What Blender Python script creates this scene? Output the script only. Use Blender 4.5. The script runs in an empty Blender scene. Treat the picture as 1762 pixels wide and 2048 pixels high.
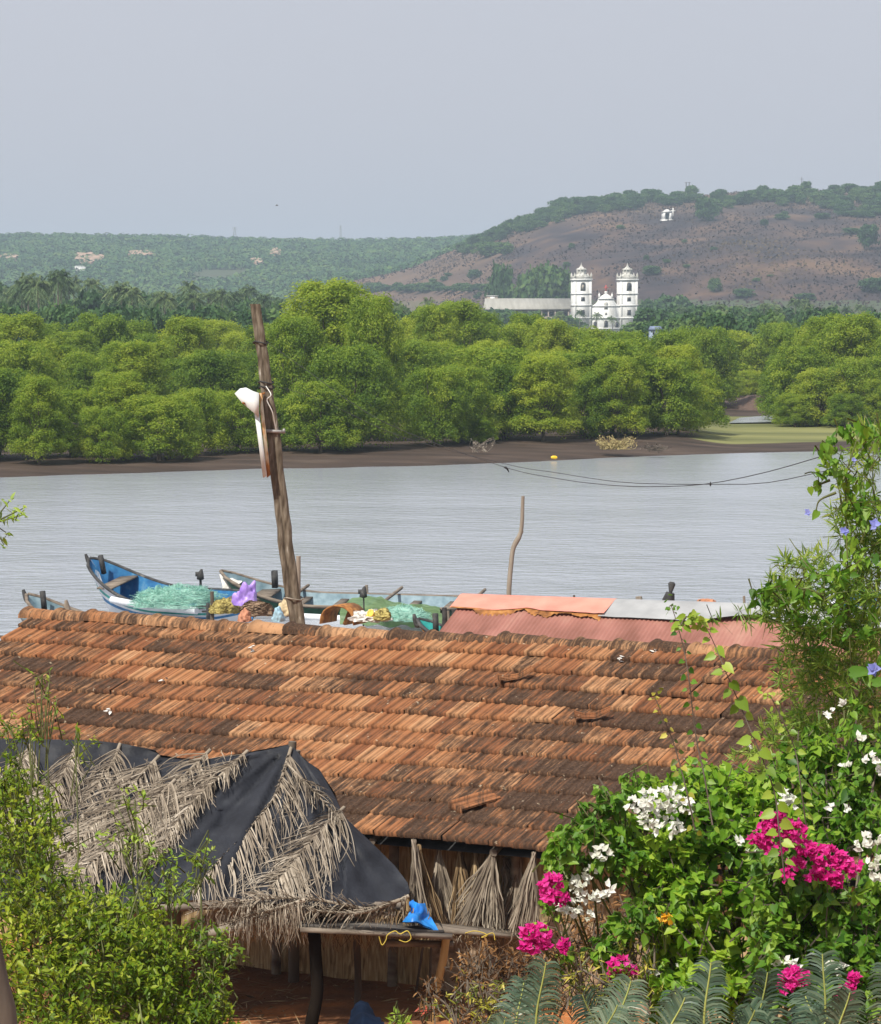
import bpy, math, random
import numpy as np
from math import sin, cos, tan, radians as R, pi, sqrt, exp
sc = bpy.context.scene
col = sc.collection
# ---------------------------------------------------------------- camera
F = 6000.0; CX = 881.0; CY = 1024.0; YH = 650.0; EYE = 7.0
TH = math.atan((CY - YH) / F)
cd = bpy.data.cameras.new('camera'); cam = bpy.data.objects.new('camera', cd); col.objects.link(cam)
cam.location = (0, 0, EYE); cam.rotation_euler = (pi / 2 - TH, 0, 0)
cd.sensor_fit = 'HORIZONTAL'; cd.sensor_width = 36; cd.lens = 36 * F / 1762
cd.clip_start = 0.5; cd.clip_end = 20000
sc.camera = cam
# ---------------------------------------------------------------- world, sun, exposure
SUN_EL = R(52); SUN_AZ = R(215)      # azimuth clockwise from +Y: behind the camera, to its left
w = bpy.data.worlds.new('World'); sc.world = w; w.use_nodes = True
nt = w.node_tree; bg = nt.nodes['Background']
sky = nt.nodes.new('ShaderNodeTexSky'); sky.sky_type = 'NISHITA'; sky.sun_disc = False
sky.sun_elevation = SUN_EL; sky.sun_rotation = SUN_AZ
sky.air_density = 1.3; sky.dust_density = 6.0; sky.ozone_density = 2.0; sky.altitude = 0
mx = nt.nodes.new('ShaderNodeMix'); mx.data_type = 'RGBA'
mx.inputs[0].default_value = 0.8
nt.links.new(sky.outputs[0], mx.inputs[6]); mx.inputs[7].default_value = (5.12, 5.12, 5.75, 1)
nt.links.new(mx.outputs[2], bg.inputs[0]); bg.inputs[1].default_value = 0.1
sd = bpy.data.lights.new('sun', 'SUN'); so = bpy.data.objects.new('sun', sd); col.objects.link(so)
sd.energy = 4.2; sd.angle = R(1.2); sd.color = (1.0, 0.955, 0.85)
so.rotation_euler = (pi / 2 - SUN_EL, 0, -SUN_AZ + pi)
so.location = (0, -50, 200)
sc.view_settings.view_transform = 'Standard'; sc.view_settings.look = 'None'
sc.view_settings.exposure = 0.4; sc.view_settings.gamma = 1
sc.render.engine = 'CYCLES'
sc.cycles.volume_bounces = 0; sc.cycles.transparent_max_bounces = 12
sc.cycles.max_bounces = 6; sc.cycles.diffuse_bounces = 3

# ---------------------------------------------------------------- helpers
def at(px, py, Y):
    u = (px - CX) / F; v = (CY - py) / F
    d = (u, cos(TH) + v * sin(TH), v * cos(TH) - sin(TH)); k = Y / d[1]
    return np.array((d[0] * k, Y, EYE + d[2] * k))
def onz(px, py, z):
    u = (px - CX) / F; v = (CY - py) / F
    d = (u, cos(TH) + v * sin(TH), v * cos(TH) - sin(TH)); k = (z - EYE) / d[2]
    return np.array((d[0] * k, d[1] * k, z))
def unit(a):
    a = np.asarray(a, float); return a / np.maximum(np.linalg.norm(a, axis=-1, keepdims=True), 1e-9)
def lerp(x, xs, ys): return float(np.interp(x, xs, ys))
def sstep(a, b, x):
    t = np.clip((x - a) / (b - a), 0, 1); return t * t * (3 - 2 * t)

class MB:
    def __init__(s): s.v = []; s.n = 0; s.fs = []; s.att = []; s.mi = []
    def add(s, V, Fc, tone=0.0, mi=0):
        V = np.asarray(V, float).reshape(-1, 3); s.v.append(V)
        if isinstance(Fc, np.ndarray): s.fs.append(Fc + s.n); m = len(Fc)
        else:
            m = len(Fc)
            for f in Fc: s.fs.append(np.array([f]) + s.n)
        s.att.append(np.broadcast_to(np.asarray(tone, float), (m,)).copy()); s.mi.append(np.full(m, mi, int))
        s.n += len(V); return s
    def build(s, name, mats, parent=None, world=True, smooth=False, tag_=None):
        V = np.concatenate(s.v)
        if not isinstance(mats, (list, tuple)): mats = [mats]
        if parent is not None and world: org = np.array(parent.location)
        elif parent is not None: org = np.zeros(3)
        elif world: org = np.array([(V[:, 0].min() + V[:, 0].max()) / 2, (V[:, 1].min() + V[:, 1].max()) / 2, V[:, 2].min()])
        else: org = np.zeros(3)
        V = V - org
        me = bpy.data.meshes.new(name); me.vertices.add(len(V)); me.vertices.foreach_set('co', V.ravel())
        tot = np.concatenate([np.full(len(f), f.shape[1]) for f in s.fs]); idx = np.concatenate([f.ravel() for f in s.fs])
        me.loops.add(len(idx)); me.loops.foreach_set('vertex_index', idx.astype(np.int32))
        me.polygons.add(len(tot)); st = np.concatenate(([0], np.cumsum(tot)[:-1]))
        me.polygons.foreach_set('loop_start', st.astype(np.int32)); me.polygons.foreach_set('loop_total', tot.astype(np.int32))
        for m in mats: me.materials.append(m)
        me.polygons.foreach_set('material_index', np.concatenate(s.mi).astype(np.int32))
        a = me.attributes.new('tone', 'FLOAT', 'FACE'); a.data.foreach_set('value', np.concatenate(s.att).astype(np.float32))
        if smooth: me.polygons.foreach_set('use_smooth', np.ones(len(tot), bool))
        me.update(calc_edges=True); me.validate()
        o = bpy.data.objects.new(name, me); col.objects.link(o)
        if parent is not None: o.parent = parent
        else: o.location = org
        return o
def tag(o, label=None, cat=None, group=None, kind=None):
    if label: o['label'] = label
    if cat: o['category'] = cat
    if group: o['group'] = group
    if kind: o['kind'] = kind
    return o
def thing(name, label, cat, loc=(0, 0, 0), rot=(0, 0, 0), group=None):
    o = bpy.data.objects.new(name, None); col.objects.link(o); o.empty_display_size = 0.2
    o.location = loc; o.rotation_euler = rot
    return tag(o, label, cat, group)
def dup(root, loc, rz=0, scale=(1, 1, 1), label=None, group=None):
    def cp(o, par):
        c = o.copy(); col.objects.link(c); c.parent = par
        for ch in kids[o.name]: cp(ch, c)
        return c
    kids = {}
    def scan(o):
        kids[o.name] = list(o.children)
        for ch in o.children: scan(ch)
    scan(root); r = cp(root, None)
    r.location = loc; r.rotation_euler = (0, 0, rz); r.scale = scale
    if label: r['label'] = label
    if group: r['group'] = group
    return r
def structure(o): return tag(o, kind='structure')
# primitive adders
def box(mb, c, s, rz=0, tone=0, mi=0, rx=0, ry=0):
    x, y, z = [k / 2 for k in s]
    V = np.array([(a, b, d) for d in (-z, z) for b in (-y, y) for a in (-x, x)], float)
    if rx: V = V @ np.array([[1, 0, 0], [0, cos(rx), sin(rx)], [0, -sin(rx), cos(rx)]])
    if ry: V = V @ np.array([[cos(ry), 0, -sin(ry)], [0, 1, 0], [sin(ry), 0, cos(ry)]])
    if rz: V = V @ np.array([[cos(rz), sin(rz), 0], [-sin(rz), cos(rz), 0], [0, 0, 1]])
    mb.add(V + np.array(c), np.array([(0, 2, 3, 1), (4, 5, 7, 6), (0, 1, 5, 4), (2, 6, 7, 3), (0, 4, 6, 2), (1, 3, 7, 5)]), tone, mi); return mb
def tube(mb, pts, rad, k=8, tone=0, mi=0, cap=True, flat=1.0):
    P = np.asarray(pts, float); n = len(P); rad = np.broadcast_to(rad, (n,))
    T = unit(np.gradient(P, axis=0)); ref = np.array((0, 0, 1.0))
    if abs(T[0, 2]) > .9: ref = np.array((0, 1.0, 0))
    A = unit(np.cross(T, ref)); B = np.cross(T, A)
    an = np.arange(k) * 2 * pi / k
    V = P[:, None] + rad[:, None, None] * (np.cos(an)[None, :, None] * A[:, None] + flat * np.sin(an)[None, :, None] * B[:, None])
    Fc = []
    i = np.arange(n - 1)[:, None] * k; j = np.arange(k)[None]; j2 = (j + 1) % k
    Q = np.stack([i + j, i + j2, i + k + j2, i + k + j], -1).reshape(-1, 4)
    mb.add(V.reshape(-1, 3), Q, tone, mi)
    if cap:
        mb.add(V[0], [tuple(range(k))[::-1]], tone, mi); mb.add(V[-1], [tuple(range(k))], tone, mi)
    return mb
def curve(pts, n=12):
    P = np.asarray(pts, float); m = len(P)
    t = np.concatenate(([0], np.cumsum(np.linalg.norm(np.diff(P, axis=0), axis=1)))); t /= t[-1]
    tt = np.linspace(0, 1, n); out = np.zeros((n, 3))
    Pe = np.vstack([2 * P[0] - P[1], P, 2 * P[-1] - P[-2]])
    for a, q in enumerate(tt):
        i = min(max(np.searchsorted(t, q, side='right') - 1, 0), m - 2); u = (q - t[i]) / (t[i + 1] - t[i] + 1e-9)
        p0, p1, p2, p3 = Pe[i], Pe[i + 1], Pe[i + 2], Pe[i + 3]
        out[a] = .5 * ((2 * p1) + (-p0 + p2) * u + (2 * p0 - 5 * p1 + 4 * p2 - p3) * u * u + (-p0 + 3 * p1 - 3 * p2 + p3) * u ** 3)
    return out
def ribbons(mb, P, W, S, tone=0, fold=None, mi=0):
    """P (n,m,3) centre lines, W (n,m) half widths, S (n,3) side vectors"""
    n, m, _ = P.shape; S = S[:, None]
    V = np.stack([P - W[..., None] * S, P + W[..., None] * S], 2)
    b = (np.arange(n) * m * 2)[:, None] + (np.arange(m - 1) * 2)[None]
    Q = np.stack([b, b + 1, b + 3, b + 2], -1).reshape(-1, 4)
    tn = np.repeat(np.broadcast_to(tone, (n,)), m - 1)
    mb.add(V.reshape(-1, 3), Q, tn, mi)
LANCE = (np.array([(0, 0, 0), (.3, .42, .14), (.62, .38, .10), (1, 0, -.12), (.62, -.38, .10), (.3, -.42, .14), (.5, 0, 0)]),
         np.array([(0, 6, 2, 1), (6, 3, 3, 2), (0, 5, 4, 6), (6, 4, 4, 3)]))
LANCE = (LANCE[0], np.array([(0, 6, 1), (1, 6, 2), (6, 3, 2), (0, 5, 6), (5, 4, 6), (6, 4, 3)]))
DIAM = (np.array([(0, 0, 0), (.45, .5, .14), (1, 0, 0), (.45, -.5, .14)]), np.array([(0, 2, 1), (0, 3, 2)]))
QUAD = (np.array([(0, -.35, 0), (0.2, .5, .1), (1, .3, 0), (.9, -.5, .15)]), np.array([(0, 3, 2, 1)]))
HEART = (np.array([(0, 0, 0), (-.1, .26, .06), (.16, .5, .1), (.5, .42, .06), (.8, .18, -.02), (1.05, 0, -.1), (.8, -.18, -.02), (.5, -.42, .06), (.16, -.5, .1), (-.1, -.26, .06), (.4, 0, -.03)]),
         np.array([(0, 2, 1), (0, 10, 2), (10, 3, 2), (10, 4, 3), (10, 5, 4), (10, 6, 5), (10, 7, 6), (10, 8, 7), (0, 8, 10), (0, 9, 8)]))
def leaves(mb, P, D, N, L, W, tpl=DIAM, tone=0, mi=0):
    P = np.asarray(P, float); n = len(P); D = unit(D); S = unit(np.cross(D, N)); N2 = np.cross(S, D)
    T, Fc = tpl; m = len(T); L = np.broadcast_to(L, (n,))[:, None, None]; W = np.broadcast_to(W, (n,))[:, None, None]
    V = P[:, None] + T[None, :, 0:1] * L * D[:, None] + T[None, :, 1:2] * W * S[:, None] + T[None, :, 2:3] * W * N2[:, None]
    Q = (np.arange(n) * m)[:, None, None] + Fc[None]
    tn = np.repeat(np.broadcast_to(tone, (n,)), len(Fc))
    mb.add(V.reshape(-1, 3), Q.reshape(-1, Fc.shape[1]), tn, mi)
def rv(rng, n): return unit(rng.normal(size=(n, 3)))
# value noise on points, for shapes
def vnoise(P, seed=0):
    P = np.asarray(P, float); i = np.floor(P).astype(int); f = P - i; f = f * f * (3 - 2 * f)
    def h(a): 
        q = (a[..., 0] * 73856093) ^ (a[..., 1] * 19349663) ^ (a[..., 2] * 83492791) ^ (seed * 2654435)
        q = (q ^ (q >> 13)) * 1274126177 & 0x7fffffff
        return (q % 10007) / 10007.0
    r = 0
    for a in (0, 1):
        for b in (0, 1):
            for c in (0, 1):
                wt = (f[..., 0] if a else 1 - f[..., 0]) * (f[..., 1] if b else 1 - f[..., 1]) * (f[..., 2] if c else 1 - f[..., 2])
                r = r + wt * h(i + np.array((a, b, c)))
    return r
def fnoise(P, seed=0, o=3):
    s = 0; a = 1; t = 0
    for k in range(o): s = s + a * vnoise(np.asarray(P) * 2 ** k + 17.3 * k, seed + k); t += a; a *= .5
    return s / t
# ---------------------------------------------------------------- materials
def mat(name, stops, scale=4.0, rough=0.8, detail=4, coord='Object', stretch=(1, 1, 1), tone=0.0, tone_stops=None, bump=0.0, bscale=None,
        trans=0.0, spec=0.3, objrand=0.0, island=0.0, distort=0.0, alpha=None, metal=0.0, extra=None, sheen=0):
    """noise -> colour ramp; 'tone' mixes the per-face attribute into the ramp factor"""
    m = bpy.data.materials.new(name); m.use_nodes = True; nt = m.node_tree; N = nt.nodes; Lk = nt.links
    p = N['Principled BSDF']; out = N['Material Output']
    tc = N.new('ShaderNodeTexCoord'); mp = N.new('ShaderNodeMapping'); mp.inputs['Scale'].default_value = stretch
    Lk.new(tc.outputs[coord], mp.inputs[0])
    nz = N.new('ShaderNodeTexNoise'); nz.inputs['Scale'].default_value = scale; nz.inputs['Detail'].default_value = detail
    nz.inputs['Distortion'].default_value = distort; Lk.new(mp.outputs[0], nz.inputs['Vector'])
    fac = nz.outputs[0]
    def addm(a, b, k):
        q = N.new('ShaderNodeMath'); q.operation = 'MULTIPLY_ADD'; Lk.new(b, q.inputs[0]); q.inputs[1].default_value = k
        Lk.new(a, q.inputs[2]); return q.outputs[0]
    def sub5(o):
        q = N.new('ShaderNodeMath'); q.operation = 'SUBTRACT'; Lk.new(o, q.inputs[0]); q.inputs[1].default_value = .5; return q.outputs[0]
    if tone:
        at_ = N.new('ShaderNodeAttribute'); at_.attribute_name = 'tone'; fac = addm(fac, at_.outputs['Fac'], tone)
    if island:
        g = N.new('ShaderNodeNewGeometry'); fac = addm(fac, sub5(g.outputs['Random Per Island']), island)
    if objrand:
        oi = N.new('ShaderNodeObjectInfo'); fac = addm(fac, sub5(oi.outputs['Random']), objrand)
    cr = N.new('ShaderNodeValToRGB'); Lk.new(fac, cr.inputs[0]); e = cr.color_ramp.elements
    while len(e) < len(stops): e.new(0.5)
    for k, (pos, c) in enumerate(stops): e[k].position = pos; e[k].color = (*c, 1)
    Lk.new(cr.outputs[0], p.inputs['Base Color'])
    p.inputs['Roughness'].default_value = rough; p.inputs['Specular IOR Level'].default_value = spec; p.inputs['Metallic'].default_value = metal
    if bump:
        bn = nz.outputs[0]
        if bscale:
            n2 = N.new('ShaderNodeTexNoise'); n2.inputs['Scale'].default_value = bscale; n2.inputs['Detail'].default_value = 3
            Lk.new(mp.outputs[0], n2.inputs['Vector']); bn = n2.outputs[0]
        b = N.new('ShaderNodeBump'); b.inputs['Strength'].default_value = 1; b.inputs['Distance'].default_value = bump
        Lk.new(bn, b.inputs['Height']); Lk.new(b.outputs[0], p.inputs['Normal'])
    if trans:
        t = N.new('ShaderNodeBsdfTranslucent'); Lk.new(cr.outputs[0], t.inputs[0]); mi = N.new('ShaderNodeMixShader')
        mi.inputs[0].default_value = trans; Lk.new(p.outputs[0], mi.inputs[1]); Lk.new(t.outputs[0], mi.inputs[2]); Lk.new(mi.outputs[0], out.inputs[0])
    if alpha is not None:
        t = N.new('ShaderNodeBsdfTransparent'); mi = N.new('ShaderNodeMixShader'); mi.inputs[0].default_value = alpha
        src = out.inputs[0].links[0].from_socket
        Lk.new(t.outputs[0], mi.inputs[1]); Lk.new(src, mi.inputs[2]); Lk.new(mi.outputs[0], out.inputs[0])
    m['nz'] = 1
    return m
def flat(name, c, rough=.7, var=.25, scale=6, **k):
    a = tuple(x * (1 - var) for x in c); b = tuple(min(1, x * (1 + var)) for x in c)
    return mat(name, [(.3, a), (.7, b)], scale=scale, rough=rough, **k)
M = {}
M['mangrove'] = mat('mangrove_leaf', [(.1, (.085, .17, .018)), (.45, (.23, .34, .028)), (.9, (.44, .50, .05))], scale=.35, detail=2, island=.32, objrand=.45, trans=.55, rough=.6, tone=.25)
M['fargreen'] = mat('far_leaf', [(.1, (.025, .07, .022)), (.5, (.06, .135, .035)), (.9, (.13, .21, .05))], scale=.15, detail=2, island=.5, objrand=.5, trans=.35, rough=.7)
M['palm'] = mat('palm_leaf', [(.1, (.04, .08, .03)), (.5, (.10, .16, .06)), (.9, (.22, .27, .10))], scale=.3, detail=2, island=.5, objrand=.4, trans=.25, rough=.5)
M['bark'] = mat('bark', [(.3, (.06, .045, .035)), (.7, (.17, .14, .11))], scale=5, stretch=(1, 1, .25), rough=.9, bump=.02)
M['palebark'] = mat('pale_bark', [(.3, (.16, .13, .10)), (.7, (.33, .29, .24))], scale=8, stretch=(1, 1, .2), rough=.9, bump=.01)
# ================================================================ TERRAIN
def near_z(Y, X=0):
    z = np.interp(Y, [-60, 4, 21, 34, 46, 58, 66, 80], [5.4, 5.4, 1.35, 1.35, 1.2, .7, -.35, -1.6])
    return z
PXW = [-2500, 0, 250, 500, 800, 1000, 1300, 1500, 1762, 3500]
YWP = [960, 955, 946, 938, 933, 926, 912, 905, 901, 880]
def Yw(px): return EYE * F / (np.interp(px, PXW, YWP) - YH)
RX = [-9000, 300, 560, 640, 720, 820, 930, 1000, 1100, 1200, 1300, 1400, 1500, 1762, 2600, 5000]
RYS = [700, 660, 600, 578, 562, 541, 496, 466, 427, 404, 400, 397, 390, 384, 400, 520]
LX = [-9000, -700, 0, 200, 400, 500, 700, 900, 1000, 1800, 9000]
LYS = [560, 500, 480, 482, 485, 488, 491, 486, 482, 500, 620]
RT = 1450.; LT = 2100.
def far_z(X, Y):
    X = np.asarray(X, float); Y = np.asarray(Y, float)
    px = CX + X / Y * F
    d = Y - Yw(px)
    z = np.interp(d, [-40, -12, 0, 4, 14, 60], [-2, -.7, 0, .22, .5, .7])
    g = sstep(1330, 1480, px) * (1 - sstep(60, 90, d))           # the low flat on the right
    z = z * (1 - g) + np.minimum(z, .06 + .0035 * np.maximum(d, 0)) * g
    z = z + sstep(300, 600, Y) * 2.2
    zr = 7 + (650 - np.interp(px, RX, RYS)) / F * RT
    yf = np.interp(px, [300, 640, 1000, 1400, 2200], [1380, 1250, 1000, 930, 900])
    t = np.clip((Y - yf) / (RT - yf), 0, 1); prof = t * (1.35 - .35 * t)
    fall = 1 - .5 * sstep(RT, RT + 900, Y)
    hr = np.maximum(zr - 3, 0) * prof * np.where(Y > RT, fall, 1)
    zl = 7 + (650 - np.interp(px, LX, LYS)) / F * LT
    t2 = np.clip((Y - 1350) / (LT - 1350), 0, 1); hl = np.maximum(zl - 3, 0) * (t2 * (1.3 - .3 * t2)) * (1 - .3 * sstep(LT, LT + 1200, Y))
    h = np.maximum(hr, hl)
    P = np.stack([X / 120, Y / 120, X * 0], -1)
    z = z + h + (fnoise(P, 5, 4) - .5) * 9 * np.clip(h / 15, 0, 1) * (1 - .75 * sstep(0, 1, np.minimum(np.maximum(t, 0), 1) > .98))
    return z
def ground_at(px, py, y0=250, y1=2600, st=4.0):
    Y = np.arange(y0, y1, st); u = (px - CX) / F; v = (CY - py) / F
    dy = cos(TH) + v * sin(TH); X = u / dy * Y; Z = EYE + (v * cos(TH) - sin(TH)) / dy * Y
    g = far_z(X, Y); k = np.argmax(g >= Z)
    if g[k] < Z[k]: return None
    return np.array((X[k], Y[k], g[k]))
def grid(nu, u0, u1, rows, zf, off=0):
    u = np.linspace(u0, u1, nu); Yg, Ug = np.meshgrid(rows, u, indexing='ij')
    X = Ug * Yg; Z = zf(X, Yg) + off
    V = np.stack([X, Yg, Z], -1).reshape(-1, 3); n, m = len(rows), nu
    i = (np.arange(n - 1) * m)[:, None]; j = np.arange(m - 1)[None]
    Q = np.stack([i + j, i + j + 1, i + j + 1 + m, i + j + m], -1).reshape(-1, 4)
    return MB().add(V, Q)
# near ground (the garden slope and the yard of the hut)
M['earth'] = mat('red_earth', [(.25, (.11, .05, .026)), (.5, (.26, .11, .045)), (.62, (.46, .17, .055)), (.8, (.33, .20, .12))], scale=1.1, detail=8, rough=.95, bump=.03, bscale=9, distort=.4)
g = MB(); xs = np.linspace(-70, 70, 141); ys = np.concatenate([np.linspace(-60, 0, 16), np.linspace(.6, 72, 120)])
Yg, Xg = np.meshgrid(ys, xs, indexing='ij')
Zg = near_z(Yg) + (fnoise(np.stack([Xg / 1.7, Yg / 1.7, Xg * 0], -1), 2) - .5) * .16
V = np.stack([Xg, Yg, Zg], -1).reshape(-1, 3); n, m = len(ys), len(xs)
i = (np.arange(n - 1) * m)[:, None]; j = np.arange(m - 1)[None]
g.add(V, np.stack([i + j, i + j + 1, i + j + 1 + m, i + j + m], -1).reshape(-1, 4))
structure(g.build('ground', M['earth'], smooth=True))
# river
def water_mat():
    m = bpy.data.materials.new('river_water'); m.use_nodes = True; nt = m.node_tree; N = nt.nodes; Lk = nt.links; p = N['Principled BSDF']
    p.inputs['Base Color'].default_value = (.31, .335, .375, 1); p.inputs['Roughness'].default_value = .17; p.inputs['IOR'].default_value = 1.33
    tc = N.new('ShaderNodeTexCoord'); prev = None
    for sx, sy, s, dist, det in ((1.1, 1.7, 1.0, .17, 3), (2.6, 3.6, 1.6, .05, 3), (.05, .07, 1.0, .9, 3)):
        mp = N.new('ShaderNodeMapping'); mp.inputs['Scale'].default_value = (sx, sy, 1); mp.inputs['Rotation'].default_value = (0, 0, .12)
        Lk.new(tc.outputs['Object'], mp.inputs[0])
        nz = N.new('ShaderNodeTexNoise'); nz.inputs['Scale'].default_value = s; nz.inputs['Detail'].default_value = det; Lk.new(mp.outputs[0], nz.inputs['Vector'])
        b = N.new('ShaderNodeBump'); b.inputs['Distance'].default_value = dist; b.inputs['Strength'].default_value = 1; Lk.new(nz.outputs[0], b.inputs['Height'])
        if prev: Lk.new(prev, b.inputs['Normal'])
        prev = b.outputs[0]
    # the water lies calmer in the lee of the far bank
    tc2 = N.new('ShaderNodeSeparateXYZ'); Lk.new(tc.outputs['Object'], tc2.inputs[0]); mr = N.new('ShaderNodeMapRange'); mr.inputs[1].default_value = -128; mr.inputs[2].default_value = -92; mr.inputs[3].default_value = 1; mr.inputs[4].default_value = .22
    Lk.new(tc2.outputs[1], mr.inputs[0])
    for n_ in list(N):
        if n_.type == 'BUMP': Lk.new(mr.outputs[0], n_.inputs['Strength'])
    Lk.new(prev, p.inputs['Normal']); return m
M['water'] = water_mat()
wt = MB(); wt.add([(-900, 50, 0), (900, 50, 0), (900, 420, 0), (-900, 420, 0)], [(0, 1, 2, 3)])
structure(wt.build('river', M['water']))
# far shore
def shore_mat():
    m = mat('mud_and_algae', [(.3, (.026, .017, .012)), (.55, (.055, .036, .026)), (.75, (.095, .068, .05))], scale=.5, detail=8, rough=.85, bump=.05, bscale=4, stretch=(.4, 1, 1))
    nt = m.node_tree; N = nt.nodes; Lk = nt.links; p = N['Principled BSDF']; src = p.inputs['Base Color'].links[0].from_socket
    a = N.new('ShaderNodeAttribute'); a.attribute_name = 'algae'
    tc = N.new('ShaderNodeTexCoord'); mp = N.new('ShaderNodeMapping'); mp.inputs['Scale'].default_value = (.06, .22, 1); Lk.new(tc.outputs['Object'], mp.inputs[0])
    nz = N.new('ShaderNodeTexNoise'); nz.inputs['Scale'].default_value = 1.0; nz.inputs['Detail'].default_value = 7; Lk.new(mp.outputs[0], nz.inputs['Vector'])
    q = N.new('ShaderNodeMath'); q.operation = 'MULTIPLY_ADD'; Lk.new(nz.outputs[0], q.inputs[0]); q.inputs[1].default_value = 1.2; Lk.new(a.outputs['Fac'], q.inputs[2])
    r = N.new('ShaderNodeValToRGB'); r.color_ramp.elements[0].position = 1.0 - .0; r.color_ramp.elements[0].position = .95; r.color_ramp.elements[1].position = 1.0
    q2 = N.new('ShaderNodeMath'); q2.operation = 'MULTIPLY'; q2.inputs[1].default_value = .75; Lk.new(q.outputs[0], q2.inputs[0]); Lk.new(q2.outputs[0], r.inputs[0])
    r.color_ramp.elements[0].position = .72; r.color_ramp.elements[1].position = .92
    c2 = N.new('ShaderNodeValToRGB'); c2.color_ramp.elements[0].color = (.10, .11, .035, 1); c2.color_ramp.elements[1].color = (.20, .20, .07, 1)
    c2.color_ramp.elements[0].position = .35; c2.color_ramp.elements[1].position = .65; Lk.new(nz.outputs[0], c2.inputs[0])
    mx = N.new('ShaderNodeMix'); mx.data_type = 'RGBA'; Lk.new(r.outputs[0], mx.inputs[0]); Lk.new(src, mx.inputs[6]); Lk.new(c2.outputs[0], mx.inputs[7]); Lk.new(mx.outputs[2], p.inputs['Base Color'])
    return m
rows = np.concatenate([np.linspace(118, 215, 130), np.linspace(217, 320, 30)])
mb = grid(420, -.42, .42, rows, lambda X, Y: far_z(X, Y) + (fnoise(np.stack([X / 3, Y / 2, X * 0], -1), 3) - .5) * .10)
o = structure(mb.build('mud_bank', shore_mat(), smooth=True))
co = np.zeros(len(o.data.vertices) * 3); o.data.vertices.foreach_get('co', co); co = co.reshape(-1, 3) + np.array(o.location)
pxx = CX + co[:, 0] / co[:, 1] * F; dd = co[:, 1] - Yw(pxx)
al = sstep(1340, 1450, pxx) * sstep(6, 16, dd) * (1 - .8 * sstep(45, 70, dd))
a = o.data.attributes.new('algae', 'FLOAT', 'POINT'); a.data.foreach_set('value', al.astype(np.float32))
# plain and hills beyond
def hill_mat():
    m = mat('hillside', [(.36, (.024, .016, .020)), (.47, (.048, .031, .031)), (.57, (.076, .045, .035)), (.72, (.14, .082, .048))], scale=.045, detail=10, rough=.95, distort=.6, stretch=(1, .6, 1), tone=0)
    nt = m.node_tree; N = nt.nodes; Lk = nt.links; p = N['Principled BSDF']; src = p.inputs['Base Color'].links[0].from_socket
    a = N.new('ShaderNodeAttribute'); a.attribute_name = 'green'
    tc = N.new('ShaderNodeTexCoord'); nz = N.new('ShaderNodeTexNoise'); nz.inputs['Scale'].default_value = .03; nz.inputs['Detail'].default_value = 8; Lk.new(tc.outputs['Object'], nz.inputs['Vector'])
    q = N.new('ShaderNodeMath'); q.operation = 'ADD'; Lk.new(nz.outputs[0], q.inputs[0]); Lk.new(a.outputs['Fac'], q.inputs[1])
    r = N.new('ShaderNodeValToRGB'); r.color_ramp.elements[0].position = .8; r.color_ramp.elements[1].position = .95; Lk.new(q.outputs[0], r.inputs[0])
    mx = N.new('ShaderNodeMix'); mx.data_type = 'RGBA'; Lk.new(r.outputs[0], mx.inputs[0]); Lk.new(src, mx.inputs[6]); mx.inputs[7].default_value = (.06, .075, .035, 1); Lk.new(mx.outputs[2], p.inputs['Base Color'])
    # ochre tone near the crest
    b = N.new('ShaderNodeAttribute'); b.attribute_name = 'ochre'
    q3 = N.new('ShaderNodeMath'); q3.operation = 'MULTIPLY'; q3.use_clamp = True; Lk.new(nz.outputs[0], q3.inputs[0]); Lk.new(b.outputs['Fac'], q3.inputs[1])
    m3 = N.new('ShaderNodeMix'); m3.data_type = 'RGBA'; Lk.new(q3.outputs[0], m3.inputs[0]); Lk.new(mx.outputs[2], m3.inputs[6]); m3.inputs[7].default_value = (.175, .11, .068, 1); Lk.new(m3.outputs[2], p.inputs['Base Color'])
    return m
rows = np.concatenate([np.linspace(320, 900, 40), np.linspace(908, 1500, 150), np.linspace(1510, 2200, 80), np.linspace(2250, 3900, 20)])
mb = grid(560, -.6, .6, rows, far_z)
o = structure(mb.build('hill', hill_mat(), smooth=True))
co = np.zeros(len(o.data.vertices) * 3); o.data.vertices.foreach_get('co', co); co = co.reshape(-1, 3) + np.array(o.location)
pxx = CX + co[:, 0] / co[:, 1] * F; pyy = YH + (7 - co[:, 2]) / co[:, 1] * F
isleft = (co[:, 1] > 1500) | (pxx < 560)
gr = np.where(isleft, .55, np.where(pyy > 600, .45, .0)); gr = np.maximum(gr, np.where(co[:, 2] < 6, .5, 0))
a = o.data.attributes.new('green', 'FLOAT', 'POINT'); a.data.foreach_set('value', gr.astype(np.float32))
crest = np.interp(pxx, RX, RYS); oc = (1 - sstep(12, 42, pyy - crest)) * .9 * (co[:, 1] < 1500) + ((pxx < 1010) & (pxx > 560) & (co[:, 1] < 1470)) * .8
a = o.data.attributes.new('ochre', 'FLOAT', 'POINT'); a.data.foreach_set('value', np.clip(oc, 0, 1).astype(np.float32))

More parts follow.
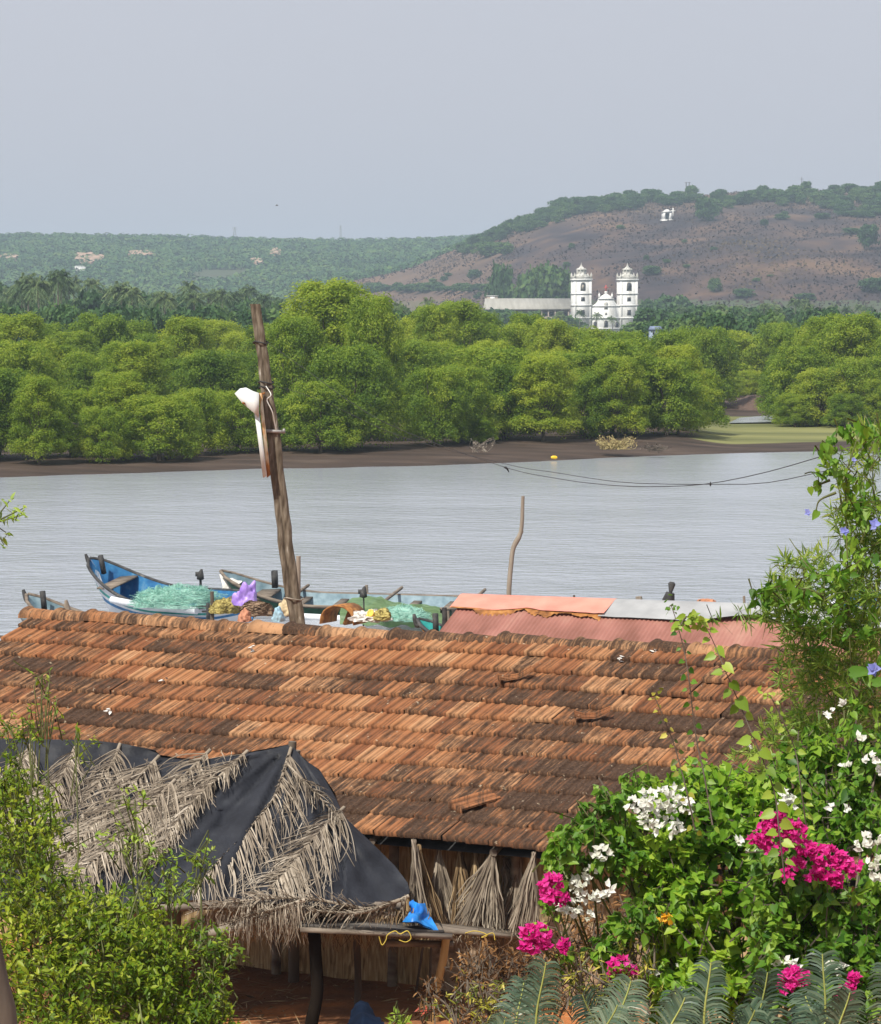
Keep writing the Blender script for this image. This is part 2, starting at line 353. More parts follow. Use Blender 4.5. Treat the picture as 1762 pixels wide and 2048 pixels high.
# ================================================================ TREES
def puff_cloud(rng, lobes, per_lobe, puff_r, nleaf, L, W, tpl, mb, droop=.25, under=.25):
    for (c, r) in lobes:
        c = np.array(c); r = np.array(r)
        d = rv(rng, per_lobe); d[:, 2] = np.where(d[:, 2] < -under, -d[:, 2], d[:, 2]); d = unit(d)
        pc = c + d * r * rng.uniform(.75, 1.05, (per_lobe, 1))
        k = nleaf; q = rv(rng, per_lobe * k).reshape(per_lobe, k, 3); q[..., 2] = np.abs(q[..., 2]) * np.where(rng.random((per_lobe, k)) < .75, 1, -1)
        pr = puff_r * rng.uniform(.6, 1.3, (per_lobe, 1, 1))
        P = (pc[:, None] + q * pr * rng.uniform(.55, 1.1, (per_lobe, k, 1))).reshape(-1, 3)
        out = unit(q.reshape(-1, 3) * .8 + np.repeat(d, k, 0) * .4 + rv(rng, per_lobe * k) * .5)
        D = unit(np.cross(out, rv(rng, per_lobe * k)) + out * .35 + np.array((0, 0, -droop)))
        tn = np.repeat(rng.normal(0, .35, per_lobe), k)
        s = rng.uniform(.6, 1.25, per_lobe * k)
        leaves(mb, P, D, out, L * s, W * s, tpl, tn)
def crown_lobes(rng, Rr, H, n, base=.12, squash=.8):
    lobes = []
    for i in range(n):
        t = (i + .5) / n; z = base * H + (H * (1 - base)) * (t ** .85)
        k = sqrt(max(0, 1 - ((z / H - .38) / .70) ** 2)) if z / H > .38 else .88 + .12 * z / H / .38
        a = i * 2.399 + rng.uniform(-.4, .4); rad = Rr * k * rng.uniform(.45, .8)
        r = Rr * rng.uniform(.26, .46) * (1 - .25 * t)
        lobes.append(((rad * cos(a), rad * sin(a), min(z, H - r * .7)), (r, r, r * squash)))
    return lobes
def trunk_mesh(rng, H, Rr, lobes, r0=.16):
    mb = MB(); top = np.array((0, 0, H * .45))
    tube(mb, curve([(0, 0, -.3), (.1, 0, H * .2), top], 6), np.linspace(r0, r0 * .6, 6), 6)
    for (c, r) in lobes[::2]:
        c = np.array(c); b = np.array((0.05, 0, H * .12 + rng.uniform(0, .2) * H)); mid = (b + c) / 2 + np.array((0, 0, .1 * H)) * rng.uniform(-.5, .5)
        tube(mb, curve([b, mid, c], 5), np.linspace(r0 * .5, r0 * .12, 5), 5)
    return mb
def make_tree(name, label, cat, seed, H, Rr, nl, per, pr, nleaf, L, W, m, tm, group, tpl=DIAM, base=.12, squash=.8, under=.25):
    rng = np.random.default_rng(seed); t = thing(name, label, cat, group=group)
    lobes = crown_lobes(rng, Rr, H, nl, base, squash) + ([] if base > .1 else [((Rr*.72*cos(a)*rng.uniform(.8,1.15), Rr*.72*sin(a)*rng.uniform(.8,1.15), H*rng.uniform(.15,.22)), (Rr*.30, Rr*.30, Rr*.26)) for a in np.arange(7)*.9]); mb = MB()
    puff_cloud(rng, lobes, per, pr, nleaf, L, W, tpl, mb, under=under)
    mb.build('crown', m, t, False); trunk_mesh(rng, H, Rr, lobes).build('trunk', tm, t, False, smooth=True)
    return t
MG = 'mangrove trees along the far bank'
protos = [make_tree('mangrove_tree', 'mangrove', 'mangrove tree', 100 + k, 6.0, 3.0, 26, 24, .40, 42, .165, .095, M['mangrove'], M['bark'], MG, base=.08, under=.55) for k in range(5)]
talls = [make_tree('mangrove_tree', 'mangrove', 'mangrove tree', 150 + k, 9.0, 2.9, 38, 24, .42, 38, .17, .10, M['mangrove'], M['bark'], MG, base=.08, under=.4) for k in range(3)]
used = set()
def place_tree(k, px, Y, topy, wpx, rng, label, group=None, hbase=6.0, rb=3.0, plist=None, zoff=0.0, maxw=None):
    if plist is None and (7 + (YH - topy) / F * Y) / (wpx / 2 / F * Y) > 2.45: plist, hbase, rb = talls, 9.0, 2.9
    plist = plist or protos; pr = plist[k % len(plist)]
    X = (px - CX) / F * Y; z = float(far_z(X, Y)); top = 7 + (YH - topy) / F * Y
    s = (top - z) / hbase; sw = (wpx / 2 / F * Y) / rb
    rz = rng.uniform(0, 2 * pi)
    if id(pr) not in used:
        used.add(id(pr)); pr.location = (X, Y, z + zoff); pr.rotation_euler = (0, 0, rz); pr.scale = (sw, sw, s); pr['label'] = label
        if group: pr['group'] = group
        return pr
    return dup(pr, (X, Y, z + zoff), rz, (sw, sw, s), label, group)
rg = np.random.default_rng(7)
BINS = [(60, 'at the left picture edge'), (140, 'below the tallest left palms'), (230, 'above the prow of the blue canoe'), (330, 'between the blue canoe and the pole'), (430, 'left of the street light'), (500, 'just left of the leaning pole'), (570, 'right behind the leaning pole'), (800, 'below the tallest mangrove'), (900, 'right of the tallest mangrove'), (980, 'under the left end of the annex'), (1060, 'under the middle of the annex'), (1140, 'just left of the church'), (1210, 'below the left church tower'), (1290, 'below the right church tower'), (1370, 'right of the church'), (1440, 'left of the muddy creek'), (1520, 'at the muddy creek'), (1600, 'right of the creek'), (1690, 'near the right edge'), (9999, 'at the right picture edge')]
def reg(x, c=', '): return c + next(t for b_, t in BINS if x < b_)
LB = {'b': 'rounded crown at the back of the mangrove belt',
      'm': 'bushy mangrove in the middle of the belt',
      'f': 'low mangrove overhanging the mud at the far waterline',
      'r': 'mangrove tree in the separate stand right of the muddy creek'}
back = [(-90, 640), (-30, 632), (35, 634), (95, 652), (150, 668), (200, 638), (255, 650), (310, 672), (372, 640), (432, 646), (485, 668), (545, 652), (830, 640), (868, 618), (912, 609), (958, 628), (1010, 655), (1052, 633), (1100, 644), (1140, 662), (1187, 668), (1255, 668), (1300, 682), (1345, 668), (1405, 662), (1455, 668), (1505, 678), (1552, 650), (1590, 664), (1640, 660)]
for i, (x, ty) in enumerate(back):
    place_tree(i, x, rg.uniform(205, 240) if not 1440 < x < 1575 else 275, ty, rg.uniform(110, 165), rg, LB['b'] + reg(x), 'mangroves at the back of the belt')
for i, x in enumerate(np.arange(-60, 1400, 62)):
    if 560 < x < 760: continue
    ty = lerp(x, [-60, 300, 540, 800, 1000, 1300, 1500], [690, 705, 720, 690, 690, 712, 730]) + rg.uniform(-22, 25)
    place_tree(i + 2, x + rg.uniform(-18, 18), rg.uniform(176, 192), ty, rg.uniform(115, 175), rg, LB['m'] + reg(x), 'mangroves in the middle of the belt')
for i, x in enumerate(np.arange(-80, 1390, 78)):
    if 610 < x < 790: continue
    ty = lerp(x, [-60, 100, 300, 540, 800, 1000, 1200, 1450], [760, 750, 780, 780, 770, 725, 740, 730]) + rg.uniform(-28, 28)
    Y = float(Yw(x)) + rg.uniform(0, 6) + float(np.interp(x, [-80, 500, 700, 900, 1300, 1440], [5, 6, 7, 11, 14, 17]))
    place_tree(i + 4, x + rg.uniform(-14, 14), Y, ty, rg.uniform(120, 185), rg, LB['f'] + reg(x), 'mangroves overhanging the far waterline')
# named mangroves, each with its own look
sp = [(660, 172, 572, 235, 'tallest mangrove of the far bank, its high round crown standing behind the pole'),
      (745, 168, 600, 140, 'dark green flank tree of the tallest mangrove, above the brown mud point'),
      (590, 167, 640, 150, 'bright mangrove directly behind the upper part of the leaning pole'),
      (700, 159, 700, 190, 'broad dark mangrove under the tallest crown of the far bank'),
      (640, 156.5, 770, 170, 'mid green mangrove at the waterline below the tallest crown'),
      (200, 147, 818, 120, 'small round yellowish mangrove bush at the waterline on the far left'),
      (985, 171, 700, 200, 'wide olive mangrove leaning over the mud right of the pole'),
      (950, 165, 838, 90, 'small bright mangrove bush at the mud edge below the long church annex'),
      (1225, 178, 688, 200, 'broad rounded mangrove in front of the church towers'),
      (1395, 186, 745, 120, 'last mangrove before the green flat, its branches reaching the ground')]
for i, (x, Y, ty, wd, lb) in enumerate(sp): place_tree(i + 1, x, Y, ty, wd, rg, lb, None).pop('group', None)
RTL = ['mangrove at the left end of the right stand, beside the creek', 'high mangrove behind the left part of the right stand', 'highest mangrove of the right stand', 'mangrove crown above the climbing vine at the right edge', 'small low mangrove leaning over the creek', 'middle mangrove of the right stand, facing the green flat', 'wide mangrove facing the green flat, near the vine', 'mangrove cut by the right picture edge, upper', 'mangrove cut by the right picture edge, outermost', 'lowest bush at the creek mouth', 'low bush under the middle of the right stand', 'low bush of the right stand just left of the vine']
rt = [(1600, 206, 700, 150), (1655, 214, 640, 140), (1700, 211, 634, 150), (1760, 214, 648, 150), (1560, 212, 715, 90), (1640, 203, 742, 130), (1720, 203, 720, 150), (1800, 208, 680, 150), (1860, 206, 660, 150), (1590, 202, 790, 90), (1690, 200, 790, 90), (1770, 201, 760, 120)]
for i, (x, Y, ty, wd) in enumerate(rt): place_tree(i, x, Y, ty, wd, rg, RTL[i], 'mangroves right of the creek')
for i, x in enumerate([1450, 1490, 1530, 1500, 1465]):
    place_tree(i, x, 262 + 6 * i, 745 - 14 * i + (i % 2) * 12, 90, rg, 'pale mangrove at the head of the muddy creek', 'mangroves at the creek head')
# palms
def make_palm(seed):
    rng = np.random.default_rng(seed); t = thing('coconut_palm', 'palm', 'palm tree'); H = 10.0
    bx = rng.uniform(-.8, .8); P = curve([(0, 0, -.4), (bx * .3, 0, H * .5), (bx, 0, H)], 7)
    tube(MB(), P, .15).n
    mb = MB(); tube(mb, P, np.linspace(.2, .13, 7), 6); mb.build('trunk', M['palebark'], t, False, smooth=True)
    mb = MB(); top = P[-1]
    for k in range(24):
        a = k * 2.399; el = rng.uniform(-.35, 1.4); Ln = rng.uniform(2.4, 3.4); d = np.array((cos(a), sin(a), 0))
        tt = np.linspace(0, 1, 7)[:, None]; C = top + d * Ln * (cos(el) * tt) + np.array((0, 0, 1)) * (sin(el) * Ln * tt - (1.2 + .7 * cos(el)) * tt ** 2 * Ln * .42)
        side = np.array((-sin(a), cos(a), 0.))
        ribbons(mb, C[None], np.full((1, 7), .04), side[None])
        n = 17; s = np.linspace(.12, 1, n); B = np.stack([np.interp(s, tt[:, 0], C[:, j]) for j in range(3)], -1)
        for sg in (-1, 1):
            L = .95 * np.sin(np.clip(s * pi * .85 + .35, 0, pi)) + .15
            D = unit(side * sg * .8 + d * .55 + np.array((0, 0, -.55)) + rng.normal(size=(n, 3)) * .12)
            leaves(mb, B, D, np.tile((0, 0, 1.), (n, 1)), L, .15, DIAM, rng.normal(0, .2))
    mb.build('crown', M['palm'], t, False); return t
palms = [make_palm(300 + k) for k in range(4)]
def place_palm(k, px, Y, topy, label, group):
    pr = palms[k % 4]; X = (px - CX) / F * Y; z = float(far_z(X, Y)); top = 7 + (YH - topy) / F * Y; s = (top - z) / 11.0
    sw = max(s * .82, .62) * rg.uniform(.9, 1.1); rz = rg.uniform(0, 6.28)
    if id(pr) not in used:
        used.add(id(pr)); pr.location = (X, Y, z); pr.rotation_euler = (0, 0, rz); pr.scale = (sw, sw, s); tag(pr, label, None, group); return pr
    return dup(pr, (X, Y, z), rz, (sw, sw, s), label, group)
pg = 'coconut palms behind the mangroves'
k = 0
for (x, ty, Y, lb) in [(60, 548, 420, 'tall coconut palm in the clump at the far left'), (118, 538, 425, 'tallest coconut palm on the left, second from the left'), (52, 560, 430, 'coconut palm leaning in the clump at the far left'),
        (1158, 620, 780, 'coconut palm in front of the foot of the left church tower'), (1192, 625, 770, 'coconut palm in front of the middle of the church facade'), (1118, 622, 790, 'coconut palm between the long annex and the left church tower'), (1225, 632, 760, 'coconut palm in front of the right half of the church facade'),
        (1608, 598, 640, 'tall coconut palm at the foot of the burnt hill, above the creek')]:
    place_palm(k, x, Y, ty, lb, None); k += 1
for x in np.arange(-30, 860, 17):
    ty = lerp(x, [0, 60, 130, 200, 300, 380, 480, 560, 640, 860], [570, 555, 550, 562, 568, 568, 572, 588, 598, 600]) + rg.uniform(-6, 30)
    place_palm(k, x + rg.uniform(-9, 9), rg.uniform(400, 560), ty, 'coconut palm in the grove behind the mangroves' + reg(x), pg + ', left'); k += 1
for x in np.arange(1290, 1800, 15):
    ty = lerp(x, [1290, 1400, 1600, 1762], [612, 605, 600, 612]) + rg.uniform(-4, 32)
    place_palm(k, x + rg.uniform(-9, 9), rg.uniform(520, 700), ty, 'coconut palm at the foot of the burnt hill' + reg(x), pg + ', right'); k += 1
for x in np.arange(800, 1150, 28):
    place_palm(k, x + rg.uniform(-9, 9), rg.uniform(560, 700), 622 + rg.uniform(0, 22), 'low coconut palm in front of the long church annex', pg + ', middle'); k += 1
# broadleaf trees far away
fars = [make_tree('broadleaf_tree', 'tree', 'tree', 400 + q, 7.0, 4.0, 16, 12, .9, 13, .8, .5, M['fargreen'], M['bark'], None, QUAD) for q in range(3)]
def pf(k, px, Y, topy, wpx, lb, gp=None): return place_tree(k, px, Y, topy, wpx, rg, lb, gp, 7.0, 4.0, fars)
q = 0
for x in np.arange(-60, 1810, 24):
    if 1130 < x < 1285: continue
    Y = rg.uniform(430, 640) if not (960 < x < 1130) else rg.uniform(760, 850)
    ty = lerp(x, [-60, 0, 40, 150, 300, 480, 620, 800, 960, 1130, 1290, 1400, 1762], [565, 575, 606, 604, 604, 610, 618, 624, 628, 640, 612, 628, 634]) + rg.uniform(-6, 16)
    pf(q, x + rg.uniform(-8, 8), Y, ty, rg.uniform(60, 95), 'dark broadleaf tree among the palms beyond the mangroves' + reg(x), 'broadleaf trees among the palms'); q += 1
for x in np.arange(-60, 1810, 26):
    if 960 < x < 1285: continue
    pf(q, x + rg.uniform(-8, 8), rg.uniform(300, 400) if not 930 < x < 1300 else 500, lerp(x, [0, 900, 1762], [628, 640, 640]) + rg.uniform(-4, 14), rg.uniform(70, 110), 'low tree between the mangroves and the palms' + reg(x), 'low trees between mangroves and palms'); q += 1
for (x, ty, wd, Y, lb) in [(1095, 546, 90, 960, 'big dark tree directly left of the church, behind the annex roof'), (1060, 560, 70, 955, 'dark tree over the annex roof, left of the big one'), (1003, 548, 52, 975, 'rounded tree behind the left end of the annex roof'), (1300, 608, 60, 860, 'dark tree just right of the right church tower'), (1345, 600, 80, 880, 'spreading tree right of the church at the hill foot'), (1130, 560, 60, 965, 'tree tucked against the left church tower'), (1285, 625, 40, 850, 'bushy tree at the foot of the right church tower')]:
    pf(q, x, Y, ty, wd, lb); q += 1
# trees on the burnt hill: skyline and single shrubs
for x in np.arange(925, 1790, 9.5):
    by = lerp(x, RX, RYS) + rg.uniform(0, 14) * (1.0 if x < 1450 else 1.6); h = rg.uniform(12, 24) if x < 1230 else rg.uniform(11, 22)
    if 1395 < x < 1425: continue
    g_ = ground_at(x, by + 3, 1100, 1500); 
    if g_ is None: continue
    pf(q, x, g_[1], by - h, rg.uniform(22, 40), 'tree on the green crest of the burnt hill' + (', ' + ('at the lower left end' if x < 1040 else 'above the annex' if x < 1120 else 'above the left church tower' if x < 1200 else 'left of the chapel' if x < 1300 else 'above the chapel' if x < 1370 else 'right of the power poles' if x < 1500 else 'at the highest part' if x < 1640 else 'near the right edge')), 'trees along the crest of the burnt hill'); q += 1
for x in np.arange(1040, 1280, 12):
    by = lerp(x, RX, RYS) + rg.uniform(12, 24); g_ = ground_at(x, by, 1100, 1500)
    if g_ is not None: pf(q, x, g_[1], by - rg.uniform(12, 20), rg.uniform(22, 38), 'tree on the green crest of the burnt hill' + (', ' + ('at the lower left end' if x < 1040 else 'above the annex' if x < 1120 else 'above the left church tower' if x < 1200 else 'left of the chapel' if x < 1300 else 'above the chapel' if x < 1370 else 'right of the power poles' if x < 1500 else 'at the highest part' if x < 1640 else 'near the right edge')), 'trees along the crest of the burnt hill'); q += 1
for i in range(34):
    x = rg.uniform(1640, 1790); by = rg.uniform(398, 440); g_ = ground_at(x, by, 1000, 1500)
    if g_ is not None: pf(q, x, g_[1], by - rg.uniform(9, 16), rg.uniform(22, 40), 'bush in the green patch high on the right side of the burnt hill', 'bushes in the green patch high on the burnt hill'); q += 1
for (x, by, h, wd, lb) in [(975, 515, 28, 50, 'round bush on the bare shoulder of the burnt hill'), (1005, 512, 24, 40, 'smaller bush touching the round bush on the bare shoulder'), (1408, 442, 40, 45, 'green bush right of the little white hill chapel'), (1425, 428, 26, 36, 'green bush above the right side of the hill chapel'),
        (1735, 500, 45, 40, 'leafy shrub near the right edge on the burnt slope'), (1428, 588, 28, 26, 'small bush low on the burnt slope right of the church'), (1485, 595, 16, 40, 'flat bush at the foot of the pale track'), (1302, 552, 18, 36, 'faint bush on the slope right of the right church tower'), (948, 558, 16, 26, 'small bush on the left foot of the burnt hill'), (1745, 585, 26, 50, 'bush low at the right edge of the burnt hill'), (1700, 470, 12, 40, 'low dark bush in the middle of the right slope'), (1560, 440, 10, 30, 'tiny bush on the upper slope right of the chapel'), (1610, 600, 12, 40, 'bush above the palms on the right')]:
    g_ = ground_at(x, by, 900, 1500)
    if g_ is not None: pf(q, x, g_[1], by - h, wd, lb); q += 1
for i in range(22):
    x = rg.uniform(800, 1790); top = lerp(x, RX, RYS) + 40; by = rg.uniform(top, 612); g_ = ground_at(x, by, 900, 1500)
    if g_ is None: continue
    pf(q, x, g_[1], by - rg.uniform(5, 11), rg.uniform(9, 18), 'tiny shrub scattered on the burnt hillside', 'tiny shrubs on the burnt hillside'); q += 1
for x in np.arange(700, 1000, 16):
    by = max(lerp(x, RX, RYS) + rg.uniform(20, 42), 585); g_ = ground_at(x, by, 900, 1500)
    if g_ is not None: pf(q, x, g_[1], by - rg.uniform(10, 18), rg.uniform(24, 44), 'tree at the foot of the brown spur' + reg(x), 'trees at the foot of the brown spur'); q += 1
# charred scrub and dry tufts give the burnt slope its grain
rng = np.random.default_rng(15); n = 36000; pxs = rng.uniform(560, 1900, n); Ys = rng.uniform(900, 1460, n); X = (pxs - CX) / F * Ys; Z = far_z(X, Ys); kz = (Z > 6.5) & (fnoise(np.stack([X / 25, Ys / 60, X * 0], -1), 21, 3) + rng.normal(0, .06, n) > .47); X, Ys, Z = X[kz], Ys[kz], Z[kz]; n = len(X)
tn = (fnoise(np.stack([X / 40, Ys / 90, X * 0], -1), 31, 3) - .5) * 2.2 + rng.normal(0, .25, n); D = unit(rng.normal(size=(n, 3)) * (1, 1, .3) + (0, 0, .5)); mb = MB(); leaves(mb, np.stack([X, Ys, Z - .1], -1), D, rv(rng, n) + (0, -1, 1), rng.uniform(.5, 1.5, n), rng.uniform(.3, 1.0, n), QUAD, tn)
M['scrub'] = mat('charred_scrub', [(.1, (.014, .010, .015)), (.45, (.040, .027, .028)), (.7, (.075, .050, .036)), (.95, (.13, .095, .05))], scale=.02, detail=4, island=.35, tone=.3, rough=.95)
tag(mb.build('scrub', M['scrub']), 'charred scrub and dry tufts covering the burnt hillside', 'scrub', kind='stuff')
# forest of the far left hill reads as one mass
rng = np.random.default_rng(11); mb = MB(); N_ = 9000
pxs = rng.uniform(-260, 1010, N_ * 2); Ys = rng.uniform(1250, 2120, N_ * 2); X = (pxs - CX) / F * Ys
keep = (fnoise(np.stack([X / 60, Ys / 90, X * 0], -1), 9, 3) > .27); X = X[keep][:N_]; Ys = Ys[keep][:N_]
Z = far_z(X, Ys); mxh = 7 + (YH - np.interp(CX + X / Ys * F, RX, RYS)) / F * Ys
keep = (CX + X / Ys * F < 700) | (Ys > 1500); X, Ys, Z = X[keep], Ys[keep], Z[keep]
n = len(X); k = 34; r = rng.uniform(2.2, 4.6, (n, 1, 1)); d = rv(rng, n * k).reshape(n, k, 3); d[..., 2] = np.abs(d[..., 2])
Pc = np.stack([X, Ys, Z], -1)[:, None] + d * r * np.array((1, 1, .9)) + np.array((0, 0, .3)) * r
D = unit(np.cross(d, rv(rng, n * k).reshape(n, k, 3)))
leaves(mb, Pc.reshape(-1, 3), D.reshape(-1, 3), d.reshape(-1, 3), rng.uniform(1.0, 2.2, n * k), rng.uniform(.9, 1.6, n * k), QUAD, np.repeat(rng.normal(0, .4, n), k))
M['wood'] = mat('far_wood_leaf', [(.1, (.02, .06, .024)), (.5, (.05, .12, .035)), (.9, (.11, .18, .045))], scale=.02, detail=3, island=.4, tone=.4, rough=.8, trans=.15)
tag(mb.build('hill_forest', M['wood']), 'hazy green forest covering the far left hill', 'forest', kind='stuff')
# ================================================================ CHURCH AND FAR BUILDINGS
M['lime'] = mat('white_limewash', [(.25, (.50, .49, .46)), (.5, (.74, .74, .72)), (.8, (.80, .80, .79))], scale=.6, detail=8, rough=.85, stretch=(1, 1, .35))
M['limedirty'] = mat('weathered_limewash', [(.3, (.30, .29, .25)), (.7, (.62, .61, .57))], scale=1.0, detail=8, rough=.9)
M['dark'] = flat('dark_opening', (.035, .035, .04), .6)
M['redpaint'] = flat('red_paint', (.42, .07, .06))
M['greyroof'] = mat('grey_sheet_roof', [(.3, (.26, .25, .22)), (.7, (.38, .37, .33))], scale=.3, stretch=(3, .3, 1), rough=.8)
M['tanwall'] = flat('tan_plaster', (.36, .30, .25), .9)
DC = 900.; KX = F / DC
def cz(y): return 7 + (YH - y) / KX
def cxw(x): return (x - CX) / KX
RB = R(8.5)
gz = 3.0
ch = thing('church', 'white twin-towered church with a curved gable, standing under the burnt hill', 'church', (cxw(1208), DC, gz), (0, 0, RB))
# local frame: x right along the facade, -y towards the river; RB turns the right flanks into view
W5 = 5.2
def arch(mb, cx, y, z0, w, h, t=.12, n=8):
    pts = [(cx - w / 2, z0), (cx + w / 2, z0)] + [(cx + w / 2 * cos(a), z0 + h - w / 2 + w / 2 * sin(a)) for a in np.linspace(0, pi, n)]
    m = len(pts); V = [(p[0], y, p[1]) for p in pts] + [(p[0], y + t, p[1]) for p in pts]
    mb.add(V, [tuple(range(m))[::-1], tuple(range(m, 2 * m))] + [(i, (i + 1) % m, m + (i + 1) % m, m + i) for i in range(m)])
def tower(cx):
    tw = MB(); Z = lambda y: cz(y) - gz
    box(tw, (cx, 0, Z(560) / 2), (W5, W5, Z(560)))
    for sx in (-1, 1):
        for sy in (-1, 1): box(tw, (cx + sx * (W5 / 2 - .25), sy * (W5 / 2 - .25), Z(560) / 2), (.62, .62, Z(560) - .05))
    for y, dd, hh in ((560, .55, .5), (588, .35, .35), (611, .35, .4), (636, .35, .35)): box(tw, (cx, 0, Z(y)), (W5 + dd, W5 + dd, hh))
    o = tw.build('tower', M['lime'], ch, False)
    up = MB(); z0 = Z(560) + .2
    # parapet, corner pinnacles, cupola with lantern and spire
    for sg in (-1, 1):
        box(up, (cx, sg * (W5 / 2 - .12), z0 + .5), (W5 - .5, .22, .8)); box(up, (cx + sg * (W5 / 2 - .12), 0, z0 + .5), (.22, W5 - .5, .8))
        for s2 in (-1, 1):
            px_, py_ = cx + sg * (W5 / 2 - .1), s2 * (W5 / 2 - .1)
            box(up, (px_, py_, z0 + .65), (.5, .5, 1.3)); tube(up, [(px_, py_, z0 + 1.3), (px_, py_, z0 + 1.5), (px_, py_, z0 + 2.0)], [.3, .22, .02], 8)
        tube(up, [(cx, sg * (W5 / 2 - .12), z0 + .9), (cx, sg * (W5 / 2 - .12), z0 + 1.5)], [.2, .02], 6)
        tube(up, [(cx + sg * .95, -W5 / 2 + .12, z0 + .9), (cx + sg * .95, -W5 / 2 + .12, z0 + 1.3)], [.16, .02], 6)
    dome = [(2.35, .2), (2.3, .9), (2.0, 1.6), (1.55, 2.2), (1.35, 2.5), (1.3, 2.6), (1.3, 4.1), (1.6, 4.2), (1.6, 4.4), (1.15, 4.6), (.8, 5.2), (.45, 5.7), (.2, 6.3), (.09, 6.9), (.03, 7.6)]
    k = (Z(525.5) - z0) / 7.6
    tube(up, [(cx, 0, z0 + b * k) for a, b in dome], [a for a, b in dome], 8)
    for q in range(8):
        a = q * pi / 4 + pi / 8; tube(up, [(cx + 1.35 * cos(a), 1.35 * sin(a), z0 + 2.4 * k), (cx + 1.35 * cos(a), 1.35 * sin(a), z0 + 4.3 * k), (cx + 1.35 * cos(a), 1.35 * sin(a), z0 + 5.1 * k)], [.17, .15, .02], 6)
    up.build('cupola', M['limedirty'], ch, False)
    for (y0, y1, w_, ar) in ((581.5, 565.5, 1.25, 1), (602, 595, .95, 0), (630, 620, 1.0, 0)):
        for face in (0, 1):
            mb = MB(); fr = MB()
            if ar: arch(mb, cx, -W5 / 2 - .03, Z(y0), w_, Z(y1) - Z(y0)); arch(fr, cx, -W5 / 2 - .015, Z(y0) - .15, w_ + .4, Z(y1) - Z(y0) + .35)
            else: box(mb, (cx, -W5 / 2, (Z(y0) + Z(y1)) / 2), (w_, .1, Z(y1) - Z(y0))); box(fr, (cx, -W5 / 2, (Z(y0) + Z(y1)) / 2), (w_ + .3, .06, Z(y1) - Z(y0) + .3))
            if face:
                for b_ in (mb, fr):
                    for i, v in enumerate(b_.v):
                        v = v.copy(); xx = v[:, 0] - cx; b_.v[i] = np.stack([cx - v[:, 1], xx, v[:, 2]], -1)
            wo = mb.build('window', M['dark'], ch, False); fr.build('window_frame', M['limedirty'], wo, False)
dxl = (cxw(1161) - cxw(1208)); dxr = cxw(1254.5) - cxw(1208)
tower(dxl); tower(dxr)
mb = MB(); Z = lambda y: cz(y) - gz
arch(mb, dxl, -W5 / 2 - .16, Z(581), .8, Z(570) - Z(581)); mb.build('bell', flat('bell_metal', (.30, .27, .22)), ch, False)
# facade between the towers: outline of the curved gable, extruded
def up_(x): return cxw(x) - cxw(1208)
out = [(1176, 612), (1182, 611), (1187, 608), (1191, 603), (1193, 597), (1199, 592), (1208, 587), (1217, 592), (1223, 597), (1225, 603), (1229, 608), (1234, 611), (1240, 613)]
P = [(up_(1176), 0)] + [(up_(x), Z(y)) for x, y in out] + [(up_(1240), 0)]
mb = MB(); m = len(P); y0, y1 = -2.45, -1.85
mb.add([(a, y0, b) for a, b in P] + [(a, y1, b) for a, b in P], [tuple(range(m))[::-1][::-1], tuple(range(m, 2 * m))[::-1]] + [(i, m + i, m + (i + 1) % m, (i + 1) % m) for i in range(m)])
box(mb, (up_(1208), -2.5, Z(598)), (up_(1224) - up_(1192), .35, .25)); box(mb, (up_(1208), -2.5, Z(612.5)), (up_(1238) - up_(1178), .3, .2)); box(mb, (up_(1208), -2.5, Z(636)), (up_(1240) - up_(1178), .4, .35)); box(mb, (up_(1208), -2.5, Z(657)), (up_(1240) - up_(1178), .4, .35))
for x in (1194.5, 1220.5): box(mb, (up_(x), -2.2, Z(593)), (.5, .5, 1.2)); tube(mb, [(up_(x), -2.2, Z(589.5)), (up_(x), -2.2, Z(585))], [.25, .02], 6)
box(mb, (up_(1208), -2.15, Z(586)), (.8, .5, .9))
mb.build('facade', M['lime'], ch, False)
mb = MB(); box(mb, (up_(1208), -2.2, Z(572)), (.22, .22, 1.6)); box(mb, (up_(1208), -2.2, Z(577) + 1.0), (1.05, .2, .24)); 
mb = MB(); box(mb, (up_(1208), -2.2, Z(578)), (.34, .22, 2.2)); box(mb, (up_(1208), -2.2, Z(576)), (1.2, .24, .34)); mb.build('cross', M['redpaint'], ch, False)
for (x, ya, yb, w_, ar) in ((1208, 618, 605, 1.1, 1), (1208, 629, 626, .45, 0), (1186, 655, 643, 1.3, 1), (1230, 655, 643, 1.3, 1), (1208, 655, 641, 1.5, 1)):
    mb = MB(); fr = MB(); arch(mb, up_(x), -2.5, Z(ya), w_ * .7, Z(yb) - Z(ya)); arch(fr, up_(x), -2.48, Z(ya) - .15, w_ * .7 + .35, Z(yb) - Z(ya) + .3)
    wo = mb.build('window' if x != 1208 or ya != 618 else 'niche', M['dark'] if ya != 618 else M['limedirty'], ch, False); fr.build('window_frame', M['limedirty'], wo, False)
mb = MB(); box(mb, (up_(1208), 14, Z(622) / 2), (11, 30, Z(622))); mb.build('nave', M['lime'], ch, False)
mb = MB(); zt = Z(622); mb.add([(-6, -1.5, zt), (6, -1.5, zt), (6, 29.5, zt), (-6, 29.5, zt), (0, -1.5, zt + 1.6), (0, 29.5, zt + 1.6)], [(0, 1, 4), (3, 5, 2), (1, 2, 5, 4), (0, 4, 5, 3)]); mb.build('roof', flat('nave_roof', (.22, .12, .09)), ch, False)
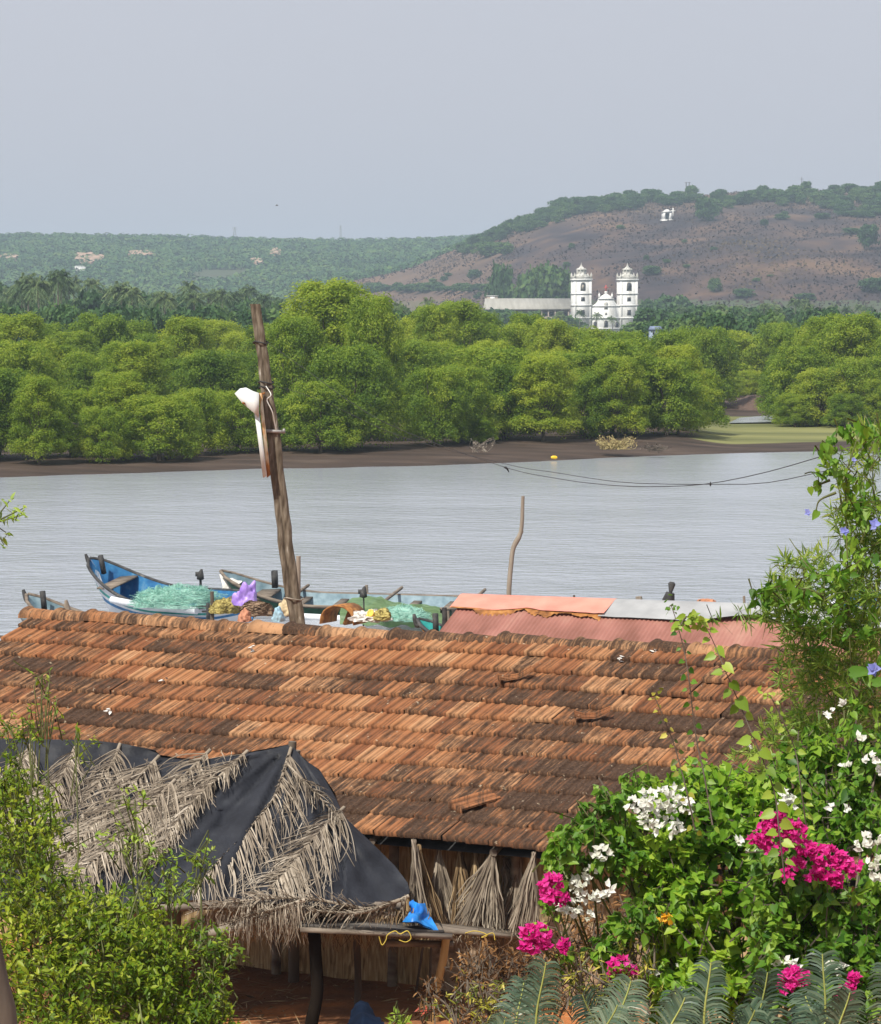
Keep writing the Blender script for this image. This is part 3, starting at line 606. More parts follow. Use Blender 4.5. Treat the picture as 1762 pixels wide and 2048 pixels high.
# long annex
an = thing('long_building', 'long low annex with a pale sheet roof, running left from the church', 'building', (cxw(1055), DC + 6, gz), (0, 0, R(4)))
L_ = 26.0; h1 = cz(617) - gz; h0 = cz(606.5) - gz + .2
mb = MB(); mb.add([(-13.6, -4.5, h1), (13.2, -4.5, h1), (13.2, 1.5, h0 + 1.3), (-12.6, 1.5, h0 + 1.3), (-13.6, -4.5, h1 - .3), (13.2, -4.5, h1 - .3), (13.2, 7, h1 - .3), (-12.6, 7, h1 - .3)], [(0, 1, 2, 3), (0, 4, 5, 1), (2, 6, 7, 3), (3, 7, 4, 0), (1, 5, 6, 2)]); mb.build('roof', M['greyroof'], an, False)
mb = MB(); box(mb, (0, 2.5, h1 / 2), (25.5, 8, h1 - .35)); mb.build('wall', M['tanwall'], an, False)
for i in range(13):
    mb = MB(); box(mb, (-12.2 + i * 2.03, -3.9, (h1 - .35) / 2), (.3, .3, h1 - .35)); mb.build('column', M['tanwall'], an, False)
for i in range(12):
    mb = MB(); box(mb, (-11.2 + i * 2.03, -1.55, h1 - 1.6), (1.5, .12, 1.2)); mb.build('window', M['dark'], an, False)
mb = MB(); box(mb, (0, -3.9, h1 - 2.9), (24.6, .2, 1.0)); mb.build('parapet', flat('pinkish_wall', (.42, .33, .28)), an, False)
mb = MB(); box(mb, (-10.3, 3, h0 + .9), (3.1, 3, 2.0)); mb.build('rooftop_room', M['tanwall'], an, False)
mb = MB(); box(mb, (-10.3, 1.6, h0 + 1.3), (1.4, .3, .9)); box(mb, (-10.3, 3, h0 + 2.05), (3.5, 3.4, .16)); mb.build('rooftop_slab', M['lime'], an, False)
# white hill chapel and its cross
gc = ground_at(1333, 440, 1000, 1500); kc = F / gc[1]
hc = thing('hill_chapel', 'tiny white chapel alone high on the burnt hillside', 'chapel', tuple(gc), (0, 0, R(10)))
mb = MB(); w_ = 17 / kc; h_ = 15 / kc
box(mb, (-w_ * .38, 0, h_ / 2), (w_ * .24, w_, h_)); box(mb, (w_ * .38, 0, h_ / 2), (w_ * .24, w_, h_)); box(mb, (0, w_ * .3, h_ / 2), (w_ * .52, w_ * .3, h_)); box(mb, (0, 0, -.6), (w_ * 1.3, w_ * 1.3, 1.4)); mb.build('wall', M['lime'], hc, False)
mb = MB(); mb.add([(-w_ * .6, -w_ * .55, h_), (w_ * .6, -w_ * .55, h_), (0, -w_ * .55, h_ * 1.4), (-w_ * .6, w_ * .55, h_), (w_ * .6, w_ * .55, h_), (0, w_ * .55, h_ * 1.4)], [(0, 1, 2), (3, 5, 4), (0, 2, 5, 3), (1, 4, 5, 2), (0, 3, 4, 1)]); mb.build('roof', M['lime'], hc, False)
mb = MB(); box(mb, (0, -w_ * .1, h_ * .42), (w_ * .4, .2, h_ * .8)); mb.build('doorway', M['dark'], hc, False)
gc2 = ground_at(1346, 438, 1000, 1500); mb = MB(); box(mb, (gc2[0], gc2[1], gc2[2] + 2.1), (.45, .45, 4.6)); box(mb, (gc2[0], gc2[1], gc2[2] + 3.2), (1.9, .4, .45)); tag(mb.build('wayside_cross', M['lime']), 'small white cross standing right beside the hill chapel', 'cross')
# poles on the skyline
def hpole(x, yb, yt, Y, r, arms, label, name='power_pole'):
    X = (x - CX) / F * Y; zb = 7 + (YH - yb) / F * Y; zt = 7 + (YH - yt) / F * Y
    mb = MB(); tube(mb, [(X, Y, zb - 2), (X, Y, zt)], [r, r * .8], 6)
    for dz, l in arms: box(mb, (X, Y, zt - dz), (l, .2, .2))
    return tag(mb.build(name, flat(name + '_grey', (.16, .16, .17))), label, 'power pole')
pp = hpole(1370, 396, 366, 1440, .3, [(.3, 1.5)], 'left pole of the twin power poles on the crest above the hill chapel')
hpole(1376, 396, 366, 1440, .3, [(.3, 1.5)], 'right pole of the twin power poles on the crest above the hill chapel')
hpole(1600, 385, 356, 1450, .2, [(1, 2.0)], 'thin mast on the green crest right of the twin power poles')
def lattice(x, yb, yt, Y, wd, label):
    X = (x - CX) / F * Y; zb = 7 + (YH - yb) / F * Y; zt = 7 + (YH - yt) / F * Y; mb = MB(); n = 6
    for sx in (-1, 1):
        for sy in (-1, 1): tube(mb, [(X + sx * wd, Y + sy * wd, zb - 3), (X + sx * .2, Y + sy * .2, zt)], .14, 4)
    for k in range(n):
        t = k / n; z = zb + (zt - zb) * t; a = wd * (1 - t) + .2 * t; t2 = (k + 1) / n; z2 = zb + (zt - zb) * t2; a2 = wd * (1 - t2) + .2 * t2
        tube(mb, [(X - a, Y - a, z), (X + a2, Y - a2, z2)], .09, 4); tube(mb, [(X + a, Y - a, z), (X - a2, Y - a2, z2)], .09, 4)
    for t in (.72, .84, .96): box(mb, (X, Y, zb + (zt - zb) * t), (wd * 2.4, .2, .2))
    return tag(mb.build('transmission_tower', flat('galvanised', (.30, .32, .33))), label, 'pylon')
lattice(471, 476, 455, 2150, 1.5, 'faint lattice pylon on the skyline of the far left hill')
lattice(682, 480, 452, 2250, .9, 'fainter, thinner lattice mast on the skyline left of the brown spur')
# quarry scars and small buildings of the left hill
M['scar'] = mat('bare_laterite', [(.3, (.30, .19, .13)), (.7, (.48, .34, .24))], scale=.15, rough=.95)
def scar(x, y, wpx, hpx, label, m=None, seed=0):
    gq = ground_at(x, y, 1300, 2100); s = F / gq[1]; rr = np.random.default_rng(seed)
    mb = MB(); n = 22; w_ = wpx / s / 2
    # a patch laid over the hillside following the slope
    ring = []
    for a in np.arange(n) * 2 * pi / n:
        q = 1 + rr.uniform(-.28, .28); xx = x + cos(a) * wpx / 2 * q; yy = y + sin(a) * hpx / 2 * q
        gg = ground_at(xx, yy, 1300, 2100); ring.append(gg + (0, -6, 3.6))
    c = gq + (0, -6, 3.9); mb.add([c] + ring, [(0, 1 + i, 1 + (i + 1) % n) for i in range(n)] )
    ring2 = [r_ - (0, 0, 6) for r_ in ring]; mb.add(ring + ring2, [(i, n + i, n + (i + 1) % n, (i + 1) % n) for i in range(n)])
    return tag(mb.build('bare_patch', m or M['scar']), label, 'bare ground', kind=None)
for a in [(180, 527, 56, 22, 'larger bare orange patch above the white wall on the far left hill'), (285, 517, 54, 10, 'long bare orange patch right of the white wall on the far left hill'), (515, 533, 26, 9, 'lower streak of bare ground in the middle of the far left hill'), (553, 515, 24, 14, 'bare orange spot above the streak, left of the brown spur'), (22, 524, 40, 8, 'thin bare streak at the left edge of the far hill')]:
    structure(scar(*a, seed=int(a[0])))
gq = ground_at(163, 549, 1300, 2100)
mb = MB(); box(mb, gq + (0, -8, 2.2), (6.2, 3, 3.6)); box(mb, gq + (0, -8, 4.1), (4.6, 3.2, .6)); tag(mb.build('quarry_wall', M['lime']), 'small bright white wall below the bare patch on the far left hill', 'wall')
def farhouse(x, ybase, wpx, hpx, Y, label, wall, roof, rz=.2):
    X = (x - CX) / F * Y; z = 7 + (YH - ybase) / F * Y; s = F / Y; W_ = wpx / s; H_ = hpx / s * .6
    t = thing('far_house', label, 'house', (X, Y, z), (0, 0, rz)); mb = MB(); box(mb, (0, 0, H_ / 2 - 2), (W_, W_ * .6, H_ + 4)); mb.build('wall', wall, t, False)
    mb = MB(); a, b, c = W_ * .56, W_ * .38, H_ * 1.65; mb.add([(-a, -b, H_), (a, -b, H_), (a, b, H_), (-a, b, H_), (-a * .8, 0, c), (a * .8, 0, c)], [(0, 1, 5, 4), (2, 3, 4, 5), (0, 4, 3), (1, 2, 5), (0, 3, 2, 1)]); mb.build('roof', roof, t, False)
    for k in (-1, 1):
        mb = MB(); box(mb, (k * W_ * .25, -W_ * .3, H_ * .5), (W_ * .13, .1, H_ * .4)); mb.build('window', M['dark'], t, False)
    return t
farhouse(440, 606, 34, 13, 560, 'pale house with a grey tin roof half hidden among the left palms', flat('cream_wall', (.22, .21, .19)), M['greyroof'])
farhouse(1310, 672, 24, 20, 330, 'small bluish building behind the mangroves right of the church', flat('blue_wall', (.22, .27, .36)), flat('blue_roof', (.16, .2, .3)))
farhouse(934, 509, 9, 5, 1400, 'tiny white hut on the crest of the brown spur', M['lime'], M['limedirty'])
# ================================================================ SHORE THINGS ON THE FAR BANK
b = onz(1108, 917, .12); mb = MB(); tube(mb, [b + (-.16, 0, .05), b + (-.06, 0, .06), b + (.1, 0, .05), b + (.17, 0, .05)], [.05, .09, .09, .04], 8)
tag(mb.build('float', flat('yellow_plastic', (.85, .50, .02), .4), smooth=True), 'small yellow float lying at the edge of the mud', 'float')
M['drystraw'] = mat('dry_straw', [(.3, (.22, .16, .07)), (.7, (.45, .38, .17))], scale=3, island=.5, rough=.9)
def twigbush(px, py, z, wpx, hpx, n, label, seed, name='dry_bush', m=None, cat='bush', Y=None):
    c = onz(px, py, z) if Y is None else at(px, py, Y); s = F / c[1]; rr = np.random.default_rng(seed); mb = MB(); w_ = wpx / s / 2; h_ = hpx / s
    for k in range(n):
        a = c + np.array((rr.uniform(-.6, .6) * w_, rr.uniform(-.5, .5) * w_, -.03)); e = c + np.array((rr.uniform(-1, 1) * w_, rr.uniform(-.6, .6) * w_, h_ * rr.uniform(.3, 1.0)))
        mid = (a + e) / 2 + rr.normal(size=3) * .12 * h_; tube(mb, curve([a, mid, e], 5), [.02, .018, .015, .012, .006], 4, tone=0, cap=False)
        nl = 10; q = rr.uniform(.35, 1, nl)[:, None]; leaves(mb, a + (e - a) * q + rr.normal(size=(nl, 3)) * .05, rv(rr, nl), rv(rr, nl), .14, .05)
    return tag(mb.build(name, m or M['drystraw']), label, cat)
twigbush(1228, 897, .45, 90, 26, 70, 'pale yellow dead bush on the mud bank under the broad mangrove', 3)
twigbush(962, 903, .4, 55, 30, 12, 'sparse dead branch on the mud left of the yellow float', 4, 'dead_branch', M['palebark'], 'branch')
twigbush(1310, 900, .4, 60, 12, 26, 'low dry twigs on the mud right of the pale dead bush', 5, 'dry_twigs', M['bark'], 'twigs')
# creek head: a dark earth bank and a sliver of water
cw = onz(1490, 838, .42); mb = MB(); ZC = float(far_z(*onz(1500, 838, .3)[:2])) + .07; c0, c1 = onz(1448, 843, ZC), onz(1546, 838, ZC); mb.add([c0 + (0, -3, 0), c1 + (2, -5, 0), c1 + (1, 9, 0), c0 + (2, 9, 0), ], [(0, 1, 2, 3)]); structure(mb.build('creek_water', M['water']))
mb = MB(); rr = np.random.default_rng(4); xs = np.linspace(1440, 1560, 26)
V = []
for x in xs:
    g0 = at(x, 830, 232); X = g0[0]
    for (dy, h) in ((-5, -.2), (-3.5, .3), (-1.5, .85), (1, 1.1), (6, .9), (9, -.2)): V.append((X, 238 + dy, .3 + h * (.8 + .3 * sin(x * .05)) + rr.uniform(-.06, .06)))
V = np.array(V).reshape(-1, 3); i = (np.arange(25) * 6)[:, None]; j = np.arange(5)[None]
mb.add(V, np.stack([i + j, i + 6 + j, i + 7 + j, i + 1 + j], -1).reshape(-1, 4)); structure(mb.build('creek_bank', flat('dark_mud', (.10, .065, .05), .9, scale=2), smooth=True))

# ================================================================ BOATS
M['wood'] = mat('old_wood', [(.3, (.09, .07, .055)), (.7, (.24, .20, .16))], scale=6, stretch=(.3, 2, 2), rough=.9, bump=.004)
M['blackwood'] = mat('tarred_wood', [(.3, (.02, .02, .022)), (.62, (.06, .06, .06)), (.8, (.22, .21, .19))], scale=7, rough=.7)
M['boatwhite'] = mat('boat_white', [(.3, (.50, .53, .58)), (.6, (.70, .72, .76))], scale=3, rough=.55)
M['boatblue'] = mat('boat_blue', [(.3, (.02, .10, .26)), (.6, (.04, .19, .40)), (.78, (.16, .32, .46))], scale=5, rough=.5, detail=6)
M['boatteal'] = flat('boat_teal', (.03, .30, .28), .5, .3)
M['boatgreen'] = mat('boat_green', [(.3, (.008, .04, .025)), (.65, (.015, .09, .055)), (.85, (.10, .10, .07))], scale=6, rough=.55)
M['boatred'] = flat('boat_red', (.42, .04, .03), .5)
M['boatyellow'] = flat('boat_yellow', (.70, .38, .02), .5)
M['paleblue'] = mat('pale_blue_paint', [(.3, (.10, .17, .21)), (.7, (.24, .33, .38))], scale=5, rough=.6)
M['rope'] = mat('rope', [(.3, (.20, .14, .05)), (.7, (.50, .38, .16))], scale=30, rough=.9)
def boat(name, label, loc, yaw, heel, pitch, L, beam, dep, ph, sh, bands, inner, gun, nthw=4, group=None, post=True, pf=.38):
    t = thing(name, label, 'boat', loc, (heel, -pitch, yaw), group); t.rotation_mode = 'XYZ'
    n = 34; S = np.linspace(0, 1, n)
    hb = beam / 2 * np.where(S < .42, np.sqrt(np.clip(1 - (1 - S / .42) ** 2.0, 0, 1)), 1) * np.where(S > .7, np.sqrt(np.clip(1 - ((S - .7) / .33) ** 2, 0, 1)), 1); hb = np.maximum(hb, .025)
    she = dep + ph * np.clip(1 - S / pf, 0, 1) ** 2.0 + sh * np.clip((S - .72) / .28, 0, 1) ** 2
    keel = (dep + ph) * .78 * np.clip(1 - S / .10, 0, 1) ** 1.6 + .12 * np.clip((S - .85) / .15, 0, 1)
    xk = S * L
    def shell(off, a0=0., a1=1., k=7):
        q = np.linspace(a0, a1, k); rows = []
        for side in (-1, 1):
            V = np.zeros((n, k, 3))
            for j, s_ in enumerate(q):
                V[:, j, 0] = xk; V[:, j, 1] = side * np.maximum(hb - off, .005) * (s_ ** .42 if s_ > 0 else 0); V[:, j, 2] = keel + off + (she - keel - off * .2) * s_
                V[:, j, 0] = xk + (1 - s_) * .22 * np.clip(1 - S / .2, 0, 1)
            i = (np.arange(n - 1) * k)[:, None]; jj = np.arange(k - 1)[None]; Q = np.stack([i + jj, i + jj + 1, i + jj + 1 + k, i + jj + k], -1).reshape(-1, 4)
            rows.append((V.reshape(-1, 3), Q if side < 0 else Q[:, ::-1]))
        return rows
    mats_ = [b_[2] for b_ in bands]; mb = MB()
    for bi, (a0, a1, m_) in enumerate(bands):
        for V, Q in shell(0, a0, a1, 4): mb.add(V, Q, mi=bi)
    mb.build('hull', mats_, t, False, smooth=True)
    mb = MB()
    for V, Q in shell(.035): mb.add(V, Q[:, ::-1])
    mb.build('inner_planking', inner, t, False, smooth=True)
    for side in (-1, 1):
        mb = MB(); tube(mb, np.stack([xk, side * hb, she + .015], -1), .042, 6, flat=1); mb.build('gunwale', gun, t, False)
    for k in range(nthw):
        s_ = .16 + k * (.66 / max(nthw - 1, 1)); x = s_ * L; b_ = np.interp(s_, S, hb); z_ = np.interp(s_, S, she) - .10
        mb = MB(); box(mb, (x, 0, z_), (.2 if k else .45, b_ * 2 - .04, .04)); mb.build('thwart', M['wood'], t, False)
    for k in range(14):
        s_ = .1 + k * .06; x = s_ * L; b_ = np.interp(s_, S, hb) - .045
    if post:
        mb = MB(); s_ = .075; box(mb, (s_ * L, .02, np.interp(s_, S, she) + .10), (.09, .09, .46)); mb.build('mooring_post', M['blackwood'], t, False)
        mb = MB(); tube(mb, curve([(.02, 0, keel[0] + .1), (-.05, 0, she[0] - .1), (-.1, 0, she[0] + .12)], 6), [.05, .055, .05, .05, .045, .03], 6); mb.build('stem_post', M['blackwood'], t, False)
    return t
pX = at(168, 1112, 71.5)
b1 = boat('fishing_boat', 'white and blue fishing canoe with a high prow and bright blue inside', (pX[0] + .42, 71.3, .02), R(-36), R(14), R(1), 4.7, 1.3, .60, .88, .1,
          [(0, .45, M['boatwhite']), (.45, .56, M['boatblue']), (.56, .66, M['boatwhite']), (.66, .76, M['boatteal']), (.76, .94, M['boatwhite']), (.94, 1, M['blackwood'])], M['boatblue'], M['blackwood'], 4, pf=.52)
mb = MB(); tube(mb, [(1.1, -.66, .72), (2.4, -.80, .63), (3.8, -.80, .60)], .085, 8); mb.build('rubbing_tube', M['boatwhite'], b1, False, smooth=True)
# decorated flank stripes near the prow, slanting
pX = at(444, 1158, 73.5)
b2 = boat('fishing_boat', 'dark green fishing canoe with red and yellow prow panels and a white cloth', (pX[0] + .05, 73.2, -.18), R(-16), R(8), 0, 7.0, 1.4, .52, .66, .1,
          [(0, .5, M['boatgreen']), (.5, .6, M['boatred']), (.6, .92, M['boatgreen']), (.92, 1, M['blackwood'])], M['paleblue'], M['wood'], 6, post=False)
mb = MB()
for k in range(9): box(mb, (.35 + .09 * k, -.16 - .045 * k, .84 - .035 * k), (.05, .03, .05), tone=k); 
mb.build('painted_blocks', M['boatyellow'], b2, False)
mb = MB(); box(mb, (1.35, .1, 1.0), (.13, .12, .42)); mb.build('mooring_post', M['blackwood'], b2, False)
mb = MB(); tube(mb, [(2.2, -1.25, .42), (6.6, -1.45, .36)], .085, 8); mb.build('outrigger_float', M['boatwhite'], b2, False, smooth=True)
for xx in (1.9, 4.3, 6.4):
    mb = MB(); tube(mb, [(xx, 1.0, .66), (xx, -.7, .66), (xx + .02, -1.42, .36)], .04, 6); mb.build('outrigger_arm', M['wood'], b2, False)
def cloth(pts_grid, th=.01, seed=0, amp=.02, sub=6):
    """grid of control points (r,c,3) -> smooth crumpled sheet"""
    G = np.asarray(pts_grid, float); r, c, _ = G.shape; nr, nc = (r - 1) * sub + 1, (c - 1) * sub + 1
    A = np.stack([curve(G[i], nc) for i in range(r)]); B = np.stack([curve(A[:, j], nr) for j in range(nc)], 1)
    nrm = unit(np.cross(np.gradient(B, axis=0), np.gradient(B, axis=1)))
    B = B + nrm * ((fnoise(B * 5, seed) - .5) * amp * 2)[..., None]
    i = (np.arange(nr - 1) * nc)[:, None]; j = np.arange(nc - 1)[None]; Q = np.stack([i + j, i + j + 1, i + j + 1 + nc, i + j + nc], -1).reshape(-1, 4)
    mb = MB(); mb.add(B.reshape(-1, 3), Q); mb.add((B - nrm * th).reshape(-1, 3), Q[:, ::-1]); return mb
M['whitecloth'] = flat('white_cloth', (.62, .60, .56), .9, .2)
A = lambda x, y, Y: at(x, y, Y)
o = cloth([[A(438, 1150, 73.6), A(462, 1149, 73.7), A(482, 1158, 73.6)], [A(440, 1153, 73.2), A(466, 1158, 73.1), A(484, 1164, 73.1)], [A(445, 1172, 73.0), A(450, 1170, 73.0), A(476, 1169, 73.0)], [A(442, 1184, 72.95), A(447, 1186, 72.95), A(454, 1180, 72.95)]], seed=3, amp=.05).build('white_cloth', M['whitecloth'], smooth=True)
tag(o, 'dirty white cloth draped over the prow of the green canoe', 'cloth')
# small canoe at the far left, mostly hidden behind the roof
pX = at(64, 1186, 66)
boat('fishing_boat', 'small pale blue canoe at the far left, only its prow above the tiles', (pX[0], 66, -.05), R(-35), R(8), 0, 6.0, 1.2, .5, .62, .2, [(0, .9, M['paleblue']), (.9, 1, M['blackwood'])], M['paleblue'], M['wood'], 3)
mb = MB(); p0, p1 = A(42, 1236, 63), A(96, 1240, 62); tube(mb, curve([p0 + (0, 0, .1), (p0 + p1) / 2 - (0, 0, .03), p1], 6), [.07, .13, .14, .14, .14, .13], 8); tag(mb.build('outrigger_log', M['paleblue'], smooth=True), 'grey white outrigger log sticking out left of the first ridge tile', 'log')
mb = MB(); tube(mb, [A(132, 1200, 63), A(134, 1216, 63), A(136, 1250, 63)], [.03, .075, .08], 7); tag(mb.build('mooring_post', M['palebark'], smooth=True), 'short pointed tan post behind the left end of the ridge', 'post', 'posts standing among the boats')
mb = MB(); tube(mb, curve([A(-10, 1272, 64), A(18, 1274, 64), A(50, 1272, 64)], 5), .03, 5); tag(mb.build('floating_stick', M['bark']), 'thin dark stick lying in the water left of the roof', 'stick')
# yellow bowed boat behind the roof and one on the right
pX = at(840, 1226, 62)
boat('fishing_boat', 'canoe with a yellow and black bow just above the ridge tiles', (pX[0], 62, -.1), R(-32), R(4), 0, 5.5, 1.1, .5, .5, .2, [(0, .55, M['boatyellow']), (.55, .8, M['paleblue']), (.8, 1, M['boatyellow'])], M['boatteal'], M['blackwood'], 3)
pX = A(1590, 1222, 60)
boat('fishing_boat', 'bright blue boat half hidden behind the leafy vine on the right', (A(1735, 1190, 64)[0], 64, .25), R(238), R(-8), R(4), 4.5, 1.3, .55, .6, .2, [(0, .5, M['boatblue']), (.5, .75, M['boatwhite']), (.75, 1, M['boatblue'])], M['boatblue'], M['boatwhite'], 3)
# heaps
def heap(px, py, Y, wpx, hpx, depth, m, name, label, cat, seed, strands=120, sw=.012, lump=.35, fuzz=0.0, sm=None, fr=1.6):
    c = at(px, py + hpx / 2, Y); s = F / Y; a, b, h = wpx / s / 2, depth / 2, hpx / s; nu, nv = 64, 26; mb = MB()
    u = np.linspace(0, 2 * pi, nu, endpoint=False); v = np.linspace(0, 1, nv); V = []
    for q in v:
        rad = cos(q * pi / 2) ** .8; zz = sin(q * pi / 2) * h; P = np.stack([a * rad * np.cos(u), b * rad * np.sin(u), np.full(nu, zz)], -1)
        V.append(P * (1 + (fnoise(P * (1.1 * fr / max(h, .1)) + seed, seed) - .5)[:, None] * 2 * lump))
    V = np.concatenate(V) + c; i = (np.arange(nv - 1) * nu)[:, None]; j = np.arange(nu)[None]; j2 = (j + 1) % nu
    mb.add(V, np.stack([i + j, i + j2, i + nu + j2, i + nu + j], -1).reshape(-1, 4))
    rr = np.random.default_rng(seed)
    if strands:
        n, k = strands, 7; th = rr.uniform(0, 2 * pi, n); q0 = rr.uniform(0, .8, n); P = np.zeros((n, k, 3)); dth = rr.uniform(-1.2, 1.2, n); dq = rr.uniform(-.4, .4, n)
        for kk in range(k):
            T = th + dth * kk / k; Qq = np.clip(q0 + dq * kk / k, 0, 1); rad = np.cos(Qq * pi / 2) ** .8 * (1.03 + fuzz * rr.uniform(0, 1, n))
            pp_ = np.stack([a * rad * np.cos(T), b * rad * np.sin(T), np.sin(Qq * pi / 2) * h * (1.03 + fuzz * rr.uniform(0, 1, n))], -1)
            P[:, kk] = c + pp_ * (1 + (fnoise(pp_ * (1.1 * fr / max(h, .1)) + seed, seed) - .5)[:, None] * 2 * lump)
        ribbons(mb, P, np.full((n, k), sw), rv(rr, n), rr.uniform(-.5, .5, n), mi=0)
    return tag(mb.build(name, sm or m, smooth=True), label, cat)
M['tealnet'] = mat('teal_net', [(.3, (.22, .48, .40)), (.7, (.42, .68, .58))], scale=9, island=.4, rough=.9, alpha=.72, trans=.2)
M['greennet'] = mat('green_net', [(.3, (.12, .22, .09)), (.7, (.24, .36, .17))], scale=5, island=.3, rough=.9, alpha=.72, trans=.3)
M['purple'] = mat('purple_plastic', [(.3, (.24, .13, .50)), (.7, (.50, .36, .78))], scale=4, rough=.35)
M['brownnet'] = mat('brown_rope_pile', [(.3, (.07, .045, .03)), (.7, (.26, .18, .12))], scale=14, island=.5, rough=.95)
M['strawnet'] = mat('yellow_net_pile', [(.3, (.15, .12, .04)), (.7, (.42, .35, .12))], scale=14, island=.5, rough=.95)
heap(352, 1196, 69.0, 142, 30, 1.2, M['tealnet'], 'fishing_net', 'fluffy pale turquoise fishing net heaped in the blue and white canoe', 'fishing net', 21, 900, .006, .35, .35)
heap(322, 1200, 69.3, 70, 22, .8, M['tealnet'], 'fishing_net', 'left end of the turquoise net pile, spilling over the blue planking', 'fishing net', 31, 300, .006, .35, .3)
heap(450, 1212, 66, 54, 26, .7, M['strawnet'], 'rope_pile', 'straw coloured heap of net and rope between the white and the green canoe', 'rope', 22, 260, .012)
heap(492, 1190, 65.5, 42, 40, .45, M['purple'], 'plastic_bag', 'crumpled purple plastic bag beside the green canoe', 'bag', 23, 0, .01, .7, fr=2.4)
heap(512, 1216, 64.5, 66, 28, .6, M['brownnet'], 'rope_pile', 'tangled brown rope heap directly under the purple bag', 'rope', 24, 300, .014)
heap(572, 1215, 64, 38, 32, .5, flat('sand_cloth', (.45, .36, .22), .9), 'sack', 'sand coloured sack leaning left of the foot of the pole', 'sack', 25, 0, .01, .5)
heap(556, 1230, 63, 22, 24, .4, flat('pale_blue_cloth', (.30, .46, .55), .8), 'plastic_bag', 'small pale blue bag left of the sand coloured sack', 'bag', 26, 0, .01, .6)
heap(492, 1232, 63.6, 26, 20, .4, flat('orange_cloth', (.45, .20, .12), .9), 'cloth_bundle', 'dull orange cloth bundle in front of the brown rope heap', 'cloth', 27, 0, .01, .6)
heap(742, 1232, 64, 80, 18, .5, M['whitecloth'], 'net_floats', 'white and cream rags piled right of the rusty engine cowl', 'rags', 28, 120, .02, .7, sm=M['whitecloth'])
heap(765, 1228, 63.6, 36, 22, .4, M['strawnet'], 'rope_pile', 'small tan rope tangle lying on the white rags', 'rope', 33, 160, .012)
heap(805, 1228, 66, 90, 22, .8, M['tealnet'], 'fishing_net', 'pale turquoise net low behind the ridge, left of the yellow bow', 'fishing net', 29, 400, .006, .35, .3)
heap(742, 1226, 63.2, 16, 12, .3, flat('yellow_cloth', (.75, .5, .08)), 'cloth_bundle', 'bright yellow scrap on top of the white rags', 'cloth', 30, 0, .01, .5)
# draped green net
o = cloth([[A(720, 1192, 70), A(735, 1190, 70), A(800, 1204, 70.5), A(880, 1215, 71)], [A(690, 1206, 68.6), A(735, 1205, 68.6), A(800, 1216, 68.8), A(880, 1224, 69.5)], [A(680, 1222, 67), A(730, 1226, 67.2), A(800, 1232, 67.2), A(890, 1240, 67.6)], [A(680, 1246, 66), A(730, 1250, 66), A(800, 1250, 66), A(880, 1256, 66)]], seed=8, amp=.10).build('fishing_net', M['greennet'], smooth=True)
tag(o, 'translucent green net hung like a tent over the middle of the green canoe', 'fishing net')
# rusty cowl
mb = MB(); c = A(688, 1250, 64.5)
for k, (x0, dx) in enumerate(((-.42, .1), (-.1, .38))):
    pass
n = 10; an_ = np.linspace(0, pi, n); V = []
for yy in (-.35, .35):
    for a in an_: V.append((cos(a) * .42 * (1 if yy < 0 else .9), yy, max(0, sin(a)) ** .8 * .42 + .02))
V = np.array(V); Vi = V * (.93, 1, .93)
mb.add(np.vstack([V, Vi]) + c + (0, 0, .02), [(i, i + 1, n + i + 1, n + i) for i in range(n - 1)] + [(2 * n + i, 3 * n + i, 3 * n + i + 1, 2 * n + i + 1) for i in range(n - 1)] + [(i, 2 * n + i, 2 * n + i + 1, i + 1) for i in range(n - 1)] + [(n + i, n + i + 1, 3 * n + i + 1, 3 * n + i) for i in range(n - 1)])
box(mb, c + (.12, .1, .2), (.06, .4, .4), ry=.4)
M['rust'] = mat('rust', [(.3, (.12, .05, .02)), (.55, (.33, .14, .04)), (.75, (.45, .24, .08))], scale=8, rough=.9, detail=7)
o = tag(mb.build('engine_cowl', M['rust']), 'rusty brown arched engine cowl right of the pole foot', 'engine cover'); o.rotation_euler = (0, 0, R(-25))
# posts among the boats
def post(px, y0, y1, Y, r, label, m='bark', px1=None, group='posts standing among the boats', knob=False, name='mooring_post'):
    a, b = A(px, y0, Y), A(px if px1 is None else px1, y1 + 12, Y); mb = MB(); tube(mb, [b, (a + b) / 2 + (.01, 0, 0), a], [r, r * .95, r * .85], 7)
    if knob: tube(mb, [a - (0, 0, .12), a - (0, 0, .1), a + (0, 0, .02), a + (.03, 0, .14)], [.03, .09, .08, .02], 7); box(mb, a - (.05, 0, -.02), (.14, .05, .1))
    return tag(mb.build(name, M[m], smooth=False), label, 'post', group)
post(401, 1150, 1245, 70, .035, 'dark post with a knotted head standing in the water between the two canoes', 'blackwood', knob=True)
post(424, 1183, 1242, 66, .05, 'brown wooden post at the end of the white rubbing tube')
post(293, 1164, 1215, 72, .03, 'thin post behind the turquoise net pile', 'blackwood')
post(416, 1206, 1240, 67, .05, 'short dark stub left of the brown wooden post', 'blackwood')
post(727, 1185, 1240, 67, .02, 'thin rod with a black cap holding up the green net', 'blackwood', knob=True)
post(733, 1170, 1200, 74, .05, 'pale stake behind the rod of the green net', 'palebark')
post(597, 1112, 1245, 60, .055, 'knobbly wooden stake directly right of the leaning pole', 'palebark', px1=594, knob=False)
post(889, 1215, 1245, 61, .06, 'dark stub right of the yellow bow', 'blackwood')
post(908, 1218, 1250, 61, .06, 'black and yellow painted post beside the pink shed', 'blackwood')
mb = MB(); p = A(908, 1240, 60.9); box(mb, p, (.14, .14, .14)); tag(mb.build('post_band', M['boatyellow']), 'yellow band around the post beside the pink shed', 'band')
post(895, 1222, 1250, 62, .05, 'pale stub between the yellow bow and the black and yellow post', 'palebark')
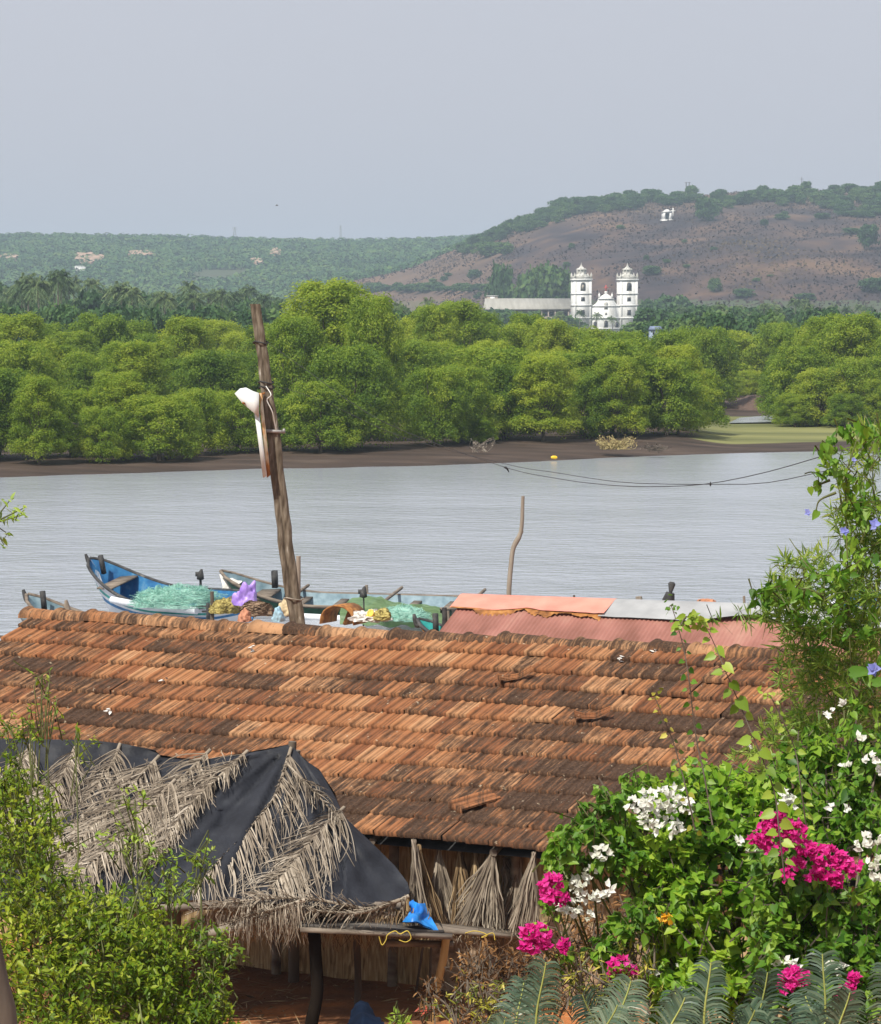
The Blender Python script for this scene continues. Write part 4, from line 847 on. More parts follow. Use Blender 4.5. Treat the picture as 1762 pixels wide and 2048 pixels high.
post(1278, 1193, 1215, 66, .09, 'short square stake seen over the grey roof ridge', 'palebark')
post(1148, 1190, 1205, 66, .03, 'tiny stub seen over the pink roof ridge', 'bark')
post(1488, 1192, 1225, 60, .03, 'thin grey stick over the grey roof ridge near the bamboo', 'palebark')
# tall crooked stick
mb = MB(); pts = [A(1018, 1230, 64), A(1018, 1180, 64), A(1022, 1130, 64), A(1027, 1095, 64), A(1040, 1070, 64), A(1044, 1045, 64), A(1045, 1015, 64), A(1046, 992, 64)]
tube(mb, curve(pts, 24), np.interp(np.linspace(0, 1, 24), [0, .3, .55, .62, .7, 1], [.055, .052, .05, .06, .045, .035]), 8); tube(mb, [A(1041, 1068, 64), A(1046, 1062, 64)], [.04, .025], 6)
tag(mb.build('crooked_stick', M['palebark'], smooth=True), 'tall crooked bare stick rising against the water behind the pink shed', 'stick')
# engine parts and a covered load over the grey ridge
t_ = thing('outboard_motor', 'black outboard motor tilted up over the grey roof ridge', 'motor', tuple(A(1335, 1212, 62)))
mb = MB(); tube(mb, [(-.05, 0, -.2), (.02, 0, .12), (.06, 0, .28)], [.10, .13, .09], 8); mb.build('cowling', M['blackwood'], t_, False)
mb = MB(); tube(mb, [(.06, 0, .26), (.09, 0, .46), (.10, 0, .5)], [.03, .08, .05], 7); mb.build('handle', M['blackwood'], t_, False)
o = heap(1412, 1203, 62, 36, 10, .4, flat('terracotta_cloth', (.40, .18, .10)), 'cloth_bundle', 'terracotta hump lying behind the grey roof ridge', 'cloth', 41, 0, .01, .4)
post(1400, 1200, 1216, 62, .03, 'black fin shaped stub left of the terracotta hump', 'blackwood')
# ================================================================ UTILITY POLE, LAMP, WIRES
M['concrete'] = mat('weathered_pole', [(.3, (.05, .037, .024)), (.5, (.125, .10, .072)), (.66, (.20, .17, .13)), (.78, (.42, .40, .36))], scale=9, detail=9, stretch=(2.5, 2.5, .5), rough=.95, bump=.012, bscale=12)
up = thing('utility_pole', 'tall weathered pole leaning to the left behind the ridge tiles', 'pole', tuple(A(598, 1290, 45) * (1, 1, 0) + (0, 0, 1.1)))
mb = MB(); pts = [A(598, 1300, 45), A(594, 1240, 45), A(577, 1130, 45), A(565, 1030, 45), A(548, 880, 45), A(530, 750, 45), A(518, 660, 45), A(512, 608, 45)]
C = curve(pts, 26); n = 26; hw = np.interp(np.linspace(0, 1, n), [0, .3, .6, 1], [.114, .108, .097, .073])
prof = [(-1, -.75), (-.28, -.75), (-.2, -.6), (.0, -.6), (.08, -.75), (1, -.75), (1.0, .75), (-1, .75)]
V = np.array([[C[i] + np.array((a * hw[i] + (vnoise(C[i][None] * 9, 3)[0] - .5) * .03, b_ * hw[i], 0)) for a, b_ in prof] for i in range(n)]); m = len(prof)
i = (np.arange(n - 1) * m)[:, None]; j = np.arange(m)[None]; j2 = (j + 1) % m
mb.add(V.reshape(-1, 3), np.stack([i + j, i + j2, i + m + j2, i + m + j], -1).reshape(-1, 4)); mb.add(V[-1], [tuple(range(m))]); mb.build('post', M['concrete'], up)
def onpole(y): 
    k = np.interp(y, [608, 660, 750, 880, 1030, 1130, 1240], [512, 518, 530, 548, 565, 577, 594]); return A(k, y, 45)
M['wire'] = flat('dark_wire', (.03, .03, .032), .6)
for y, mm in ((685, 'wire'), (765, 'wire'), (775, 'wire'), (1197, 'palebark')):
    p = onpole(y); mb = MB(); r_ = .105 if y < 1000 else .135; a = np.linspace(0, 2 * pi, 9); tube(mb, [p + np.array((r_ * 1.08 * cos(q), r_ * .9 * sin(q), .02 * sin(q * 2))) for q in a], .012, 5); mb.build('wire_tie', M[mm], up)
mb = MB(); p = onpole(862); box(mb, p + (0, -.09, 0), (.34, .05, .045), ry=.05); box(mb, p + (.17, -.02, 0), (.03, .12, .07)); mb.build('clamp', flat('galvanised_strap', (.34, .33, .32), .5), up)
lp = thing('street_light', 'white fluorescent street light with a flared head strapped to the leaning pole', 'street light', tuple(A(530, 958, 44.8)))
M['whiteplastic'] = mat('white_plastic', [(.3, (.58, .62, .62)), (.7, (.72, .76, .76))], scale=5, rough=.4)
def slab(mb, quad, Y0, Y1, tone=0):
    a = [A(x, y, Y0) for x, y in quad]; b = [A(x, y, Y1) for x, y in quad]; n = len(quad)
    mb.add(a + b, [tuple(range(n))[::-1], tuple(range(n, 2 * n))] + [(i, (i + 1) % n, n + (i + 1) % n, n + i) for i in range(n)])
mb = MB(); slab(mb, [(508, 820), (517, 815), (534, 952), (526, 956)], 44.70, 44.86); mb.build('tube_cover', M['whiteplastic'], lp)
mb = MB(); slab(mb, [(517, 786), (524, 786), (541, 950), (534, 956)], 44.74, 44.88); mb.build('rusty_batten', mat('rusty_paint', [(.42, (.62, .55, .40)), (.55, (.42, .20, .06)), (.7, (.20, .08, .03))], scale=9, rough=.8, detail=6, stretch=(1, 1, .3)), lp)
mb = MB(); slab(mb, [(469, 787), (480, 777), (492, 775), (506, 782), (518, 786), (518, 834), (508, 826), (484, 806)], 44.62, 44.9); mb.build('reflector_head', M['whiteplastic'], lp)
mb = MB(); slab(mb, [(485, 803), (490, 805), (489, 809), (484, 807)], 44.58, 44.62); mb.build('latch', M['rust'], lp)
mb = MB(); slab(mb, [(524, 786), (530, 784), (530, 788), (524, 790)], 44.76, 44.9); mb.build('bracket', M['rust'], lp)
def wire(pts, label, r=.012, n=40, cat='wire'):
    mb = MB(); tube(mb, curve(pts, n), r, 5); return tag(mb.build('cable', M['wire']), label, cat)
wire([onpole(685) + (.1, 0, 0), A(610, 738, 43), A(760, 840, 39), A(990, 928, 34), A(1115, 957, 31), A(1230, 971, 28), A(1330, 973, 26), A(1420, 967, 24.5), A(1530, 945, 23), A(1660, 908, 21)], 'upper cable from the pole top, crossing the water and rising into the vine', .0034)
wire([onpole(770) + (.1, 0, 0), A(640, 800, 43), A(800, 872, 39), A(1012, 928, 34), A(1110, 945, 31), A(1230, 963, 28), A(1330, 968, 26), A(1420, 968.5, 24.5), A(1530, 966, 23), A(1660, 940, 21)], 'lower cable from the lamp, knotted to the other over the water', .0030)
mb = MB(); p = A(1421, 968, 24.4); box(mb, p, (.014, .014, .014)); tube(mb, [p + (0, 0, -.018), p + (.0, 0, .018)], [.006, .004], 5); tag(mb.build('cable_knot', M['wire']), 'small knot where the two cables cross over the water', 'knot')
mb = MB(); p = A(1013, 936, 33.5); tube(mb, curve([p + (-.03, 0, .01), p, p + (.03, 0, -.05)], 5), [.006, .014, .010, .008, .003], 5); tag(mb.build('cable_knot', M['wire']), 'scrap caught on the upper cable above the mud bank', 'scrap')
wire([onpole(772) + (.0, -.12, 0), A(542, 790, 44.7), A(534, 800, 44.7), A(545, 825, 44.7), A(552, 860, 44.8)], 'loose pale flex dangling beside the head of the street light', .008).data.materials[0] = M['whitecloth']
# ================================================================ RED SHED
M['redsheet'] = mat('faded_red_sheet', [(.3, (.19, .078, .055)), (.52, (.31, .135, .105)), (.8, (.42, .24, .18))], scale=1.6, detail=8, rough=.6, stretch=(1, .3, 1))
M['pinksheet'] = mat('pink_flashing', [(.3, (.54, .20, .15)), (.7, (.66, .29, .22))], scale=2.5, detail=6, rough=.6)
M['greysheet'] = mat('grey_flashing', [(.3, (.27, .275, .28)), (.7, (.38, .385, .39))], scale=2.5, detail=6, rough=.6)
SA = R(21); so_ = A(935, 1189, 52); sh = thing('tin_shed', 'low shed with a corrugated pink-red roof between the tiled hut and the boats', 'shed', (so_[0], so_[1], 1.0), (0, 0, -SA))
zr = so_[2] - 1.0; SL = tan(R(20))
def corr(x0, x1, y0, y1, side=-1, sag=0, seed=0):
    n = int((x1 - x0) / .019); xs = np.linspace(x0, x1, n); mb = MB(); cz_ = .011 * np.sin(xs * 2 * pi / .076)
    ys = np.linspace(y0, y1, 5); V = []
    for y in ys: V += [(x, side * y, zr - y * SL + c_ + .012 * sin(x * 1.7 + seed)) for x, c_ in zip(xs, cz_)]
    V = np.array(V); i = (np.arange(4) * n)[:, None]; j = np.arange(n - 1)[None]; mb.add(V, np.stack([i + j, i + j + 1, i + j + 1 + n, i + j + n], -1).reshape(-1, 4)); return mb
x = .02; k = 0
while x < 8.6:
    o = corr(x, x + 1.16, .05, 2.3, -1, seed=k); 
    for v in o.v: v[:, 2] += .006 * (k % 2)
    o.build('roof_sheet', M['redsheet'], sh, False, smooth=True); x += 1.1; k += 1
corr(0, 8.8, .05, 2.3, 1).build('roof_sheet', M['redsheet'], sh, False, smooth=True)
def flash(x0, x1, m, nm, edge, drop, seed):
    n = 60; xs = np.linspace(x0, x1, n); mb = MB(); rows = []
    for k, (yy) in enumerate(np.linspace(-.42, .3, 9)):
        w_ = np.interp(xs, [e[0] for e in edge], [e[1] for e in edge]) if yy < 0 else np.ones(n)
        y_ = yy * (w_ / .42 if yy < 0 else np.ones(n)); wav = (fnoise(np.stack([xs * 2.5, xs * 0 + yy, xs * 0], -1), seed) - .5) * .05 * abs(yy) / .4
        lift = np.interp(xs, [d[0] for d in drop], [d[1] for d in drop]) * max(0, -yy / .42) ** 2
        rows.append(np.stack([xs, y_, zr + .045 - np.abs(y_) * SL * .95 - .02 * (abs(yy) < .06) + wav + lift], -1))
    V = np.array(rows); i = (np.arange(8) * n)[:, None]; j = np.arange(n - 1)[None]; Q = np.stack([i + j, i + j + 1, i + j + 1 + n, i + j + n], -1).reshape(-1, 4)
    mb.add(V.reshape(-1, 3), Q); mb.add(V.reshape(-1, 3) - (0, 0, .004), Q[:, ::-1]); return mb.build(nm, m, sh, False, smooth=True)
flash(-.1, 2.72, M['pinksheet'], 'ridge_flashing', [(-.1, .62), (.8, .68), (1.3, .56), (1.6, .66), (2.72, .72)], [(-.1, 0), (2.72, 0.03)], 5)['label'] = 'pink flashing with a ragged rusty edge'
flash(2.62, 8.8, M['greysheet'], 'ridge_flashing', [(2.6, .74), (4.2, .80), (5.2, .66), (6.2, .86), (8.8, .8)], [(2.6, 0), (4.4, 0), (5.3, .10), (6.0, 0), (8.8, 0)], 6)['label'] = 'pale grey flashing curling up in the middle'
mb = MB(); rr = np.random.default_rng(2)
xs = np.arange(-.08, 2.7, .02); n = len(xs); fn = fnoise(np.stack([xs * 4, xs * 0, xs * 0], -1), 8, 4); wd = np.clip((fn - .42) * .5, .006, .12); ye = -np.interp(xs, [-.1, .8, 1.3, 1.6, 2.72], [.62, .68, .56, .66, .72]) - .0
V = np.concatenate([np.stack([xs, ye + .03, zr + .048 + ye * SL * .95 + .012], -1), np.stack([xs, ye - wd, zr + .05 + ye * SL * .95 - wd * .9], -1)]); mb.add(V, [(i, i + 1, n + i + 1, n + i) for i in range(n - 1)]); mb.add(V + (0, .004, -.006), [(n + i, n + i + 1, i + 1, i) for i in range(n - 1)])
mb.build('rusty_edge', M['rust'], sh, False)
mb = MB(); h_ = zr - 2.2 * SL
box(mb, (4.4, -1.95, h_ / 2), (8.2, .12, h_ - .06)); box(mb, (4.4, 1.95, h_ / 2), (8.2, .12, h_ - .06)); box(mb, (.35, 0, h_ / 2), (.12, 3.8, h_ - .06)); box(mb, (8.4, 0, h_ / 2), (.12, 3.8, h_ - .06)); mb.build('wall', M['redsheet'], sh, False)
# ================================================================ TILED HUT
HA = R(27); HPH = R(19); TP = tan(HPH)
O_ = at(900, 1276, 29.0)
hut = thing('tiled_hut', 'long low hut with a weathered orange clay tile roof filling the middle of the picture', 'hut', (O_[0], O_[1], 1.3), (0, 0, -HA))
ZR = O_[2] - 1.3
XL, XR, QD = -4.83, 6.6, 3.72
def hloc(s, q, h=0.): return (s, -q, ZR - q * TP + h)
def hworld(s, q, h=0.):
    x, y, z = hloc(s, q, h); return np.array((O_[0] + x * cos(HA) + y * sin(HA), O_[1] - x * sin(HA) + y * cos(HA), z + 1.3))
def tile_mat():
    m = bpy.data.materials.new('clay_tile'); m.use_nodes = True; nt = m.node_tree; N = nt.nodes; Lk = nt.links; p = N['Principled BSDF']; p.inputs['Roughness'].default_value = .9; p.inputs['Specular IOR Level'].default_value = .15
    tc = N.new('ShaderNodeTexCoord')
    def noise(scale, stretch, det=5, dist=0, loc=(0, 0, 0), rot=(0, 0, 0)):
        mp = N.new('ShaderNodeMapping'); mp.inputs['Scale'].default_value = stretch; mp.inputs['Location'].default_value = loc; Lk.new(tc.outputs['Object'], mp.inputs[0])
        n = N.new('ShaderNodeTexNoise'); n.inputs['Scale'].default_value = scale; n.inputs['Detail'].default_value = det; n.inputs['Distortion'].default_value = dist; Lk.new(mp.outputs[0], n.inputs['Vector']); return n.outputs[0]
    def math_(op, a, b=None, c=None):
        q = N.new('ShaderNodeMath'); q.operation = op
        for i, v in enumerate((a, b, c)):
            if v is None: continue
            if isinstance(v, (int, float)): q.inputs[i].default_value = v
            else: Lk.new(v, q.inputs[i])
        return q.outputs[0]
    def ramp(f, st):
        r = N.new('ShaderNodeValToRGB'); e = r.color_ramp.elements
        while len(e) < len(st): e.new(.5)
        for k, (a, c) in enumerate(st): e[k].position = a; e[k].color = (*c, 1)
        Lk.new(f, r.inputs[0]); return r.outputs[0]
    def mixc(f, a, b, typ='MIX'):
        q = N.new('ShaderNodeMix'); q.data_type = 'RGBA'; q.blend_type = typ; Lk.new(f, q.inputs[0])
        for v, i in ((a, 6), (b, 7)):
            if isinstance(v, tuple): q.inputs[i].default_value = (*v, 1)
            else: Lk.new(v, q.inputs[i])
        return q.outputs[2]
    at_ = N.new('ShaderNodeAttribute'); at_.attribute_name = 'tone'; tone = at_.outputs['Fac']
    a2 = N.new('ShaderNodeAttribute'); a2.attribute_name = 'mould'; mould = a2.outputs['Fac']
    base = ramp(math_('MULTIPLY_ADD', noise(3, (1, 1, 1), 4), .5, math_('MULTIPLY', tone, .6)), [(.1, (.16, .060, .028)), (.35, (.265, .105, .046)), (.65, (.36, .16, .070)), (.9, (.45, .25, .13))])
    streak = noise(5.0, (9, .9, 1), 5, .3)
    blot = noise(7.0, (1, .8, 1), 7, .4, (3, 1, 0)); fine = noise(55, (1, .5, 1), 4)
    f = math_('ADD', math_('MULTIPLY', streak, .78), math_('MULTIPLY', blot, .40))
    f = math_('ADD', f, mould)
    f = math_('ADD', f, math_('MULTIPLY', math_('SUBTRACT', fine, .5), .35))
    dm = N.new('ShaderNodeMapRange'); dm.inputs[1].default_value = .54; dm.inputs[2].default_value = .80; Lk.new(f, dm.inputs[0])
    c = mixc(dm.outputs[0], base, ramp(fine, [(.3, (.028, .018, .013)), (.6, (.085, .05, .032)), (.8, (.16, .10, .065))]))
    lich = N.new('ShaderNodeMapRange'); lich.inputs[1].default_value = .70; lich.inputs[2].default_value = .76; lich.inputs[4].default_value = .8; Lk.new(noise(20, (1, 1, 1), 2, 0, (9, 9, 9)), lich.inputs[0])
    c = mixc(lich.outputs[0], c, (.50, .42, .30))
    # groove and course shadows darkened into the colour, stored per vertex from the tile profile
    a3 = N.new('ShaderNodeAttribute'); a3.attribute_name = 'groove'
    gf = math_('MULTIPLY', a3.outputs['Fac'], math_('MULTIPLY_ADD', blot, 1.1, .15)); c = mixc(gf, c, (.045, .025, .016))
    Lk.new(c, p.inputs['Base Color'])
    b = N.new('ShaderNodeBump'); b.inputs['Distance'].default_value = .006; b.inputs['Strength'].default_value = 1; Lk.new(math_('ADD', fine, blot), b.inputs['Height']); Lk.new(b.outputs[0], p.inputs['Normal'])
    return m
M['tile'] = tile_mat()
TW, ROWS = .2145, 12
TE = QD / cos(HPH) / ROWS            # exposed length along the slope
pa = np.array([0, .03, .10, .17, .21, .25, .33, .40, .44, .50, .56, .60, .67, .75, .79, .84, .92, .98])
pc = np.array([.001, .015, .019, .015, .002, .0, .0, .002, .009, .010, .009, .002, .0, .0, .002, .009, .010, .004])
pg_ = np.array([1, .1, 0, .1, .95, 1, .3, .8, .1, 0, .1, .8, .2, .9, .8, .05, 0, 1])
def add_tile(V, Fc, tn, ml, gv, s, rr, row, side=1, lift=0., skew=None, tone=None, mld=None, hover=0.):
    n0 = sum(len(v) for v in V) if False else add_tile.n
    m = len(pa); L0 = -.055; L1 = TE + .012
    jx, jy, ja, jh = rr.normal(0, .004), rr.normal(0, .007), rr.normal(0, .010) if skew is None else skew, abs(rr.normal(0, .003))
    out = []
    for (t, dh) in ((L0, -.006), (TE * .35, .014), (TE * .75, .027), (L1, .037), (L1 + .001, -.002)):
        a = (pa) * TW * 1.02; sl = t + row * TE + jy
        bow = .012 * (np.abs(pa - .12) < .12) * (t >= L1) + .004 * (np.abs(pa - .5) < .1) * (t >= L1)
        xx = s + a + jx + ja * (t - TE * .5); sl2 = sl + bow + ja * 0 * a
        hh = pc * (1 if t < L1 + .0005 else .35) + dh + jh + lift + hover
        q = sl2 * cos(HPH) + hh * sin(HPH); z = ZR - sl2 * sin(HPH) + hh * cos(HPH)
        out.append(np.stack([xx, -q * side, z], -1))
    W_ = np.concatenate(out); V.append(W_)
    i = (np.arange(4) * m)[:, None]; j = np.arange(m - 1)[None]; Q = np.stack([i + j, i + m + j, i + m + j + 1, i + j + 1], -1).reshape(-1, 4)
    if side < 0: Q = Q[:, ::-1]
    Fc.append(Q + add_tile.n); add_tile.n += len(W_)
    tn.append(np.full(len(Q), rr.random() if tone is None else tone)); ml.append(np.full(len(Q), mld))
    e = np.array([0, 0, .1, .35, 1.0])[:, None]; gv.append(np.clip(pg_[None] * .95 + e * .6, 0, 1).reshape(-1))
def tiles(side, seed):
    rr = np.random.default_rng(seed); V, Fc, tn, ml, gv = [], [], [], [], []; add_tile.n = 0
    nc = int((XR - XL) / TW)
    sagr = [rr.normal(0, .006) for _ in range(nc + 1)]
    for r in range(ROWS):
        last = 0
        for c in range(nc):
            s = XL + c * TW + (r % 2) * .0
            wx = s / 1.3; big = fnoise(np.array([[wx * .55, r * .38, seed]]), 4, 2)[0]
            right = .13 * sstep(-1, 4.5, s + r * .12) - .07 * (1 - sstep(-4.5, -2.5, s))
            last = rr.choice([last, rr.normal(0, .11)], p=[.4, .6])
            mld = (big - .5) * .50 + right + last + .05 - .025 * (r < 2)
            tn0 = rr.random()
            if r >= 10 and 1.2 < s < 3.5: pass
            if side == 1 and r == 11 and rr.random() < .04: pass
            sag = -.035 * np.exp(-((s - 1.2) / 2.2) ** 2) * sin(pi * (r + .5) / ROWS) * 1.0 + .02 * sin(s * .9 + .5)
            add_tile(V, Fc, tn, ml, gv, s, rr, r, side, tone=tn0, mld=mld, hover=sag + (.012 if rr.random() < .04 else 0))
    mb = MB(); mb.v = [np.concatenate(V)]; mb.n = len(mb.v[0]); F_ = np.concatenate(Fc); mb.fs = [F_]; mb.att = [np.concatenate(tn)]; mb.mi = [np.zeros(len(F_), int)]
    o = mb.build('tile_roof', M['tile'], hut, False); me = o.data
    a = me.attributes.new('mould', 'FLOAT', 'FACE'); a.data.foreach_set('value', np.concatenate(ml).astype(np.float32))
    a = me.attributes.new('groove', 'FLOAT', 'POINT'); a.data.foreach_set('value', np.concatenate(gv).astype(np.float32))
    return o
tiles(1, 1); tiles(-1, 2)
# ridge tiles: overlapping half round caps with mortar collars
rr = np.random.default_rng(8); x = XL - .12; k = 0
mbR = MB(); ml = []; gvv = []
while x < XR:
    L_ = .395; n = 9; an_ = np.linspace(-.12, pi + .12, n); a0 = rr.normal(0, .012); dz = rr.normal(0, .007) - .035 * np.exp(-((x - 1) / 2.0) ** 2) + .02 * sin(x * .9 + .5)
    ring = []
    for (xx, r_, up_z) in ((-.035, .108, .0), (0.0, .126, .006), (.02, .128, .008), (.05, .112, .004), (L_ * .6, .106, .0), (L_ + .01, .100, -.004)):
        ring.append(np.stack([np.full(n, x + xx) , -np.cos(an_) * r_ * 1.18 + a0 * xx * 3, ZR + dz + up_z - .012 + np.sin(an_) * r_ * .80], -1))
    V = np.concatenate(ring); i = (np.arange(5) * n)[:, None]; j = np.arange(n - 1)[None]; Q = np.stack([i + j, i + n + j, i + n + j + 1, i + j + 1], -1).reshape(-1, 4)
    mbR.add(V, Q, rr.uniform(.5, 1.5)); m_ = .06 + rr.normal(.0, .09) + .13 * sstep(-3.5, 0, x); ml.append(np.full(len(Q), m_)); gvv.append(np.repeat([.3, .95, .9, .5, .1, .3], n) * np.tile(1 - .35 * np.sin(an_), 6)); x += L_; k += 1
o = mbR.build('ridge_tiles', M['tile'], hut, False, smooth=True)
a = o.data.attributes.new('mould', 'FLOAT', 'FACE'); a.data.foreach_set('value', np.concatenate(ml).astype(np.float32))
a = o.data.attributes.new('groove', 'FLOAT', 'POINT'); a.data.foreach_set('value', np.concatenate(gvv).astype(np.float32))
# battens, rafters, posts, walls
mb = MB()
for sd_ in (1, -1):
    mb.add([(XL + .05, 0, ZR - .10), (XR - .05, 0, ZR - .10), (XR - .05, -sd_ * (QD - .06), ZR - (QD - .06) * TP - .10), (XL + .05, -sd_ * (QD - .06), ZR - (QD - .06) * TP - .10)], [(0, 1, 2, 3)])
mb.build('roof_underside', M['blackwood'], hut, False)
for k, s in enumerate(np.arange(XL + .2, XR, 1.15)):
    mb = MB(); a, b_ = hloc(s, .1, -.10), hloc(s, QD - .03, -.07); tube(mb, [a, b_], .035, 6); mb.build('rafter', M['wood'], hut, False)
M['straw'] = mat('straw_mat', [(.25, (.12, .075, .035)), (.5, (.36, .25, .13)), (.75, (.58, .46, .28))], scale=6, stretch=(7, 7, .8), detail=8, rough=.95, bump=.02, distort=.4)
M['weave'] = mat('woven_palm_mat', [(.3, (.16, .10, .06)), (.7, (.40, .29, .20))], scale=14, stretch=(1, 1, 1), detail=5, rough=.95, bump=.02)
zE = ZR - (QD - .35) * TP - .12
mb = MB(); xw = np.linspace(XL + .25, XR - .2, 90); nz_ = 14; V = []
for z in np.linspace(-.1, zE, nz_): V += [(a, -(QD - .42) + .05 * float(vnoise(np.array([[a * 3, z * 2.5, 1]]), 2)[0]), z) for a in xw]
V = np.array(V); i = (np.arange(nz_ - 1) * 90)[:, None]; j = np.arange(89)[None]; mb.add(V, np.stack([i + j, i + j + 1, i + j + 91, i + j + 90], -1).reshape(-1, 4)); mb.build('front_wall', M['straw'], hut, False)
mb = MB(); box(mb, (XL + .3, 0, zE / 2), (.1, 2 * (QD - .45), zE)); box(mb, ((XL + XR) / 2, QD - .42, zE / 2), (XR - XL - .5, .1, zE)); box(mb, (XR - .25, 0, zE / 2), (.1, 2 * (QD - .45), zE)); mb.build('wall', M['straw'], hut, False)
mb = MB()
for xg in (XL + .3, XR - .25): mb.add([(xg, -(QD - .5), zE), (xg, QD - .5, zE), (xg, 0, ZR - .15)], [(0, 1, 2)])
mb.build('gable', M['straw'], hut, False)
for s in (.0, 1.15, 2.3, 3.4, -1.2, -2.6):
    mb = MB(); tube(mb, [(s, -(QD - .34), -.1), (s + .03, -(QD - .33), zE + .05)], .045, 7); mb.build('post', M['wood'], hut, False)
# woven panel leaning low at the right
mb = MB(); g_ = 30; V = []
for a in range(g_): 
    for b_ in range(14): V.append((1.55 + a * .075, -(QD - .30) - .012 * ((a + b_) % 2) + .01 * (b_ % 3) - .03 * (13 - b_) / 13, .02 + b_ * .055))
V = np.array(V); i = (np.arange(g_ - 1) * 14)[:, None]; j = np.arange(13)[None]; mb.add(V, np.stack([i + j, i + j + 14, i + j + 15, i + j + 1], -1).reshape(-1, 4)); mb.build('woven_panel', M['weave'], hut, False)
# loose tiles lying on the roof
def loose(s, q, rot, label, tone=.8, name='loose_tile', curl=False):
    V, Fc, tn, ml_, gv = [], [], [], [], []; add_tile.n = 0; rr = np.random.default_rng(int(s * 100 + 700))
    add_tile(V, Fc, tn, ml_, gv, 0, rr, 0, 1, tone=tone, mld=-.3); W_ = np.concatenate(V); c = W_.mean(0); W_ = W_ - c
    W2 = W_.copy(); n_ = np.array((0, -sin(HPH), cos(HPH)))
    e1 = np.array((1, 0, 0)); e2 = np.array((0, -cos(HPH), -sin(HPH))); a = W_ @ e1; b_ = W_ @ e2; h = W_ @ n_
    if curl: a, b_, h = a * .35, b_ * .8, h + .10 * (b_ / .2) ** 2 * .5
    W_ = e1 * (a * cos(rot) - b_ * sin(rot))[:, None] + e2 * (a * sin(rot) + b_ * cos(rot))[:, None] + n_ * (h + .045)[:, None]
    F_ = np.concatenate(Fc); base = hworld(s, q, .02)
    Rm = np.array([[cos(HA), sin(HA), 0], [-sin(HA), cos(HA), 0], [0, 0, 1]]); W_ = W_ @ Rm.T + base
    mb = MB(); mb.add(W_, F_, tone); mb.add(W_ - (0, 0, .012), F_[:, ::-1], tone); o = mb.build(name, M['tile'])
    a = o.data.attributes.new('groove', 'FLOAT', 'POINT'); a.data.foreach_set('value', np.tile(np.concatenate(gv), 2).astype(np.float32))
    return tag(o, label, 'roof tile')
def roofat(px, py):
    best = None
    for Y in np.arange(22, 32, .02):
        p = at(px, py, Y); dx, dy = p[0] - O_[0], p[1] - O_[1]; lx = dx * cos(HA) - dy * sin(HA); ly = dx * sin(HA) + dy * cos(HA)
        if ly > 0: continue
        d = abs(p[2] - (ZR + 1.3 + ly * TP))
        if best is None or d < best[0]: best = (d, lx, -ly)
    return best[1:]
s, q = roofat(940, 1617); loose(s, q, .55, 'loose reddish tile lying askew near the lower edge of the roof', .35)
s, q = roofat(1178, 1447); loose(s, q, 1.2, 'broken curved tile piece lying on the dark middle right part of the roof', .2, 'tile_fragment', True)
s, q = roofat(1025, 1370); loose(s, q, .9, 'broken tile shard lying in the upper middle of the roof', .5, 'tile_fragment', True)
rr = np.random.default_rng(77)
for i, (x, y, lb) in enumerate([(507, 1307, 'white dropping speck near the ridge left of the pole'), (217, 1431, 'white speck on the left part of the tiles'), (325, 1370, 'white speck in the fourth tile row on the left'), (1240, 1328, 'larger pale speck on the dark tiles right of the middle'), (1310, 1313, 'pale speck just under the ridge on the right'), (1500, 1507, 'white speck beside the long climbing shoot')]):
    s, q = roofat(x, y); c = hworld(s, q, .045); mb = MB(); leaves(mb, c + rr.normal(size=(5, 3)) * .012, rv(rr, 5) * (1, 1, .2), np.tile((0, -.3, 1.), (5, 1)), .045, .03, HEART); tag(mb.build('white_petal', M['whitecloth']), lb, 'petal')
# ================================================================ LEAN-TO WITH TARP AND DRY FRONDS
M['tarp'] = mat('black_tarp', [(.3, (.012, .013, .017)), (.6, (.022, .024, .031)), (.85, (.05, .054, .062))], scale=3, detail=8, rough=.6, bump=.012, bscale=9, spec=.25)
M['dryfrond'] = mat('dry_palm_frond', [(.1, (.09, .07, .052)), (.5, (.25, .205, .155)), (.95, (.46, .40, .32))], scale=3, island=.7, rough=.9, tone=.15)
def tarpY(px, py):
    lx = 590 + (py - 1490) * .16
    if px <= lx: return np.interp(py, [1470, 1500, 1810, 1880], [25.6, 25.45, 23.5, 23.35]) + .00035 * (px - 590)
    a = np.interp(py, [1470, 1490, 1810, 1880], [25.6, 25.5, 23.5, 23.35]); return a + (px - lx) * .0042
def T_(px, py, off=0.): return at(px, py, float(tarpY(px, py)) - off)
RIDGE = [(-60, 1474), (60, 1478), (180, 1480), (250, 1488), (310, 1500), (322, 1512), (400, 1520), (450, 1512), (520, 1500), (580, 1488), (610, 1520), (640, 1540), (668, 1590), (690, 1635), (740, 1682), (790, 1732), (815, 1765), (819, 1780)]
EAVE = [(-60, 1830), (60, 1830), (150, 1820), (240, 1815), (330, 1805), (390, 1800), (450, 1802), (520, 1806), (560, 1808), (600, 1810), (630, 1812), (660, 1813), (690, 1812), (715, 1812), (740, 1812), (775, 1803), (805, 1797), (819, 1786)]
lt = thing('tarp_shelter', 'low shelter roofed with torn black plastic sheet and grey dry palm fronds', 'shelter', tuple(A(500, 1900, 24.3) * (1, 1, 0) + (0, 0, 1.3)))
nr, nc = 70, 150; tC = np.linspace(0, 1, nc); Rp = np.stack([np.interp(tC * (len(RIDGE) - 1), range(len(RIDGE)), [r_[k] for r_ in RIDGE]) for k in (0, 1)], -1); Ep = np.stack([np.interp(tC * (len(EAVE) - 1), range(len(EAVE)), [r_[k] for r_ in EAVE]) for k in (0, 1)], -1)
V = np.zeros((nr, nc, 3))
